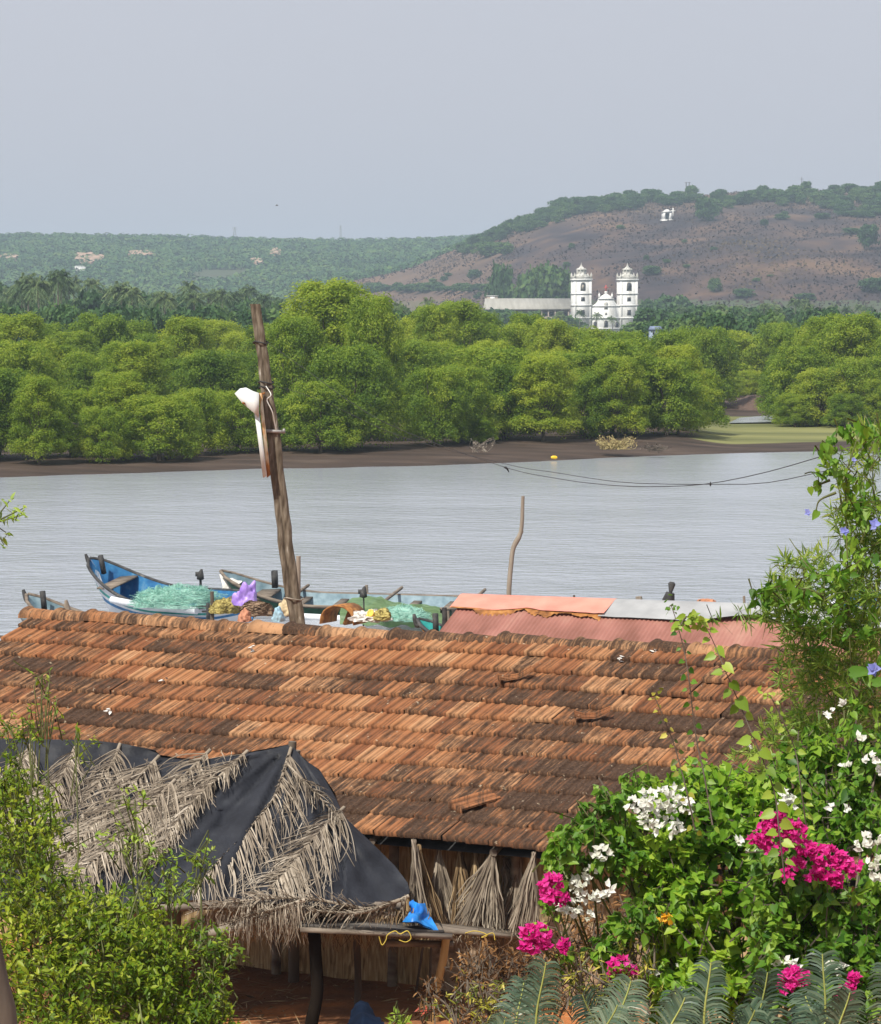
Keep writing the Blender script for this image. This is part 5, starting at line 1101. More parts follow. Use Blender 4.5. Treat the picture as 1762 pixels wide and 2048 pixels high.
for i in range(nr):
    t = i / (nr - 1)
    for j in range(nc):
        x, y = Rp[j] * (1 - t) + Ep[j] * t
        # folds running from the apex
        dx, dy = x - 585, y - 1485; a = math.atan2(dy, dx); f = .035 * sin(a * 17 + .6) * min(1, math.hypot(dx, dy) / 120) + .022 * sin(a * 41 + 2) * min(1, math.hypot(dx, dy) / 120) + .035 * (vnoise(np.array([[x / 22, y / 30, 3]]), 9)[0] - .5) + .05 * (vnoise(np.array([[x / 60, y / 90, 0]]), 6)[0] - .5)
        if 440 < x < 560: f += .06 * exp(-((a - 2.35) / .10) ** 2) - .05 * exp(-((a - 2.15) / .08) ** 2)
        if x > 690 and y > 1700: f += .10 * sin((x - 700) / 28) * sin((y - 1700) / 40)
        V[i, j] = at(x, y, float(tarpY(x, y)) + f)
V = V.reshape(-1, 3); i = (np.arange(nr - 1) * nc)[:, None]; j = np.arange(nc - 1)[None]; Q = np.stack([i + j, i + nc + j, i + nc + j + 1, i + j + 1], -1).reshape(-1, 4)
mb = MB(); mb.add(V, Q); mb.add(V + (0, .012, -.004), Q[:, ::-1]); tp = mb.build('tarp_sheet', M['tarp'], lt, smooth=True)
# back slope so the shelter is closed from behind
mb = MB(); bk = [at(*Rp[j_], float(tarpY(*Rp[j_]))) for j_ in range(0, 100, 6)]; mb.add(np.array([p for b_ in bk for p in (b_, b_ + np.array((0.15, .9, -.42)))]), [(2 * k_, 2 * k_ + 2, 2 * k_ + 3, 2 * k_ + 1) for k_ in range(len(bk) - 1)]); mb.build('back_sheet', M['tarp'], lt)
for (px, y0, Y, r_) in ((120, 1810, 23.9, .05), (345, 1800, 23.8, .05), (585, 1498, 25.6, .05)):
    mb = MB(); p = A(px, y0, Y); tube(mb, [(p[0], p[1] + .1, 1.2), (p[0] + .02, p[1] + .05, p[2] - .02)], r_, 7); mb.build('post', M['bark'], lt)
mb = MB(); p = T_(583, 1490, .0); tube(mb, [p - (0, 0, .1), p + (.01, 0, .03)], .035, 6); mb.build('pole_end', M['bark'], lt)
mb = MB(); tube(mb, [T_(60, 1836), T_(400, 1812), T_(800, 1812)], .035, 7); mb.build('eave_pole', M['wood'], lt)
mb = MB(); tube(mb, [A(418, 1868, 23.4), A(460, 1858, 23.4), A(500, 1848, 23.5)], [.035, .04, .04], 7); mb.build('pole_end', M['palebark'], lt)
# fronds: rachis in picture coordinates laid on the sheet, leaflets hanging down the slope
def frond(rach, la, lb, label, seed, n=64, off=.03, dL=(.1, 1.0), dR=(.35, 1.0), w=.0062, name='dry_palm_frond', group=None, surf=T_, wav=.10, lenprof=None):
    rr = np.random.default_rng(seed); t = thing(name, label, 'palm frond', tuple(surf(rach[-1][0], rach[-1][1], off)), group=group)
    rp = curve([(x, y, 0) for x, y in rach], 24)[:, :2]; C = np.array([surf(x, y, off + .012) for x, y in rp])
    mb = MB(); tube(mb, C, np.linspace(.017, .004, 24), 5); mb.build('rachis', M['dryfrond'], t)
    for sg, L_, d0 in ((-1, la, dL), (1, lb, dR)):
        if L_ <= 0: continue
        mb = MB(); tt = np.sort(rr.uniform(.03, .99, n)); m = 9; P = np.zeros((n, m, 3))
        for k, q in enumerate(tt):
            b_ = np.array([np.interp(q, np.linspace(0, 1, 24), rp[:, j]) for j in (0, 1)]); tg = np.array([np.interp(q, np.linspace(0, 1, 24), np.gradient(rp[:, j])) for j in (0, 1)]); tg = tg / np.linalg.norm(tg)
            nrm = np.array((-tg[1], tg[0])) * -sg
            env = sin(pi * min(.97, .22 + q * .74)) ** .6; L = L_ * env * rr.uniform(.45, 1.15)
            d = tg * d0[0] + nrm * .75 + rr.normal(size=2) * .15; cur = b_.copy(); g_ = np.array((0, 1.)); bend = rr.uniform(.5, 1.1) * d0[1]
            ph = rr.uniform(0, 6); cu = rr.normal(0, .6)
            for s_ in range(m):
                P[k, s_] = surf(cur[0], cur[1], off + .02 + .02 * rr.random() + .035 * sin(pi * s_ / (m - 1)) * rr.random())
                u = s_ / (m - 1); dd = d * (1 - bend * u) + g_ * bend * (.35 + u) + nrm * wav * sin(ph + u * 7) + np.array((cu * u * u, 0)); dd /= np.linalg.norm(dd); cur = cur + dd * L / (m - 1)
        W_ = w * np.linspace(1, .25, m)[None] * rr.uniform(.6, 1.3, n)[:, None]
        Sd = unit(np.cross(P[:, -1] - P[:, 0], np.array((0.2, -1, .5))) + rv(rr, n) * .35); ribbons(mb, P, W_, Sd, rr.uniform(-.8, .8, n)); mb.build('leaflets', M['dryfrond'], t)
    return t
FR = [
 ([(240, 1488), (222, 1530), (170, 1600), (120, 1670), (70, 1730)], 95, 75, 'dry frond lying furthest left on the sheet, its tip under the ridge'),
 ([(318, 1512), (280, 1552), (225, 1612), (160, 1680), (110, 1740)], 105, 80, 'second dry frond from the left, starting where the sheet is notched'),
 ([(420, 1500), (370, 1550), (320, 1600), (270, 1660), (225, 1730)], 115, 80, 'dry frond crossing the middle of the thatch, left of the bare black sheet'),
 ([(495, 1502), (437, 1555), (390, 1600), (350, 1650), (305, 1720)], 110, 30, 'dry frond bordering the bare black sheet on its left'),
 ([(350, 1560), (300, 1610), (240, 1670), (180, 1730), (120, 1780)], 105, 80, 'curly dry frond half covered by its neighbours in the left thatch'),
 ([(582, 1496), (562, 1560), (542, 1605), (486, 1672), (436, 1724), (380, 1784)], 10, 105, 'long dry frond hanging from the apex of the shelter'),
 ([(688, 1615), (650, 1650), (610, 1695), (570, 1745), (520, 1790), (470, 1810)], 75, 105, 'wide dry frond on the right of the sheet, its stub pointing at the hut eave'),
 ([(590, 1545), (625, 1580), (655, 1612), (680, 1640)], 34, 40, 'small ragged frond piece between the two big fronds'),
 ([(150, 1495), (120, 1560), (70, 1620), (10, 1690)], 90, 70, 'dry frond behind the bush at the far left of the shelter'),
 ([(60, 1490), (30, 1560), (-20, 1630)], 80, 60, 'dry frond end at the left picture edge'),
 ([(432, 1545), (395, 1600), (355, 1655), (305, 1730)], 60, 26, 'twisted dry frond with curling tips beside the bare sheet')]
for k, (rc, la, lb, label) in enumerate([(r_, a_ * 1.15, b_ * 1.2, l_) for r_, a_, b_, l_ in FR]): frond(rc, la, lb, label, 500 + k, n=125 if k not in (7,) else 34, off=.02 + .018 * (k % 5), dL=(.8, .5), dR=(.3, 1.0), w=.0068)
def E_(px, py, off=0.): return at(px, py, 23.45 - off + .0006 * (px - 500))
frond([(790, 1832), (700, 1812), (600, 1796), (500, 1800), (420, 1812), (370, 1830)], 46, 40, 'horizontal dry frond lying along the lower edge of the shelter', 600, n=90, surf=E_, dL=(.9, .4), dR=(.9, .5), wav=.2)
frond([(800, 1800), (720, 1826), (620, 1822), (520, 1832), (440, 1850)], 34, 46, 'matted frond hanging right under the horizontal one', 601, n=90, surf=E_, off=.08, dL=(.9, .4), dR=(.7, .7), wav=.25)
frond([(610, 1800), (560, 1815), (500, 1830), (455, 1850)], 20, 92, 'frond with long leaflets hanging off the eave onto the dirt view', 602, n=70, surf=E_, off=.12, dR=(.2, 1.2), wav=.15)
frond([(818, 1792), (800, 1800), (770, 1815), (720, 1822)], 20, 48, 'small frond curling out under the right corner of the sheet', 603, n=40, surf=E_, off=.03, dR=(.6, 1.0), wav=.2)
rr = np.random.default_rng(650); n = 600; m = 5; P = np.zeros((n, m, 3))
for k in range(n):
    while True:
        x, y = rr.uniform(-40, 700), rr.uniform(1500, 1815)
        if y > 1500 + .35 * abs(x - 480) * (x < 480) * .2 and not (x > 470 - (y - 1500) * .62 and x < 600 - (y - 1500) * .45) and not x > 560 + (y - 1500) * .45: break
    a = rr.normal(2.2, .7); L = rr.uniform(15, 60); cu = rr.normal(0, .8)
    for s_ in range(m):
        P[k, s_] = T_(x, y, .03 + .09 * rr.random()); x += cos(a) * L / m; y += sin(a) * L / m; a += cu / m
mb = MB(); ribbons(mb, P, .0055 * np.linspace(1, .3, m)[None] * rr.uniform(.5, 1.3, n)[:, None], unit(rv(rr, n) + (1., 0, .4)), rr.uniform(-1, .6, n)); tag(mb.build('frond_litter', M['dryfrond']), 'loose broken leaflets matted over the thatch of the shelter', 'litter', kind='stuff')
# shaggy fringe hanging below
def fringe(x0, x1, y0, y1, Y, n, label, seed, m_='dryfrond', name='straw_fringe', cat='straw', spread=14, w=.006):
    rr = np.random.default_rng(seed); m = 6; P = np.zeros((n, m, 3))
    for k in range(n):
        x = rr.uniform(x0, x1); ya = y0 + rr.normal(0, 5); L = (y1 - y0) * rr.uniform(.35, 1.0); cx_ = rr.normal(0, spread); Yk = Y + rr.uniform(-.25, .25)
        for s_ in range(m):
            u = s_ / (m - 1); P[k, s_] = at(x + cx_ * u * u + 4 * sin(u * 5 + k), ya + L * u, Yk)
    mb = MB(); ribbons(mb, P, w * np.linspace(1, .3, m)[None] * rr.uniform(.5, 1.4, n)[:, None], unit(rv(rr, n) + (1.5, 0, 0)), rr.uniform(-.7, .5, n)); return tag(mb.build(name, M[m_]), label, cat)
M['brownfrond'] = mat('old_brown_straw', [(.1, (.07, .042, .02)), (.5, (.22, .145, .075)), (.95, (.44, .33, .19))], scale=3, island=.7, rough=.9, tone=.15)
fringe(460, 860, 1822, 1905, 24.2, 420, 'shaggy brown straw fringe hanging under the shelter and the bench', 5, 'brownfrond')
fringe(400, 600, 1828, 1890, 23.6, 160, 'pale straw ends hanging at the left lower edge of the shelter', 6)
fringe(860, 1075, 1862, 1905, 24.6, 150, 'frayed straw ends hanging from the right end of the bench', 7, 'dryfrond')
# bundles of dry fronds leaning on the hut wall
def bundle(xt, yt, xb0, xb1, yb, Y, n, label, seed, m_='dryfrond', w=.0065):
    rr = np.random.default_rng(seed); m = 7; P = np.zeros((n, m, 3)); Yk = Y + rr.uniform(-.08, .08, n)
    for k in range(n):
        q = rr.random(); x1 = xb0 + (xb1 - xb0) * q; y1 = yb - rr.uniform(0, 30) - (rr.random() < .25) * rr.uniform(0, 60)
        for s_ in range(m):
            u = s_ / (m - 1); P[k, s_] = at(xt + rr.normal(0, 1) + (x1 - xt) * u ** 1.15 + 2.5 * sin(u * 6 + k), yt + rr.normal(0, 1) + (y1 - yt) * u, Yk[k] - .12 * u)
    mb = MB(); ribbons(mb, P, w * np.interp(np.linspace(0, 1, m), [0, .5, 1], [.7, 1.2, .4])[None] * rr.uniform(.5, 1.4, n)[:, None], unit(rv(rr, n) * .5 + (1, 0, 0)), rr.uniform(-.7, .6, n))
    return tag(mb.build('frond_bundle', M[m_]), label, 'palm frond')
bundle(828, 1680, 818, 862, 1860, 24.75, 70, 'narrow dry frond bundle hanging left on the hut wall beside the tarp', 1)
bundle(838, 1690, 850, 900, 1872, 24.9, 30, 'thin stalks fanning out right of the narrow bundle', 9, 'brownfrond')
bundle(920, 1692, 895, 955, 1880, 25.1, 120, 'brown frond bundle against the wall between the pale ones', 2, 'brownfrond')
bundle(985, 1700, 905, 1012, 1872, 24.8, 170, 'widest pale frond bundle in the middle of the hut wall', 3)
bundle(1068, 1705, 1018, 1082, 1872, 24.5, 150, 'dense pale frond bundle at the right end, near the magenta flowers', 4)
bundle(1010, 1716, 1000, 1060, 1790, 25.05, 60, 'curled frond behind the two pale bundles', 5)
bundle(1140, 1700, 1085, 1230, 1900, 24.9, 160, 'brown fronds behind the white flowers at the right of the wall', 6, 'brownfrond')
bundle(890, 1760, 838, 905, 1890, 25.2, 130, 'ragged straw hanging low on the wall above the bench', 7, 'brownfrond')
bundle(878, 1700, 850, 925, 1868, 25.15, 130, 'short matted straw bundle left of the brown bundle', 11)
bundle(950, 1704, 930, 990, 1878, 25.0, 110, 'straggly straw bundle between the brown and the widest pale bundle', 12, 'brownfrond')
bundle(1040, 1708, 985, 1050, 1876, 25.0, 110, 'flattened straw between the two pale bundles at the right', 13)
# bench
bn = thing('work_bench', 'rough plank bench with a dark top and two posts in front of the hut wall', 'bench', tuple(A(760, 2080, 23.6) * (1, 1, 0) + (0, 0, 1.3)))
def Bq(x, y, Y): return A(x, y, Y)
def plank(c4, th, m, nm, par=bn):
    P = np.array([A(*q) for q in c4]); mb = MB(); mb.add(np.vstack([P, P - (0, 0, th)]), [(0, 1, 2, 3), (7, 6, 5, 4), (0, 4, 5, 1), (1, 5, 6, 2), (2, 6, 7, 3), (3, 7, 4, 0)]); return mb.build(nm, m, par)
plank([(598, 1848, 23.35), (888, 1862, 23.85), (880, 1840, 24.7), (612, 1832, 24.2)], .03, mat('dark_board', [(.3, (.04, .036, .034)), (.7, (.13, .115, .10))], scale=7, rough=.7, stretch=(.4, 2, 1)), 'top')
plank([(600, 1857, 23.3), (905, 1872, 23.8), (905, 1866, 23.9), (600, 1851, 23.4)], .03, M['wood'], 'front_plank')
plank([(870, 1858, 23.9), (1050, 1872, 24.5), (1040, 1860, 24.9), (870, 1846, 24.4)], .03, M['wood'], 'top')
mb = MB(); tube(mb, [A(770, 1886, 23.9), A(905, 1889, 24.1)], .03, 7); mb.build('rail', M['wood'], bn)
def leg(pts, r, m, nm='post'):
    mb = MB(); P = curve([A(*p) for p in pts], 14); tube(mb, P, r * (1 + .25 * (fnoise(P * 6, 3) - .5)), 9); mb.build(nm, m, bn, smooth=True)
leg([(628, 1866, 23.6), (632, 1930, 23.6), (634, 1990, 23.58), (622, 2050, 23.55), (620, 2110, 23.5)], .052, flat('dark_trunk', (.012, .009, .007), .95, spec=.05))
leg([(893, 1870, 24.0), (886, 1920, 24.0), (872, 1985, 24.0), (868, 2070, 24.0)], .034, mat('yellow_wood', [(.3, (.24, .14, .05)), (.7, (.50, .33, .14))], scale=5, stretch=(2, 2, .3), rough=.8))
for (x0, x1) in ((846, 828), (862, 858)):
    mb = MB(); tube(mb, [A(x0, 1890, 24.9), A(x1, 2010, 24.9)], .012, 5); mb.build('brace', M['bark'], bn)
leg([(1000, 1872, 24.6), (1004, 1960, 24.6), (1002, 2060, 24.6)], .035, M['bark'])
leg([(712, 1866, 24.6), (716, 1960, 24.6), (712, 2060, 24.6)], .03, M['bark'])
M['bluesheet'] = mat('blue_plastic', [(.3, (.01, .12, .45)), (.7, (.03, .26, .68))], scale=8, rough=.4)
o = cloth([[A(818, 1805, 24.2), A(828, 1803, 24.25), A(838, 1807, 24.15), A(850, 1806, 24.25)], [A(822, 1818, 24.0), A(831, 1826, 24.1), A(843, 1820, 23.95), A(857, 1828, 24.1)], [A(812, 1834, 23.95), A(828, 1836, 23.8), A(845, 1840, 23.95), A(866, 1842, 23.95)], [A(806, 1847, 23.9), A(824, 1846, 23.75), A(850, 1850, 23.8), A(882, 1854, 23.85)]], seed=5, amp=.07, sub=9).build('plastic_sheet', M['bluesheet'], smooth=False)
tag(o, 'torn bright blue plastic sheet lying on the bench beside the tarp corner', 'plastic sheet')
M['yrope'] = flat('yellow_twine', (.55, .42, .07), .8)
for pts, lb in (([(758, 1873), (764, 1890), (772, 1880), (775, 1870), (790, 1862), (800, 1868), (815, 1862), (822, 1876), (812, 1884), (798, 1880)], 'tangled yellow twine hanging from the front of the bench'), ([(925, 1868), (950, 1862), (975, 1870), (960, 1876), (985, 1866), (990, 1880)], 'yellowish twine end on the right part of the bench')):
    mb = MB(); tube(mb, curve([A(x, y, 23.2 if x < 900 else 24.1) for x, y in pts], 60), .004, 5); tag(mb.build('twine', M['yrope']), lb, 'twine')
mb = MB(); tube(mb, curve([A(917, 1898, 23.9), (A(922, 1920, 23.8)), A(935, 1940, 23.8), A(942, 1960, 23.8)], 10), .008, 5); tag(mb.build('bare_twig', M['palebark']), 'bare pale twig dangling right of the yellow post', 'twig')
o = cloth([[A(712, 2010, 22.6), A(724, 2003, 22.8), A(740, 2014, 22.6)], [A(702, 2030, 22.3), A(726, 2026, 22.0), A(752, 2034, 22.3)], [A(690, 2052, 21.9), A(728, 2056, 21.8), A(768, 2056, 21.9)]], seed=15, amp=.06).build('plastic_sheet', mat('dark_blue_plastic', [(.3, (.004, .007, .015)), (.7, (.008, .016, .036))], scale=6, rough=.8, spec=.05), smooth=True)
tag(o, 'dark blue plastic heap on the dirt at the bottom edge', 'plastic sheet')
# litter of straw and twigs on the dirt
rr = np.random.default_rng(55); n = 5200; X = rr.uniform(-3.2, 3.2, n); Y = rr.uniform(21.2, 27.3, n); Z = near_z(Y) + (fnoise(np.stack([X / 1.7, Y / 1.7, X * 0], -1), 2) - .5) * .16 + .012
keep = fnoise(np.stack([X * 1.2, Y * 1.2, X * 0], -1), 12) > .42; X, Y, Z = X[keep], Y[keep], Z[keep]; n = len(X)
D = unit(np.stack([rr.normal(size=n), rr.normal(size=n), rr.normal(size=n) * .25], -1)); mb = MB(); leaves(mb, np.stack([X, Y, Z], -1), D, np.tile((0, 0, 1.), (n, 1)) + rr.normal(size=(n, 3)) * .3, rr.uniform(.03, .22, n), rr.uniform(.006, .02, n), DIAM)
tag(mb.build('leaf_litter', M['brownfrond']), 'dry straw and leaf litter scattered on the red dirt', 'litter', kind='stuff')
# ================================================================ FOREGROUND PLANTS
def leafmat(name, a, b, c, trans=.35, rough=.45, spec=.4, island=.55, tone=.2, scale=1.5):
    return mat(name, [(.12, a), (.5, b), (.9, c)], scale=scale, detail=2, island=island, tone=tone, trans=trans, rough=rough, spec=spec)
M['shrub'] = leafmat('shrub_leaf', (.05, .12, .008), (.18, .29, .015), (.42, .48, .04), trans=.48)
M['boug'] = leafmat('bougainvillea_leaf', (.06, .17, .012), (.19, .38, .025), (.42, .58, .06), trans=.5)
M['vine'] = leafmat('vine_leaf', (.045, .14, .012), (.13, .29, .024), (.30, .46, .05), trans=.5)
M['bamboo'] = leafmat('narrow_leaf', (.08, .18, .02), (.22, .36, .045), (.44, .52, .10), trans=.55)
M['young'] = leafmat('young_leaf', (.10, .20, .015), (.24, .36, .03), (.42, .50, .08))
M['cycad'] = leafmat('cycad_leaflet', (.035, .07, .045), (.085, .14, .09), (.19, .24, .16), trans=.12, rough=.35, spec=.5)
M['white'] = mat('white_bract', [(.2, (.60, .62, .50)), (.6, (.80, .80, .76))], scale=8, island=.4, trans=.3, rough=.7)
M['magenta'] = mat('magenta_bract', [(.15, (.45, .004, .14)), (.5, (.68, .015, .27)), (.9, (.84, .10, .46))], scale=8, island=.6, trans=.35, rough=.6)
M['blueflower'] = mat('blue_flower', [(.2, (.16, .20, .62)), (.7, (.38, .42, .82))], scale=8, island=.3, trans=.3)
M['croton'] = leafmat('croton_leaf', (.06, .09, .01), (.30, .30, .03), (.60, .52, .10), island=.9)
M['deadleaf'] = leafmat('dead_leaf', (.05, .025, .012), (.17, .085, .035), (.40, .22, .09), trans=.15, rough=.8, spec=.1)
M['greenstem'] = flat('green_stem', (.09, .10, .03), .6, .3)
def ell(rr, n, c, r, surf=.0):
    d = rv(rr, n) * (surf + (1 - surf) * rr.random((n, 1)) ** (1 / 3)); return c + d * r
def shoots(mb, st, rr, tips, dirs, L, nl, ll, lw, tpl, spread=.9, droop=.25, stem=.004, tone=0, opp=False, face=None):
    """each shoot is a small curved twig ending at its tip with leaves along it"""
    n = len(tips); tips = np.asarray(tips); dirs = unit(dirs); L = np.broadcast_to(L, (n,))
    base = tips - dirs * L[:, None] + rr.normal(size=(n, 3)) * .12 * L[:, None]; m = 5; u = np.linspace(0, 1, m)[None, :, None]
    midp = (base + tips) / 2 + rr.normal(size=(n, 3)) * .08 * L[:, None]; P = (1 - u) ** 2 * base[:, None] + 2 * u * (1 - u) * midp[:, None] + u * u * tips[:, None]
    if st is not None: ribbons(st, P, np.full((n, m), stem) * np.linspace(1.2, .4, m)[None], unit(np.cross(dirs, (0, 1., .2)) + 1e-4), 0)
    q = rr.uniform(.12, 1.0, (n, nl)); q[:, -1] = 1; q[:, -2] = .97; qq = q[..., None]
    Bp = (1 - qq) ** 2 * base[:, None] + 2 * qq * (1 - qq) * midp[:, None] + qq * qq * tips[:, None]
    sd_ = rv(rr, n * nl).reshape(n, nl, 3); D = unit(dirs[:, None] * .55 + sd_ * spread + np.array((0, 0, -droop)))
    Nn = unit(np.array((0, -.35, 1.)) + rr.normal(size=(n, nl, 3)) * .45) if face is None else unit(np.array(face) + rr.normal(size=(n, nl, 3)) * .4)
    s = rr.uniform(.55, 1.15, (n, nl)) * (1 - .35 * (q > .93)); tn = tone + rr.normal(0, .35, (n, 1)) + (q > .85) * .5
    leaves(mb, Bp.reshape(-1, 3), D.reshape(-1, 3), Nn.reshape(-1, 3), (ll * s).ravel(), (lw * s).ravel(), tpl, tn.ravel())
def blobtips(rr, px, py, rx, ry, Y, dep, n, surf=.35):
    c = at(px, py, Y); k = Y / F; return ell(rr, n, c, np.array((rx * k, dep, ry * k)), surf)
def limb(mb, pts, r0, r1, n=12, k=7):
    P = curve([at(*p) for p in pts], n); tube(mb, P, np.linspace(r0, r1, n), k)
def plant(name, label, cat, base, blobs, m, L, nl, ll, lw, tpl, seed, stems=(), barkm='greenstem', up=(0, -.1, 1.), outw=.6, group=None, sr=(.011, .005), leafname='foliage', **kw):
    rr = np.random.default_rng(seed); b = at(*base); gz_ = float(near_z(b[1])); t = thing(name, label, cat, (b[0], b[1], gz_ - .03), group=group); mb = MB(); st = MB()
    for (px, py, rx, ry, Y, dep, n) in blobs:
        tp = blobtips(rr, px, py, rx, ry, Y, dep, n); c = at(px, py, Y); d = unit((tp - c)) * outw + np.array(up) * .6 + rr.normal(size=tp.shape) * .35
        shoots(mb, st, rr, tp, d, L * rr.uniform(.6, 1.3, n), nl, ll, lw, tpl, tone=rr.normal(0, .1), **kw)
        bb = np.array((b[0], b[1], gz_)); mid = (bb + c) / 2 + rr.normal(size=3) * .12 + (0, 0, .1)
        tube(st, curve([bb + rr.normal(size=3) * (.08, .08, 0), mid, c], 8), np.linspace(sr[0], sr[1], 8), 6)
        for k in range(max(3, n // 14)):
            e = tp[rr.integers(0, n)]; tube(st, curve([c + (bb - c) * .15, (c + e) / 2 + rr.normal(size=3) * .05, e], 5), np.linspace(sr[1], .003, 5), 4, cap=False)
    for sq in stems: limb(st, sq[0], sq[1], sq[2])
    mb.build(leafname, m, t); st.build('branches', M[barkm], t); return t, rr
# --- left shrubs
plant('leafy_shrub', 'large yellow-green leafy shrub filling the lower left, in front of the tarp shelter', 'shrub', (190, 2300, 18.2),
      [(50, 1620, 80, 90, 19.0, .5, 80), (40, 1720, 90, 80, 18.6, .6, 80), (20, 1540, 50, 50, 19.2, .4, 30), (100, 1790, 130, 60, 18.4, .6, 110), (230, 1820, 120, 50, 18.3, .6, 90), (60, 1890, 130, 80, 18.2, .6, 100), (210, 1880, 140, 70, 18.0, .7, 130), (320, 1885, 80, 50, 18.1, .5, 60), (120, 1980, 140, 80, 17.8, .7, 130), (300, 1970, 110, 70, 17.9, .5, 110), (400, 2010, 60, 60, 17.9, .4, 50), (250, 2060, 200, 60, 17.5, .7, 120)],
      M['shrub'], .32, 13, .062, .026, LANCE, 900)
plant('leafy_shrub', 'thin leafy shoot rising alone against the orange tiles on the left', 'shrub', (95, 2300, 18.8), [(85, 1350, 18, 18, 19.2, .1, 3), (90, 1410, 36, 20, 19.2, .2, 5), (60, 1455, 50, 26, 19.2, .2, 9), (150, 1475, 40, 26, 19.2, .2, 6), (20, 1450, 30, 30, 19.2, .2, 10)], M['shrub'], .22, 8, .052, .022, LANCE, 901, sr=(.007, .004))
plant('leafy_shrub', 'spray of fresh leaves sticking out right over the thatch, below the bare black sheet', 'shrub', (330, 2300, 18.0), [(400, 1705, 40, 26, 18.3, .2, 10), (300, 1710, 60, 35, 18.3, .3, 12), (345, 1770, 60, 36, 18.2, .3, 20), (250, 1660, 60, 40, 18.4, .3, 9), (270, 1600, 60, 30, 18.6, .3, 5)], M['young'], .24, 9, .055, .022, LANCE, 902)
plant('leafy_shrub', 'green sprig reaching right into the dark gap under the shelter', 'shrub', (380, 2300, 17.9), [(410, 1880, 50, 45, 18.2, .25, 26), (455, 1885, 28, 18, 18.2, .15, 9), (430, 1960, 40, 40, 18.0, .2, 18), (450, 2010, 24, 28, 18.0, .15, 8)], M['shrub'], .22, 9, .06, .026, LANCE, 903)
# twig of leaves at the left edge over the water
t = thing('overhanging_branch', 'sprig of bright leaves entering at the left edge over the water', 'branch', tuple(at(-60, 1080, 14))); mb = MB(); st = MB(); rr = np.random.default_rng(904)
for tip, n in (((50, 1015), 7), ((30, 1035), 7), ((20, 1000), 5), ((12, 1065), 6), ((45, 1030), 5), ((8, 1090), 4), ((0, 1040), 8), ((-15, 1060), 8)):
    e = at(tip[0], tip[1], 14 + rr.uniform(-.1, .1)); shoots(mb, None, rr, e[None] + rr.normal(size=(2, 3)) * .01, np.array([(1, 0, .3)] * 2), .09, n, .045, .018, LANCE, spread=.9, tone=.3); tube(st, curve([at(-60, 1080, 14), at(-20, 1050, 14), e], 6), np.linspace(.008, .002, 6), 5)
mb.build('foliage', M['young'], t); st.build('twigs', M['greenstem'], t)
# tree trunk in the bottom left corner
t = thing('tree_trunk', 'smooth grey-brown tree trunk cut off by the bottom left corner', 'tree trunk', tuple(at(-30, 2200, 12) * (1, 1, 0) + (0, 0, float(near_z(12)) - .2)))
mb = MB(); P = curve([(at(20, 2048, 12) * (1, 1, 0) + (-.02, 0, 3.0)), at(-2, 2080, 12), at(-22, 1960, 12), at(-45, 1850, 12), at(-95, 1700, 12)], 14); tube(mb, P, np.linspace(.095, .07, 14) , 12); mb.build('trunk', M['bark'], t, smooth=True)
mb = MB(); tube(mb, curve([at(-45, 1850, 12), at(-110, 1790, 12), at(-190, 1700, 12)], 8), np.linspace(.05, .03, 8), 8); mb.build('limb', M['bark'], t, smooth=True)
# --- bougainvillea
def florets(mb, rr, px, py, rx, ry, Y, n, size=.034):
    tp = blobtips(rr, px, py, rx, ry, Y, rx * Y / F * .6, n, .55); c = at(px, py, Y)
    for k in range(3):
        o = unit(tp - c + np.array((0, -.12, .1))); a = rv(rr, n); D = unit(np.cross(o, a) + o * .55); leaves(mb, tp, D, unit(o + rr.normal(size=o.shape) * .3), size * rr.uniform(.7, 1.2, n), size * .85, HEART, rr.normal(0, .35, n))
def flowercluster(par, px, py, rx, ry, Y, n, kind, label=None, size=.034):
    rr = np.random.default_rng(int(px * 7 + py)); mb = MB(); florets(mb, rr, px, py, rx, ry, Y, n, size); o = mb.build('flower_cluster', M[kind], par); return o
bw, rr = plant('bougainvillea', 'sprawling white-flowered bougainvillea whose branches cover the right end of the hut roof', 'bougainvillea', (1490, 2350, 16.6),
      [(1340, 1590, 80, 40, 16.6, .4, 50), (1420, 1560, 90, 40, 16.8, .4, 60), (1255, 1650, 60, 36, 16.4, .3, 18), (1340, 1680, 90, 50, 16.4, .4, 80), (1440, 1640, 90, 50, 16.5, .5, 80), (1560, 1600, 80, 60, 16.8, .5, 70), (1310, 1760, 50, 60, 16.3, .3, 24), (1370, 1770, 80, 70, 16.2, .5, 80), (1400, 1870, 90, 70, 16.2, .5, 80), (1340, 1900, 40, 50, 16.2, .4, 18), (1520, 1760, 90, 80, 16.4, .5, 80), (1620, 1700, 80, 70, 16.5, .5, 70), (1360, 1960, 90, 50, 16.0, .4, 60), (1600, 1850, 90, 80, 16.2, .5, 90), (1480, 1960, 90, 50, 16.0, .4, 50)],
      M['boug'], .30, 12, .072, .056, HEART, 910, stems=[([(1478, 2200, 16.6), (1482, 2040, 16.6), (1470, 1900, 16.6), (1475, 1760, 16.6), (1440, 1640, 16.6)], .045, .02)], barkm='bark', droop=.55, spread=.8)
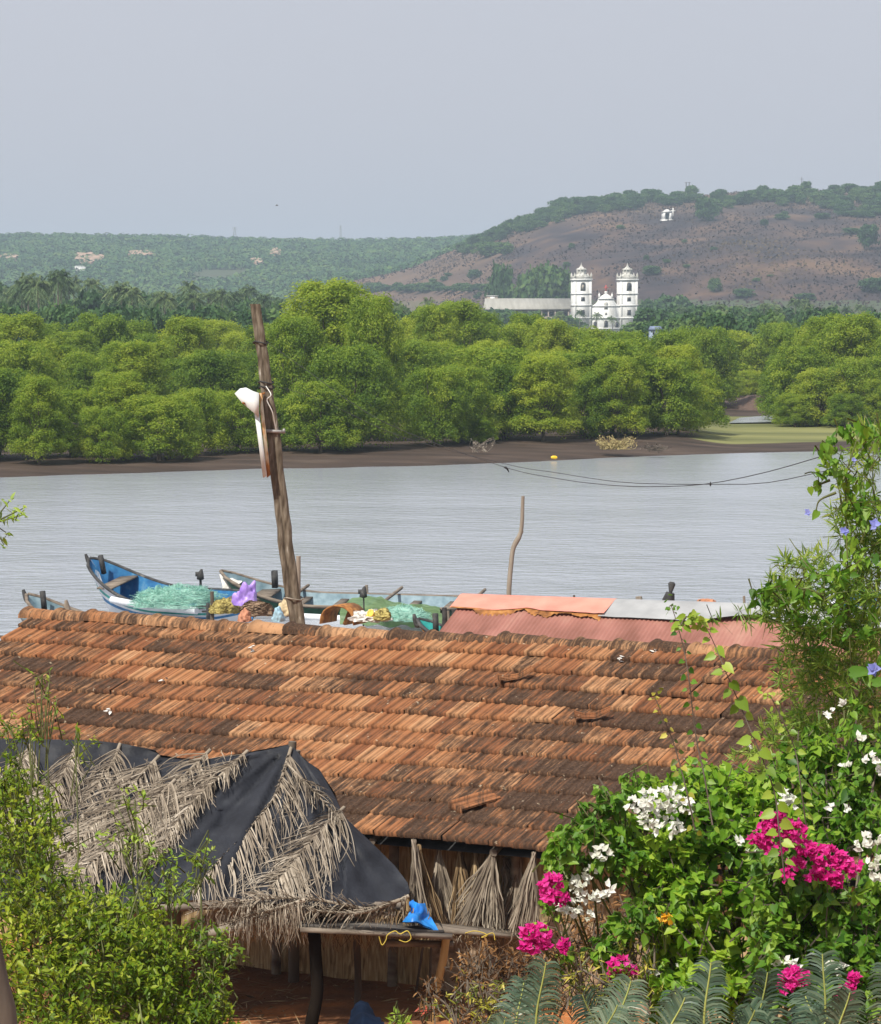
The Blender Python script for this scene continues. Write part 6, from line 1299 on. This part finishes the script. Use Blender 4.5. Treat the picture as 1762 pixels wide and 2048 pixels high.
for c in [(1318, 1598, 42, 22, 46), (1360, 1612, 28, 18, 26), (1270, 1612, 24, 16, 20), (1300, 1638, 24, 22, 24), (1335, 1655, 34, 18, 30), (1350, 1585, 20, 14, 12), (1205, 1705, 20, 16, 16), (1180, 1745, 14, 14, 10), (1160, 1770, 24, 16, 18), (1175, 1800, 22, 14, 14), (1130, 1812, 34, 12, 22), (1160, 1828, 24, 12, 14), (1205, 1790, 16, 12, 8), (1220, 1777, 12, 9, 5), (1580, 1592, 22, 12, 16), (1575, 1612, 18, 10, 10), (1660, 1612, 9, 9, 4), (1480, 1682, 9, 9, 4), (1505, 1700, 7, 6, 3), (1300, 1942, 16, 8, 7), (1368, 1928, 14, 7, 6), (1392, 1936, 10, 7, 5), (1275, 1872, 8, 6, 3)]:
    flowercluster(bw, c[0], c[1], c[2], c[3], 16.0, max(3, int(c[4] * .75)), 'white', size=.030)
plant('bougainvillea', 'long arching bougainvillea branch with big leaves hanging left over the hut eave', 'bougainvillea', (1420, 2350, 16.9),
      [(1215, 1590, 42, 22, 16.2, .15, 16), (1170, 1630, 34, 26, 16.1, .15, 16), (1130, 1665, 32, 30, 16.0, .15, 16), (1115, 1710, 30, 26, 16.0, .15, 14), (1110, 1745, 26, 20, 16.0, .12, 8), (1200, 1650, 30, 20, 16.2, .15, 10), (1270, 1560, 40, 18, 16.4, .15, 14), (1180, 1715, 30, 30, 16.1, .15, 12), (1240, 1700, 50, 40, 16.2, .2, 22), (1240, 1850, 34, 30, 16.0, .15, 12), (1210, 1890, 34, 26, 16.0, .15, 12), (1290, 1810, 40, 30, 16.0, .2, 16)], M['vine'], .16, 8, .068, .052, HEART, 911, droop=.9, spread=.6)
bm, rr = plant('bougainvillea', 'magenta-flowered bougainvillea growing through the white one at the right', 'bougainvillea', (1640, 2350, 15.9),
      [(1560, 1700, 70, 40, 15.8, .3, 40), (1660, 1780, 80, 50, 15.7, .35, 50), (1560, 1800, 60, 60, 15.7, .35, 40), (1690, 1880, 80, 70, 15.6, .4, 60), (1540, 1880, 60, 60, 15.6, .35, 36), (1630, 1960, 90, 50, 15.5, .4, 50), (1740, 1960, 60, 60, 15.5, .3, 40)], M['vine'], .28, 11, .070, .052, HEART, 912, barkm='bark', droop=.7, spread=.7)
for c in [(1548, 1640, 26, 16, 26), (1520, 1672, 20, 22, 24), (1560, 1655, 24, 18, 24), (1590, 1668, 22, 26, 30), (1550, 1698, 22, 12, 14), (1612, 1698, 22, 14, 20), (1650, 1712, 28, 20, 34), (1680, 1722, 20, 18, 20), (1655, 1742, 30, 18, 30), (1705, 1735, 16, 20, 18), (1675, 1765, 16, 10, 10), (1590, 1730, 16, 14, 14), (1575, 1752, 10, 14, 8), (1630, 1755, 16, 10, 9)]:
    flowercluster(bm, c[0], c[1], c[2], c[3], 15.4, int(c[4] * 1.7), 'magenta', size=.027)
for c in [(1590, 1955, 32, 20, 26), (1570, 1975, 16, 12, 8), (1705, 1960, 12, 16, 10), (1690, 1990, 18, 16, 12)]: flowercluster(bm, c[0], c[1], c[2], c[3], 15.2, c[4] * 3, 'magenta', size=.026)
b2m, rr = plant('bougainvillea', 'low magenta bougainvillea sprays in front of the hut wall', 'bougainvillea', (1200, 2300, 16.4), [(1110, 1800, 20, 16, 16.0, .1, 4), (1130, 1900, 30, 20, 16.0, .15, 6), (1240, 1940, 34, 20, 15.8, .15, 10), (1080, 1850, 18, 16, 16.0, .1, 4)], M['boug'], .16, 6, .05, .038, HEART, 913)
for c in [(1103, 1770, 24, 20, 34), (1112, 1798, 26, 14, 22), (1095, 1790, 16, 12, 12), (1072, 1868, 30, 20, 40), (1064, 1892, 24, 16, 26), (1090, 1885, 16, 14, 14), (1128, 1892, 9, 14, 9), (1240, 1930, 22, 16, 20), (1228, 1950, 14, 10, 8), (1262, 1945, 12, 12, 7)]:
    flowercluster(b2m, c[0], c[1], c[2], c[3], 15.8, int(c[4] * 1.7), 'magenta', size=.027)
bw2, rr = plant('bougainvillea', 'bougainvillea at the right edge with white flowers and large hanging leaves', 'bougainvillea', (1740, 2350, 15.6),
      [(1700, 1560, 70, 60, 16.6, .4, 60), (1650, 1480, 60, 40, 16.8, .3, 30), (1740, 1640, 50, 60, 16.2, .3, 40), (1600, 1520, 60, 40, 16.9, .3, 30), (1760, 1760, 50, 60, 15.8, .3, 40), (1740, 1860, 60, 70, 15.7, .35, 50), (1670, 1640, 60, 50, 16.4, .3, 40), (1760, 1500, 50, 50, 16.6, .3, 30)], M['vine'], .3, 11, .075, .055, HEART, 914, barkm='bark', droop=.8, spread=.7)
for c in [(1718, 1478, 12, 8, 6), (1740, 1520, 16, 10, 9), (1752, 1540, 10, 10, 6), (1690, 1530, 8, 6, 3), (1745, 1680, 22, 14, 16), (1722, 1690, 14, 10, 8), (1750, 1728, 16, 14, 12), (1755, 1755, 12, 10, 7), (1655, 1425, 10, 8, 5), (1690, 1408, 8, 6, 4), (1690, 1612, 9, 12, 5), (1572, 1930, 22, 14, 14), (1600, 1945, 14, 10, 7), (1665, 1935, 24, 16, 14)]:
    flowercluster(bw2, c[0], c[1], c[2], c[3], 15.3 if c[1] > 1650 else 16.1, max(3, int(c[4] * .75)), 'white', size=.030)
# upright young shoots with heart leaves
def climber(label, pts, Y, nl, seed, ll=.07, m='young', lw=.8, name='climbing_shoot', r=.0045, d0=.0):
    rr = np.random.default_rng(seed); t = thing(name, label, 'climbing plant', tuple(at(pts[-1][0], pts[-1][1], Y))); C = curve([at(x, y, Y + rr.uniform(-.05, .05)) for x, y in pts], 40); st = MB(); tube(st, C, np.linspace(.002, r, 40), 6)
    q = np.linspace(.0, 1 - d0, nl) ** 1.0; B = np.stack([np.interp(q, np.linspace(0, 1, 40), C[:, j]) for j in range(3)], -1); sg = np.where(np.arange(nl) % 2, 1., -1.)
    D = unit(np.stack([sg * rr.uniform(.5, 1, nl), rr.normal(size=nl) * .5, -rr.uniform(.1, .9, nl)], -1)); s = ll * np.interp(q, [0, .1, .3, 1], [.5, .8, 1, 1]) * rr.uniform(.7, 1.2, nl)
    P0 = B + D * .02; st2 = st; ribbons(st2, np.stack([B, P0], 1), np.full((nl, 2), .0018), np.tile((0, 0, 1.), (nl, 1))); mb = MB(); leaves(mb, P0, D, unit(np.stack([rr.normal(size=nl) * .5, -np.ones(nl), rr.uniform(.2, .9, nl)], -1)), s, s * lw, HEART, rr.normal(0, .4, nl))
    k = 9; e = at(pts[0][0], pts[0][1], Y); leaves(mb, e + rr.normal(size=(k, 3)) * .02, rv(rr, k), unit(rr.normal(size=(k, 3)) + (0, -1, .5)), ll * .7, ll * .5, HEART, .8); mb.build('leaves', M[m], t); st.build('stem', M['bark'], t); return t
climber('longest climbing shoot with bright heart leaves crossing the roof at the right', [(1405, 1243), (1425, 1280), (1450, 1340), (1480, 1410), (1505, 1470), (1530, 1530), (1550, 1590), (1558, 1660), (1570, 1760)], 15.0, 30, 1)
climber('thinner dark shoot left of the longest one, its tip above the ridge', [(1342, 1210), (1352, 1240), (1368, 1300), (1378, 1360), (1385, 1420), (1395, 1490), (1410, 1560), (1425, 1650)], 15.2, 32, 2, .036, 'vine')
climber('sparse reddish shoot over the dark tiles, lowest of the climbing shoots', [(1310, 1395), (1325, 1430), (1345, 1480), (1360, 1530), (1375, 1590), (1390, 1660)], 15.4, 22, 3, .036, 'croton')
climber('yellow-green shoot right of the longest climbing shoot', [(1540, 1390), (1565, 1440), (1590, 1500), (1600, 1560), (1612, 1650)], 15.4, 26, 4, .045, 'young')
climber('yellowish drooping shoot beside the dark climbing tips', [(1388, 1228), (1370, 1236), (1362, 1250)], 15.0, 9, 5, .055)
# narrow-leaved bamboo mass on the right with the vine climbing it
FAN = 9
def bamboo(mb, st, rr, px, py, rx, ry, Y, dep, n, ll=.085):
    tp = blobtips(rr, px, py, rx, ry, Y, dep, n, .2); c = at(px, py, Y); o = unit(rr.normal(size=(n, 3)) + (-.3, -.2, .1))
    for k in range(FAN):
        a = rv(rr, n); D = unit(o * .5 + a * .85 + (0, 0, .05)); leaves(mb, tp, D, unit(rr.normal(size=(n, 3)) + (0, -.6, .6)), ll * rr.uniform(.5, 1.15, n), ll * .11, DIAM, rr.normal(0, .4, n))
    b_ = tp - o * .12; ribbons(st, np.stack([b_, tp], 1), np.full((n, 2), .0025), rv(rr, n))
rr = np.random.default_rng(920); bb = at(1740, 2400, 17.5); t = thing('bamboo', 'feathery narrow-leaved bamboo clump rising at the right edge over the water', 'bamboo', (bb[0], bb[1], float(near_z(17.5)))); mb = MB(); st = MB()
BL = [(1740, 890, 40, 50, 17.2, .3, 36), (1715, 960, 40, 60, 17.1, .3, 34), (1700, 1040, 40, 50, 17.0, .3, 40), (1745, 1050, 30, 60, 17.0, .3, 50), (1735, 1120, 40, 50, 17.0, .3, 60), (1640, 1120, 40, 22, 16.9, .25, 16), (1600, 1130, 34, 22, 16.9, .2, 12), (1560, 1150, 24, 40, 16.9, .2, 12), (1570, 1190, 50, 34, 16.8, .3, 40), (1640, 1180, 60, 40, 16.8, .35, 50), (1715, 1200, 50, 50, 16.8, .35, 90), (1560, 1230, 50, 26, 16.8, .3, 26), (1500, 1225, 24, 18, 16.8, .15, 6), (1640, 1240, 70, 30, 16.8, .35, 40), (1730, 1270, 60, 50, 16.9, .4, 85), (1650, 1300, 60, 50, 17.0, .4, 70), (1590, 1290, 40, 34, 17.0, .3, 30), (1690, 1360, 80, 50, 17.0, .45, 105), (1600, 1370, 50, 30, 17.1, .3, 34), (1740, 1430, 50, 50, 17.0, .4, 70), (1570, 1460, 50, 40, 17.2, .3, 40), (1640, 1440, 60, 40, 17.1, .35, 60), (1500, 1540, 60, 40, 17.2, .3, 40), (1430, 1600, 50, 30, 17.0, .3, 20), (1560, 1340, 30, 20, 16.8, .15, 8), (1435, 1235, 16, 12, 16.9, .1, 3)]
for b_ in BL: bamboo(mb, st, rr, *b_[:6], int(b_[6] * .95), .095)
for sq in ([(1740, 2300, 17.4), (1735, 1800, 17.3), (1700, 1450, 17.1), (1690, 1250, 16.9), (1560, 1180, 16.8)], [(1745, 2300, 17.4), (1760, 1600, 17.3), (1735, 1250, 17.0), (1700, 1080, 17.0), (1660, 900, 17.1)], [(1750, 2300, 17.4), (1790, 1500, 17.3), (1765, 1150, 17.0), (1745, 1000, 17.0), (1750, 840, 17.2)], [(1735, 1250, 17.0), (1640, 1150, 16.9), (1550, 1130, 16.9)], [(1700, 1300, 17.0), (1600, 1260, 16.9), (1510, 1225, 16.8)]): limb(st, sq, .012, .003, 16)
mb.build('foliage', M['bamboo'], t); st.build('culms', M['greenstem'], t)
rr = np.random.default_rng(921); t = thing('flowering_vine', 'broad-leaved vine with blue flowers climbing the bamboo at the right edge', 'vine', (bb[0] - .1, bb[1] - .4, float(near_z(17.1)))); mb = MB(); st = MB()
VL = [(1690, 885, 40, 28, 16.8, .2, 12), (1745, 880, 34, 34, 16.8, .2, 16), (1672, 920, 26, 22, 16.7, .15, 8), (1650, 945, 22, 20, 16.7, .12, 6), (1690, 970, 24, 40, 16.7, .15, 12), (1700, 1020, 26, 26, 16.7, .15, 8), (1745, 1010, 26, 60, 16.8, .2, 16), (1700, 1080, 26, 30, 16.7, .15, 9), (1740, 1120, 30, 30, 16.7, .2, 10), (1690, 1140, 26, 24, 16.6, .15, 8), (1640, 1150, 40, 14, 16.6, .15, 9), (1560, 1185, 50, 18, 16.5, .15, 12), (1515, 1188, 20, 10, 16.5, .1, 5), (1640, 1200, 50, 30, 16.5, .2, 16), (1600, 1215, 26, 20, 16.5, .15, 7), (1710, 1240, 50, 30, 16.5, .2, 12), (1650, 1270, 40, 40, 16.5, .2, 10), (1745, 1330, 26, 40, 16.4, .2, 10), (1740, 1400, 40, 30, 16.4, .2, 10), (1720, 1470, 50, 40, 16.4, .2, 14), (1640, 1560, 60, 50, 16.4, .2, 14)]
for (px, py, rx, ry, Y, dep, n) in VL:
    n = max(3, int(n * .68))
    tp = blobtips(rr, px, py, rx, ry, Y, dep, n, .2); shoots(mb, st, rr, tp, rr.normal(size=(n, 3)) * .6 + (-.3, 0, -.2), .14, 6, .066, .048, HEART, droop=.7, spread=.7, tone=rr.normal(0, .2))
for sq in ([(1740, 2300, 17.1), (1730, 1700, 16.9), (1700, 1300, 16.6), (1695, 1100, 16.7), (1690, 950, 16.7), (1720, 860, 16.8)], [(1700, 1250, 16.6), (1620, 1180, 16.5), (1500, 1190, 16.5)], [(1672, 985, 16.6), (1640, 1000, 16.6), (1632, 1020, 16.6)], [(1660, 960, 16.7), (1625, 975, 16.7)]): limb(st, sq, .009, .003, 16)
leaves(mb, np.array([at(1620, 974, 16.7), at(1636, 1022, 16.6), at(1700, 1345, 16.2), at(1745, 1365, 16.2)]), np.array([(.2, 0, -1), (-.5, 0, -.8), (1, 0, .1), (1, 0, .1)]), np.tile((0, -1, .4), (4, 1)), np.array([.05, .06, .12, .10]), np.array([.04, .045, .07, .06]), HEART, .2)
mb.build('leaves', M['vine'], t); st.build('stems', M['greenstem'], t)
for (x, y, r_) in ((1616, 1025, 7), (1688, 1062, 8), (1750, 1048, 11), (1745, 1338, 14), (1708, 920, 5)):
    mb = MB(); k = 8; c = at(x, y, 16.2); rr2 = np.random.default_rng(x); an_ = np.arange(k) * 2 * pi / 5; D = np.stack([np.cos(an_), -.3 * np.ones(k), np.sin(an_)], -1); s = r_ * 16.2 / F * 1.1; leaves(mb, c + rr2.normal(size=(k, 3)) * s * .15, D, np.tile((0, -1., .2), (k, 1)), s, s * .9, HEART); mb.build('flower', M['blueflower'], t)
# croton and dead shrubs
plant('croton', 'sparse yellow-variegated croton between the magenta flowers and the cycads', 'shrub', (1270, 2300, 15.6), [(1265, 1880, 45, 40, 16.0, .2, 16), (1200, 1960, 60, 40, 15.8, .25, 20), (1290, 1950, 50, 40, 15.8, .2, 18), (1300, 1840, 30, 20, 16.0, .15, 6), (1150, 1930, 40, 40, 15.9, .2, 14)], M['croton'], .2, 8, .075, .014, LANCE, 930, barkm='bark')
plant('croton', 'low yellow-green croton at the bottom edge left of the cycads', 'shrub', (985, 2300, 15.8), [(975, 1985, 50, 24, 16.0, .2, 14), (985, 2025, 40, 24, 16.0, .2, 12), (930, 1965, 24, 30, 16.1, .15, 7), (900, 2010, 30, 30, 16.1, .15, 5)], M['croton'], .18, 8, .06, .016, LANCE, 931, barkm='bark')
plant('dry_shrub', 'leafless-looking brown shrub with dead leaves right of the bench', 'shrub', (980, 2350, 17.6), [(960, 1930, 60, 50, 18.0, .35, 40), (1040, 1950, 60, 60, 18.0, .35, 44), (960, 2010, 70, 40, 17.8, .3, 40), (1140, 1880, 90, 50, 18.2, .4, 50), (1220, 1830, 70, 50, 18.2, .4, 40), (1100, 1960, 60, 50, 17.8, .3, 36), (870, 1990, 40, 40, 18.0, .2, 14)], M['deadleaf'], .26, 9, .07, .018, LANCE, 932, barkm='bark')
plant('seedling', 'small fresh green seedling at the bottom edge under the bench', 'plant', (795, 2120, 19.5), [(795, 2035, 34, 10, 19.6, .12, 7)], M['young'], .12, 7, .085, .022, LANCE, 933)
plant('seedling', 'tiny red-leaved seedling beside the fresh green one', 'plant', (850, 2120, 19.6), [(855, 2010, 14, 10, 19.7, .08, 3)], flat('red_leaf', (.36, .07, .04), .6), .08, 5, .06, .018, LANCE, 934)
plant('seedling', 'small yellow-leaved sprig left of the bougainvillea foot', 'plant', (1325, 2250, 15.9), [(1332, 1835, 10, 12, 15.9, .05, 7)], flat('orange_leaf', (.70, .36, .02), .6), .05, 6, .04, .03, HEART, 935, sr=(.003, .002))
o = cloth([[at(1515, 1862, 16.2), at(1521, 1862, 16.2)], [at(1516, 1880, 16.15), at(1522, 1878, 16.2)], [at(1513, 1895, 16.2), at(1517, 1896, 16.2)]], seed=9, amp=.01).build('plastic_scrap', M['bluesheet'], smooth=True)
tag(o, 'narrow scrap of blue plastic caught in the shaded middle of the bougainvillea', 'plastic scrap')
# --- cycads
def cycad(cx_, cy_, Y, fr, label, seed):
    rr = np.random.default_rng(seed); c = at(cx_, cy_, Y); gz_ = float(near_z(Y)); t = thing('cycad', label, 'cycad', (c[0], c[1], gz_ - .05))
    mb = MB(); tube(mb, [(c[0], c[1], gz_ - .1), (c[0], c[1], (gz_ + c[2]) / 2), (c[0], c[1], c[2] + .03)], [.11, .12, .09], 10); mb.build('trunk', M['bark'], t)
    for (tx, ty, bow, dY, pale) in fr:
        e = at(tx, ty, Y + dY); mid = (c + e) / 2 + np.array((bow * Y / F, 0, .10)); C = curve([c, mid, e], 30); mb = MB(); tube(mb, C, np.linspace(.010, .003, 30), 5); r_ = mb.build('rachis', M['ryellow'], t)
        n = 64; q = np.linspace(.12, .995, n); B = np.stack([np.interp(q, np.linspace(0, 1, 30), C[:, j]) for j in range(3)], -1); T = unit(np.stack([np.interp(q, np.linspace(0, 1, 30), np.gradient(C[:, j])) for j in range(3)], -1))
        tw = rr.uniform(-.7, .7); S = unit(np.cross(T, np.array((tw, -1, .25)))); mb = MB()
        for sg in (-1, 1):
            L = .17 * np.sin(np.clip(.28 + q * 2.62, 0, pi)) ** .55 * rr.uniform(.92, 1.05, n) * (.75 + .25 * rr.random()); m = 4; P = np.zeros((n, m, 3)); P[:, 0] = B
            for k in range(1, m):
                D = unit(S * sg * 1.0 + T * .8 + np.array((0, -.08, -.30)) * k * k * .42 + rr.normal(size=(n, 3)) * .07); P[:, k] = P[:, k - 1] + D * (L / (m - 1))[:, None]
            ribbons(mb, P, np.full((n, m), .0043) * np.array([1, 1.1, .9, .25])[None], unit(T + rr.normal(size=(n, 3)) * .15), rr.normal(0, .2, n) + pale)
        mb.build('leaflets', M['cycad'], t)
M['ryellow'] = flat('yellow_green_rachis', (.30, .33, .09), .5)
cycad(1120, 2330, 12.4, [(1048, 1962, -50, .15, 0), (1092, 1925, -34, -.1, .1), (1165, 1990, 60, -.15, 0), (1010, 2040, -70, -.1, 0), (1225, 2065, 90, -.1, .2)], 'cycad at the left end of the bottom row, its fronds curving both ways', 1)
cycad(1300, 2330, 12.0, [(1262, 1962, -50, 0, 1.3), (1235, 2010, -70, -.1, 1.1), (1350, 1985, 60, .15, 0), (1385, 2045, 90, -.1, 0)], 'cycad with pale sun-bleached leaflets, second in the bottom row', 2)
cycad(1455, 2340, 11.6, [(1422, 1925, -30, 0, .1), (1370, 1995, -80, 0, 0), (1500, 2010, 60, .15, 0)], 'cycad in the middle of the bottom row with one upright yellow-ribbed frond', 3)
cycad(1580, 2340, 11.8, [(1535, 1945, -40, 0, 0), (1645, 1908, 34, 0, 0), (1510, 2020, -70, -.1, 0), (1610, 1990, 50, .15, 0)], 'cycad with two tall fronds crossing the lowest magenta flowers', 4)
cycad(1720, 2340, 11.4, [(1700, 1985, -40, 0, 0), (1775, 1930, 50, 0, 0), (1810, 2000, 60, 0, 0), (1655, 2035, -70, .1, 0)], 'cycad in the bottom right corner of the picture', 5)
# low weeds that cover the slope below the plants
rr = np.random.default_rng(940); n = 9000; X = rr.uniform(-5, 6, n); Y = rr.uniform(11.5, 20.5, n); Z = near_z(Y) + rr.uniform(0, .15, n); mb = MB(); D = unit(rr.normal(size=(n, 3)) * (1, 1, .3) + (0, 0, .6)); leaves(mb, np.stack([X, Y, Z], -1), D, unit(rr.normal(size=(n, 3)) * .5 + (0, 0, 1)), rr.uniform(.05, .13, n), rr.uniform(.02, .05, n), LANCE, rr.normal(0, .4, n))
tag(mb.build('ground_cover', M['vine']), 'low green weeds on the shaded slope under the shrubs', 'weeds', kind='stuff')
# bird
t_ = at(554, 411, 300); mb = MB(); tube(mb, [t_ - (.16, 0, .01), t_ - (.08, 0, 0), t_, t_ + (.08, 0, .01), t_ + (.14, 0, .02)], [.01, .03, .04, .03, .01], 8); body = MB()
for sg in (-1, 1): mb.add([t_ + (-.05, 0, .02), t_ + (.05, 0, .02), t_ + (.02, sg * .18, .11), t_ + (-.04, sg * .19, .1), t_ + (-.01, sg * .38, .05)], [(0, 1, 2, 3), (3, 2, 4)])
tag(mb.build('bird', flat('bird_dark', (.06, .055, .05))), 'tiny dark bird flying alone in the grey sky', 'bird')
# ================================================================ HAZE
hz = MB(); box(hz, (0, 2030, 62.5), (5200, 4160, 137)); hm = bpy.data.materials.new('haze_air'); hm.use_nodes = True
N = hm.node_tree.nodes; N.remove(N['Principled BSDF']); v = N.new('ShaderNodeVolumePrincipled')
v.inputs['Color'].default_value = (.68, .85, 1.0, 1); v.inputs['Density'].default_value = .00027; v.inputs['Anisotropy'].default_value = .1
hm.node_tree.links.new(v.outputs[0], N['Material Output'].inputs['Volume'])
tag(hz.build('haze', hm), 'thin pale haze filling the air over the river and hills', 'haze', kind='stuff')
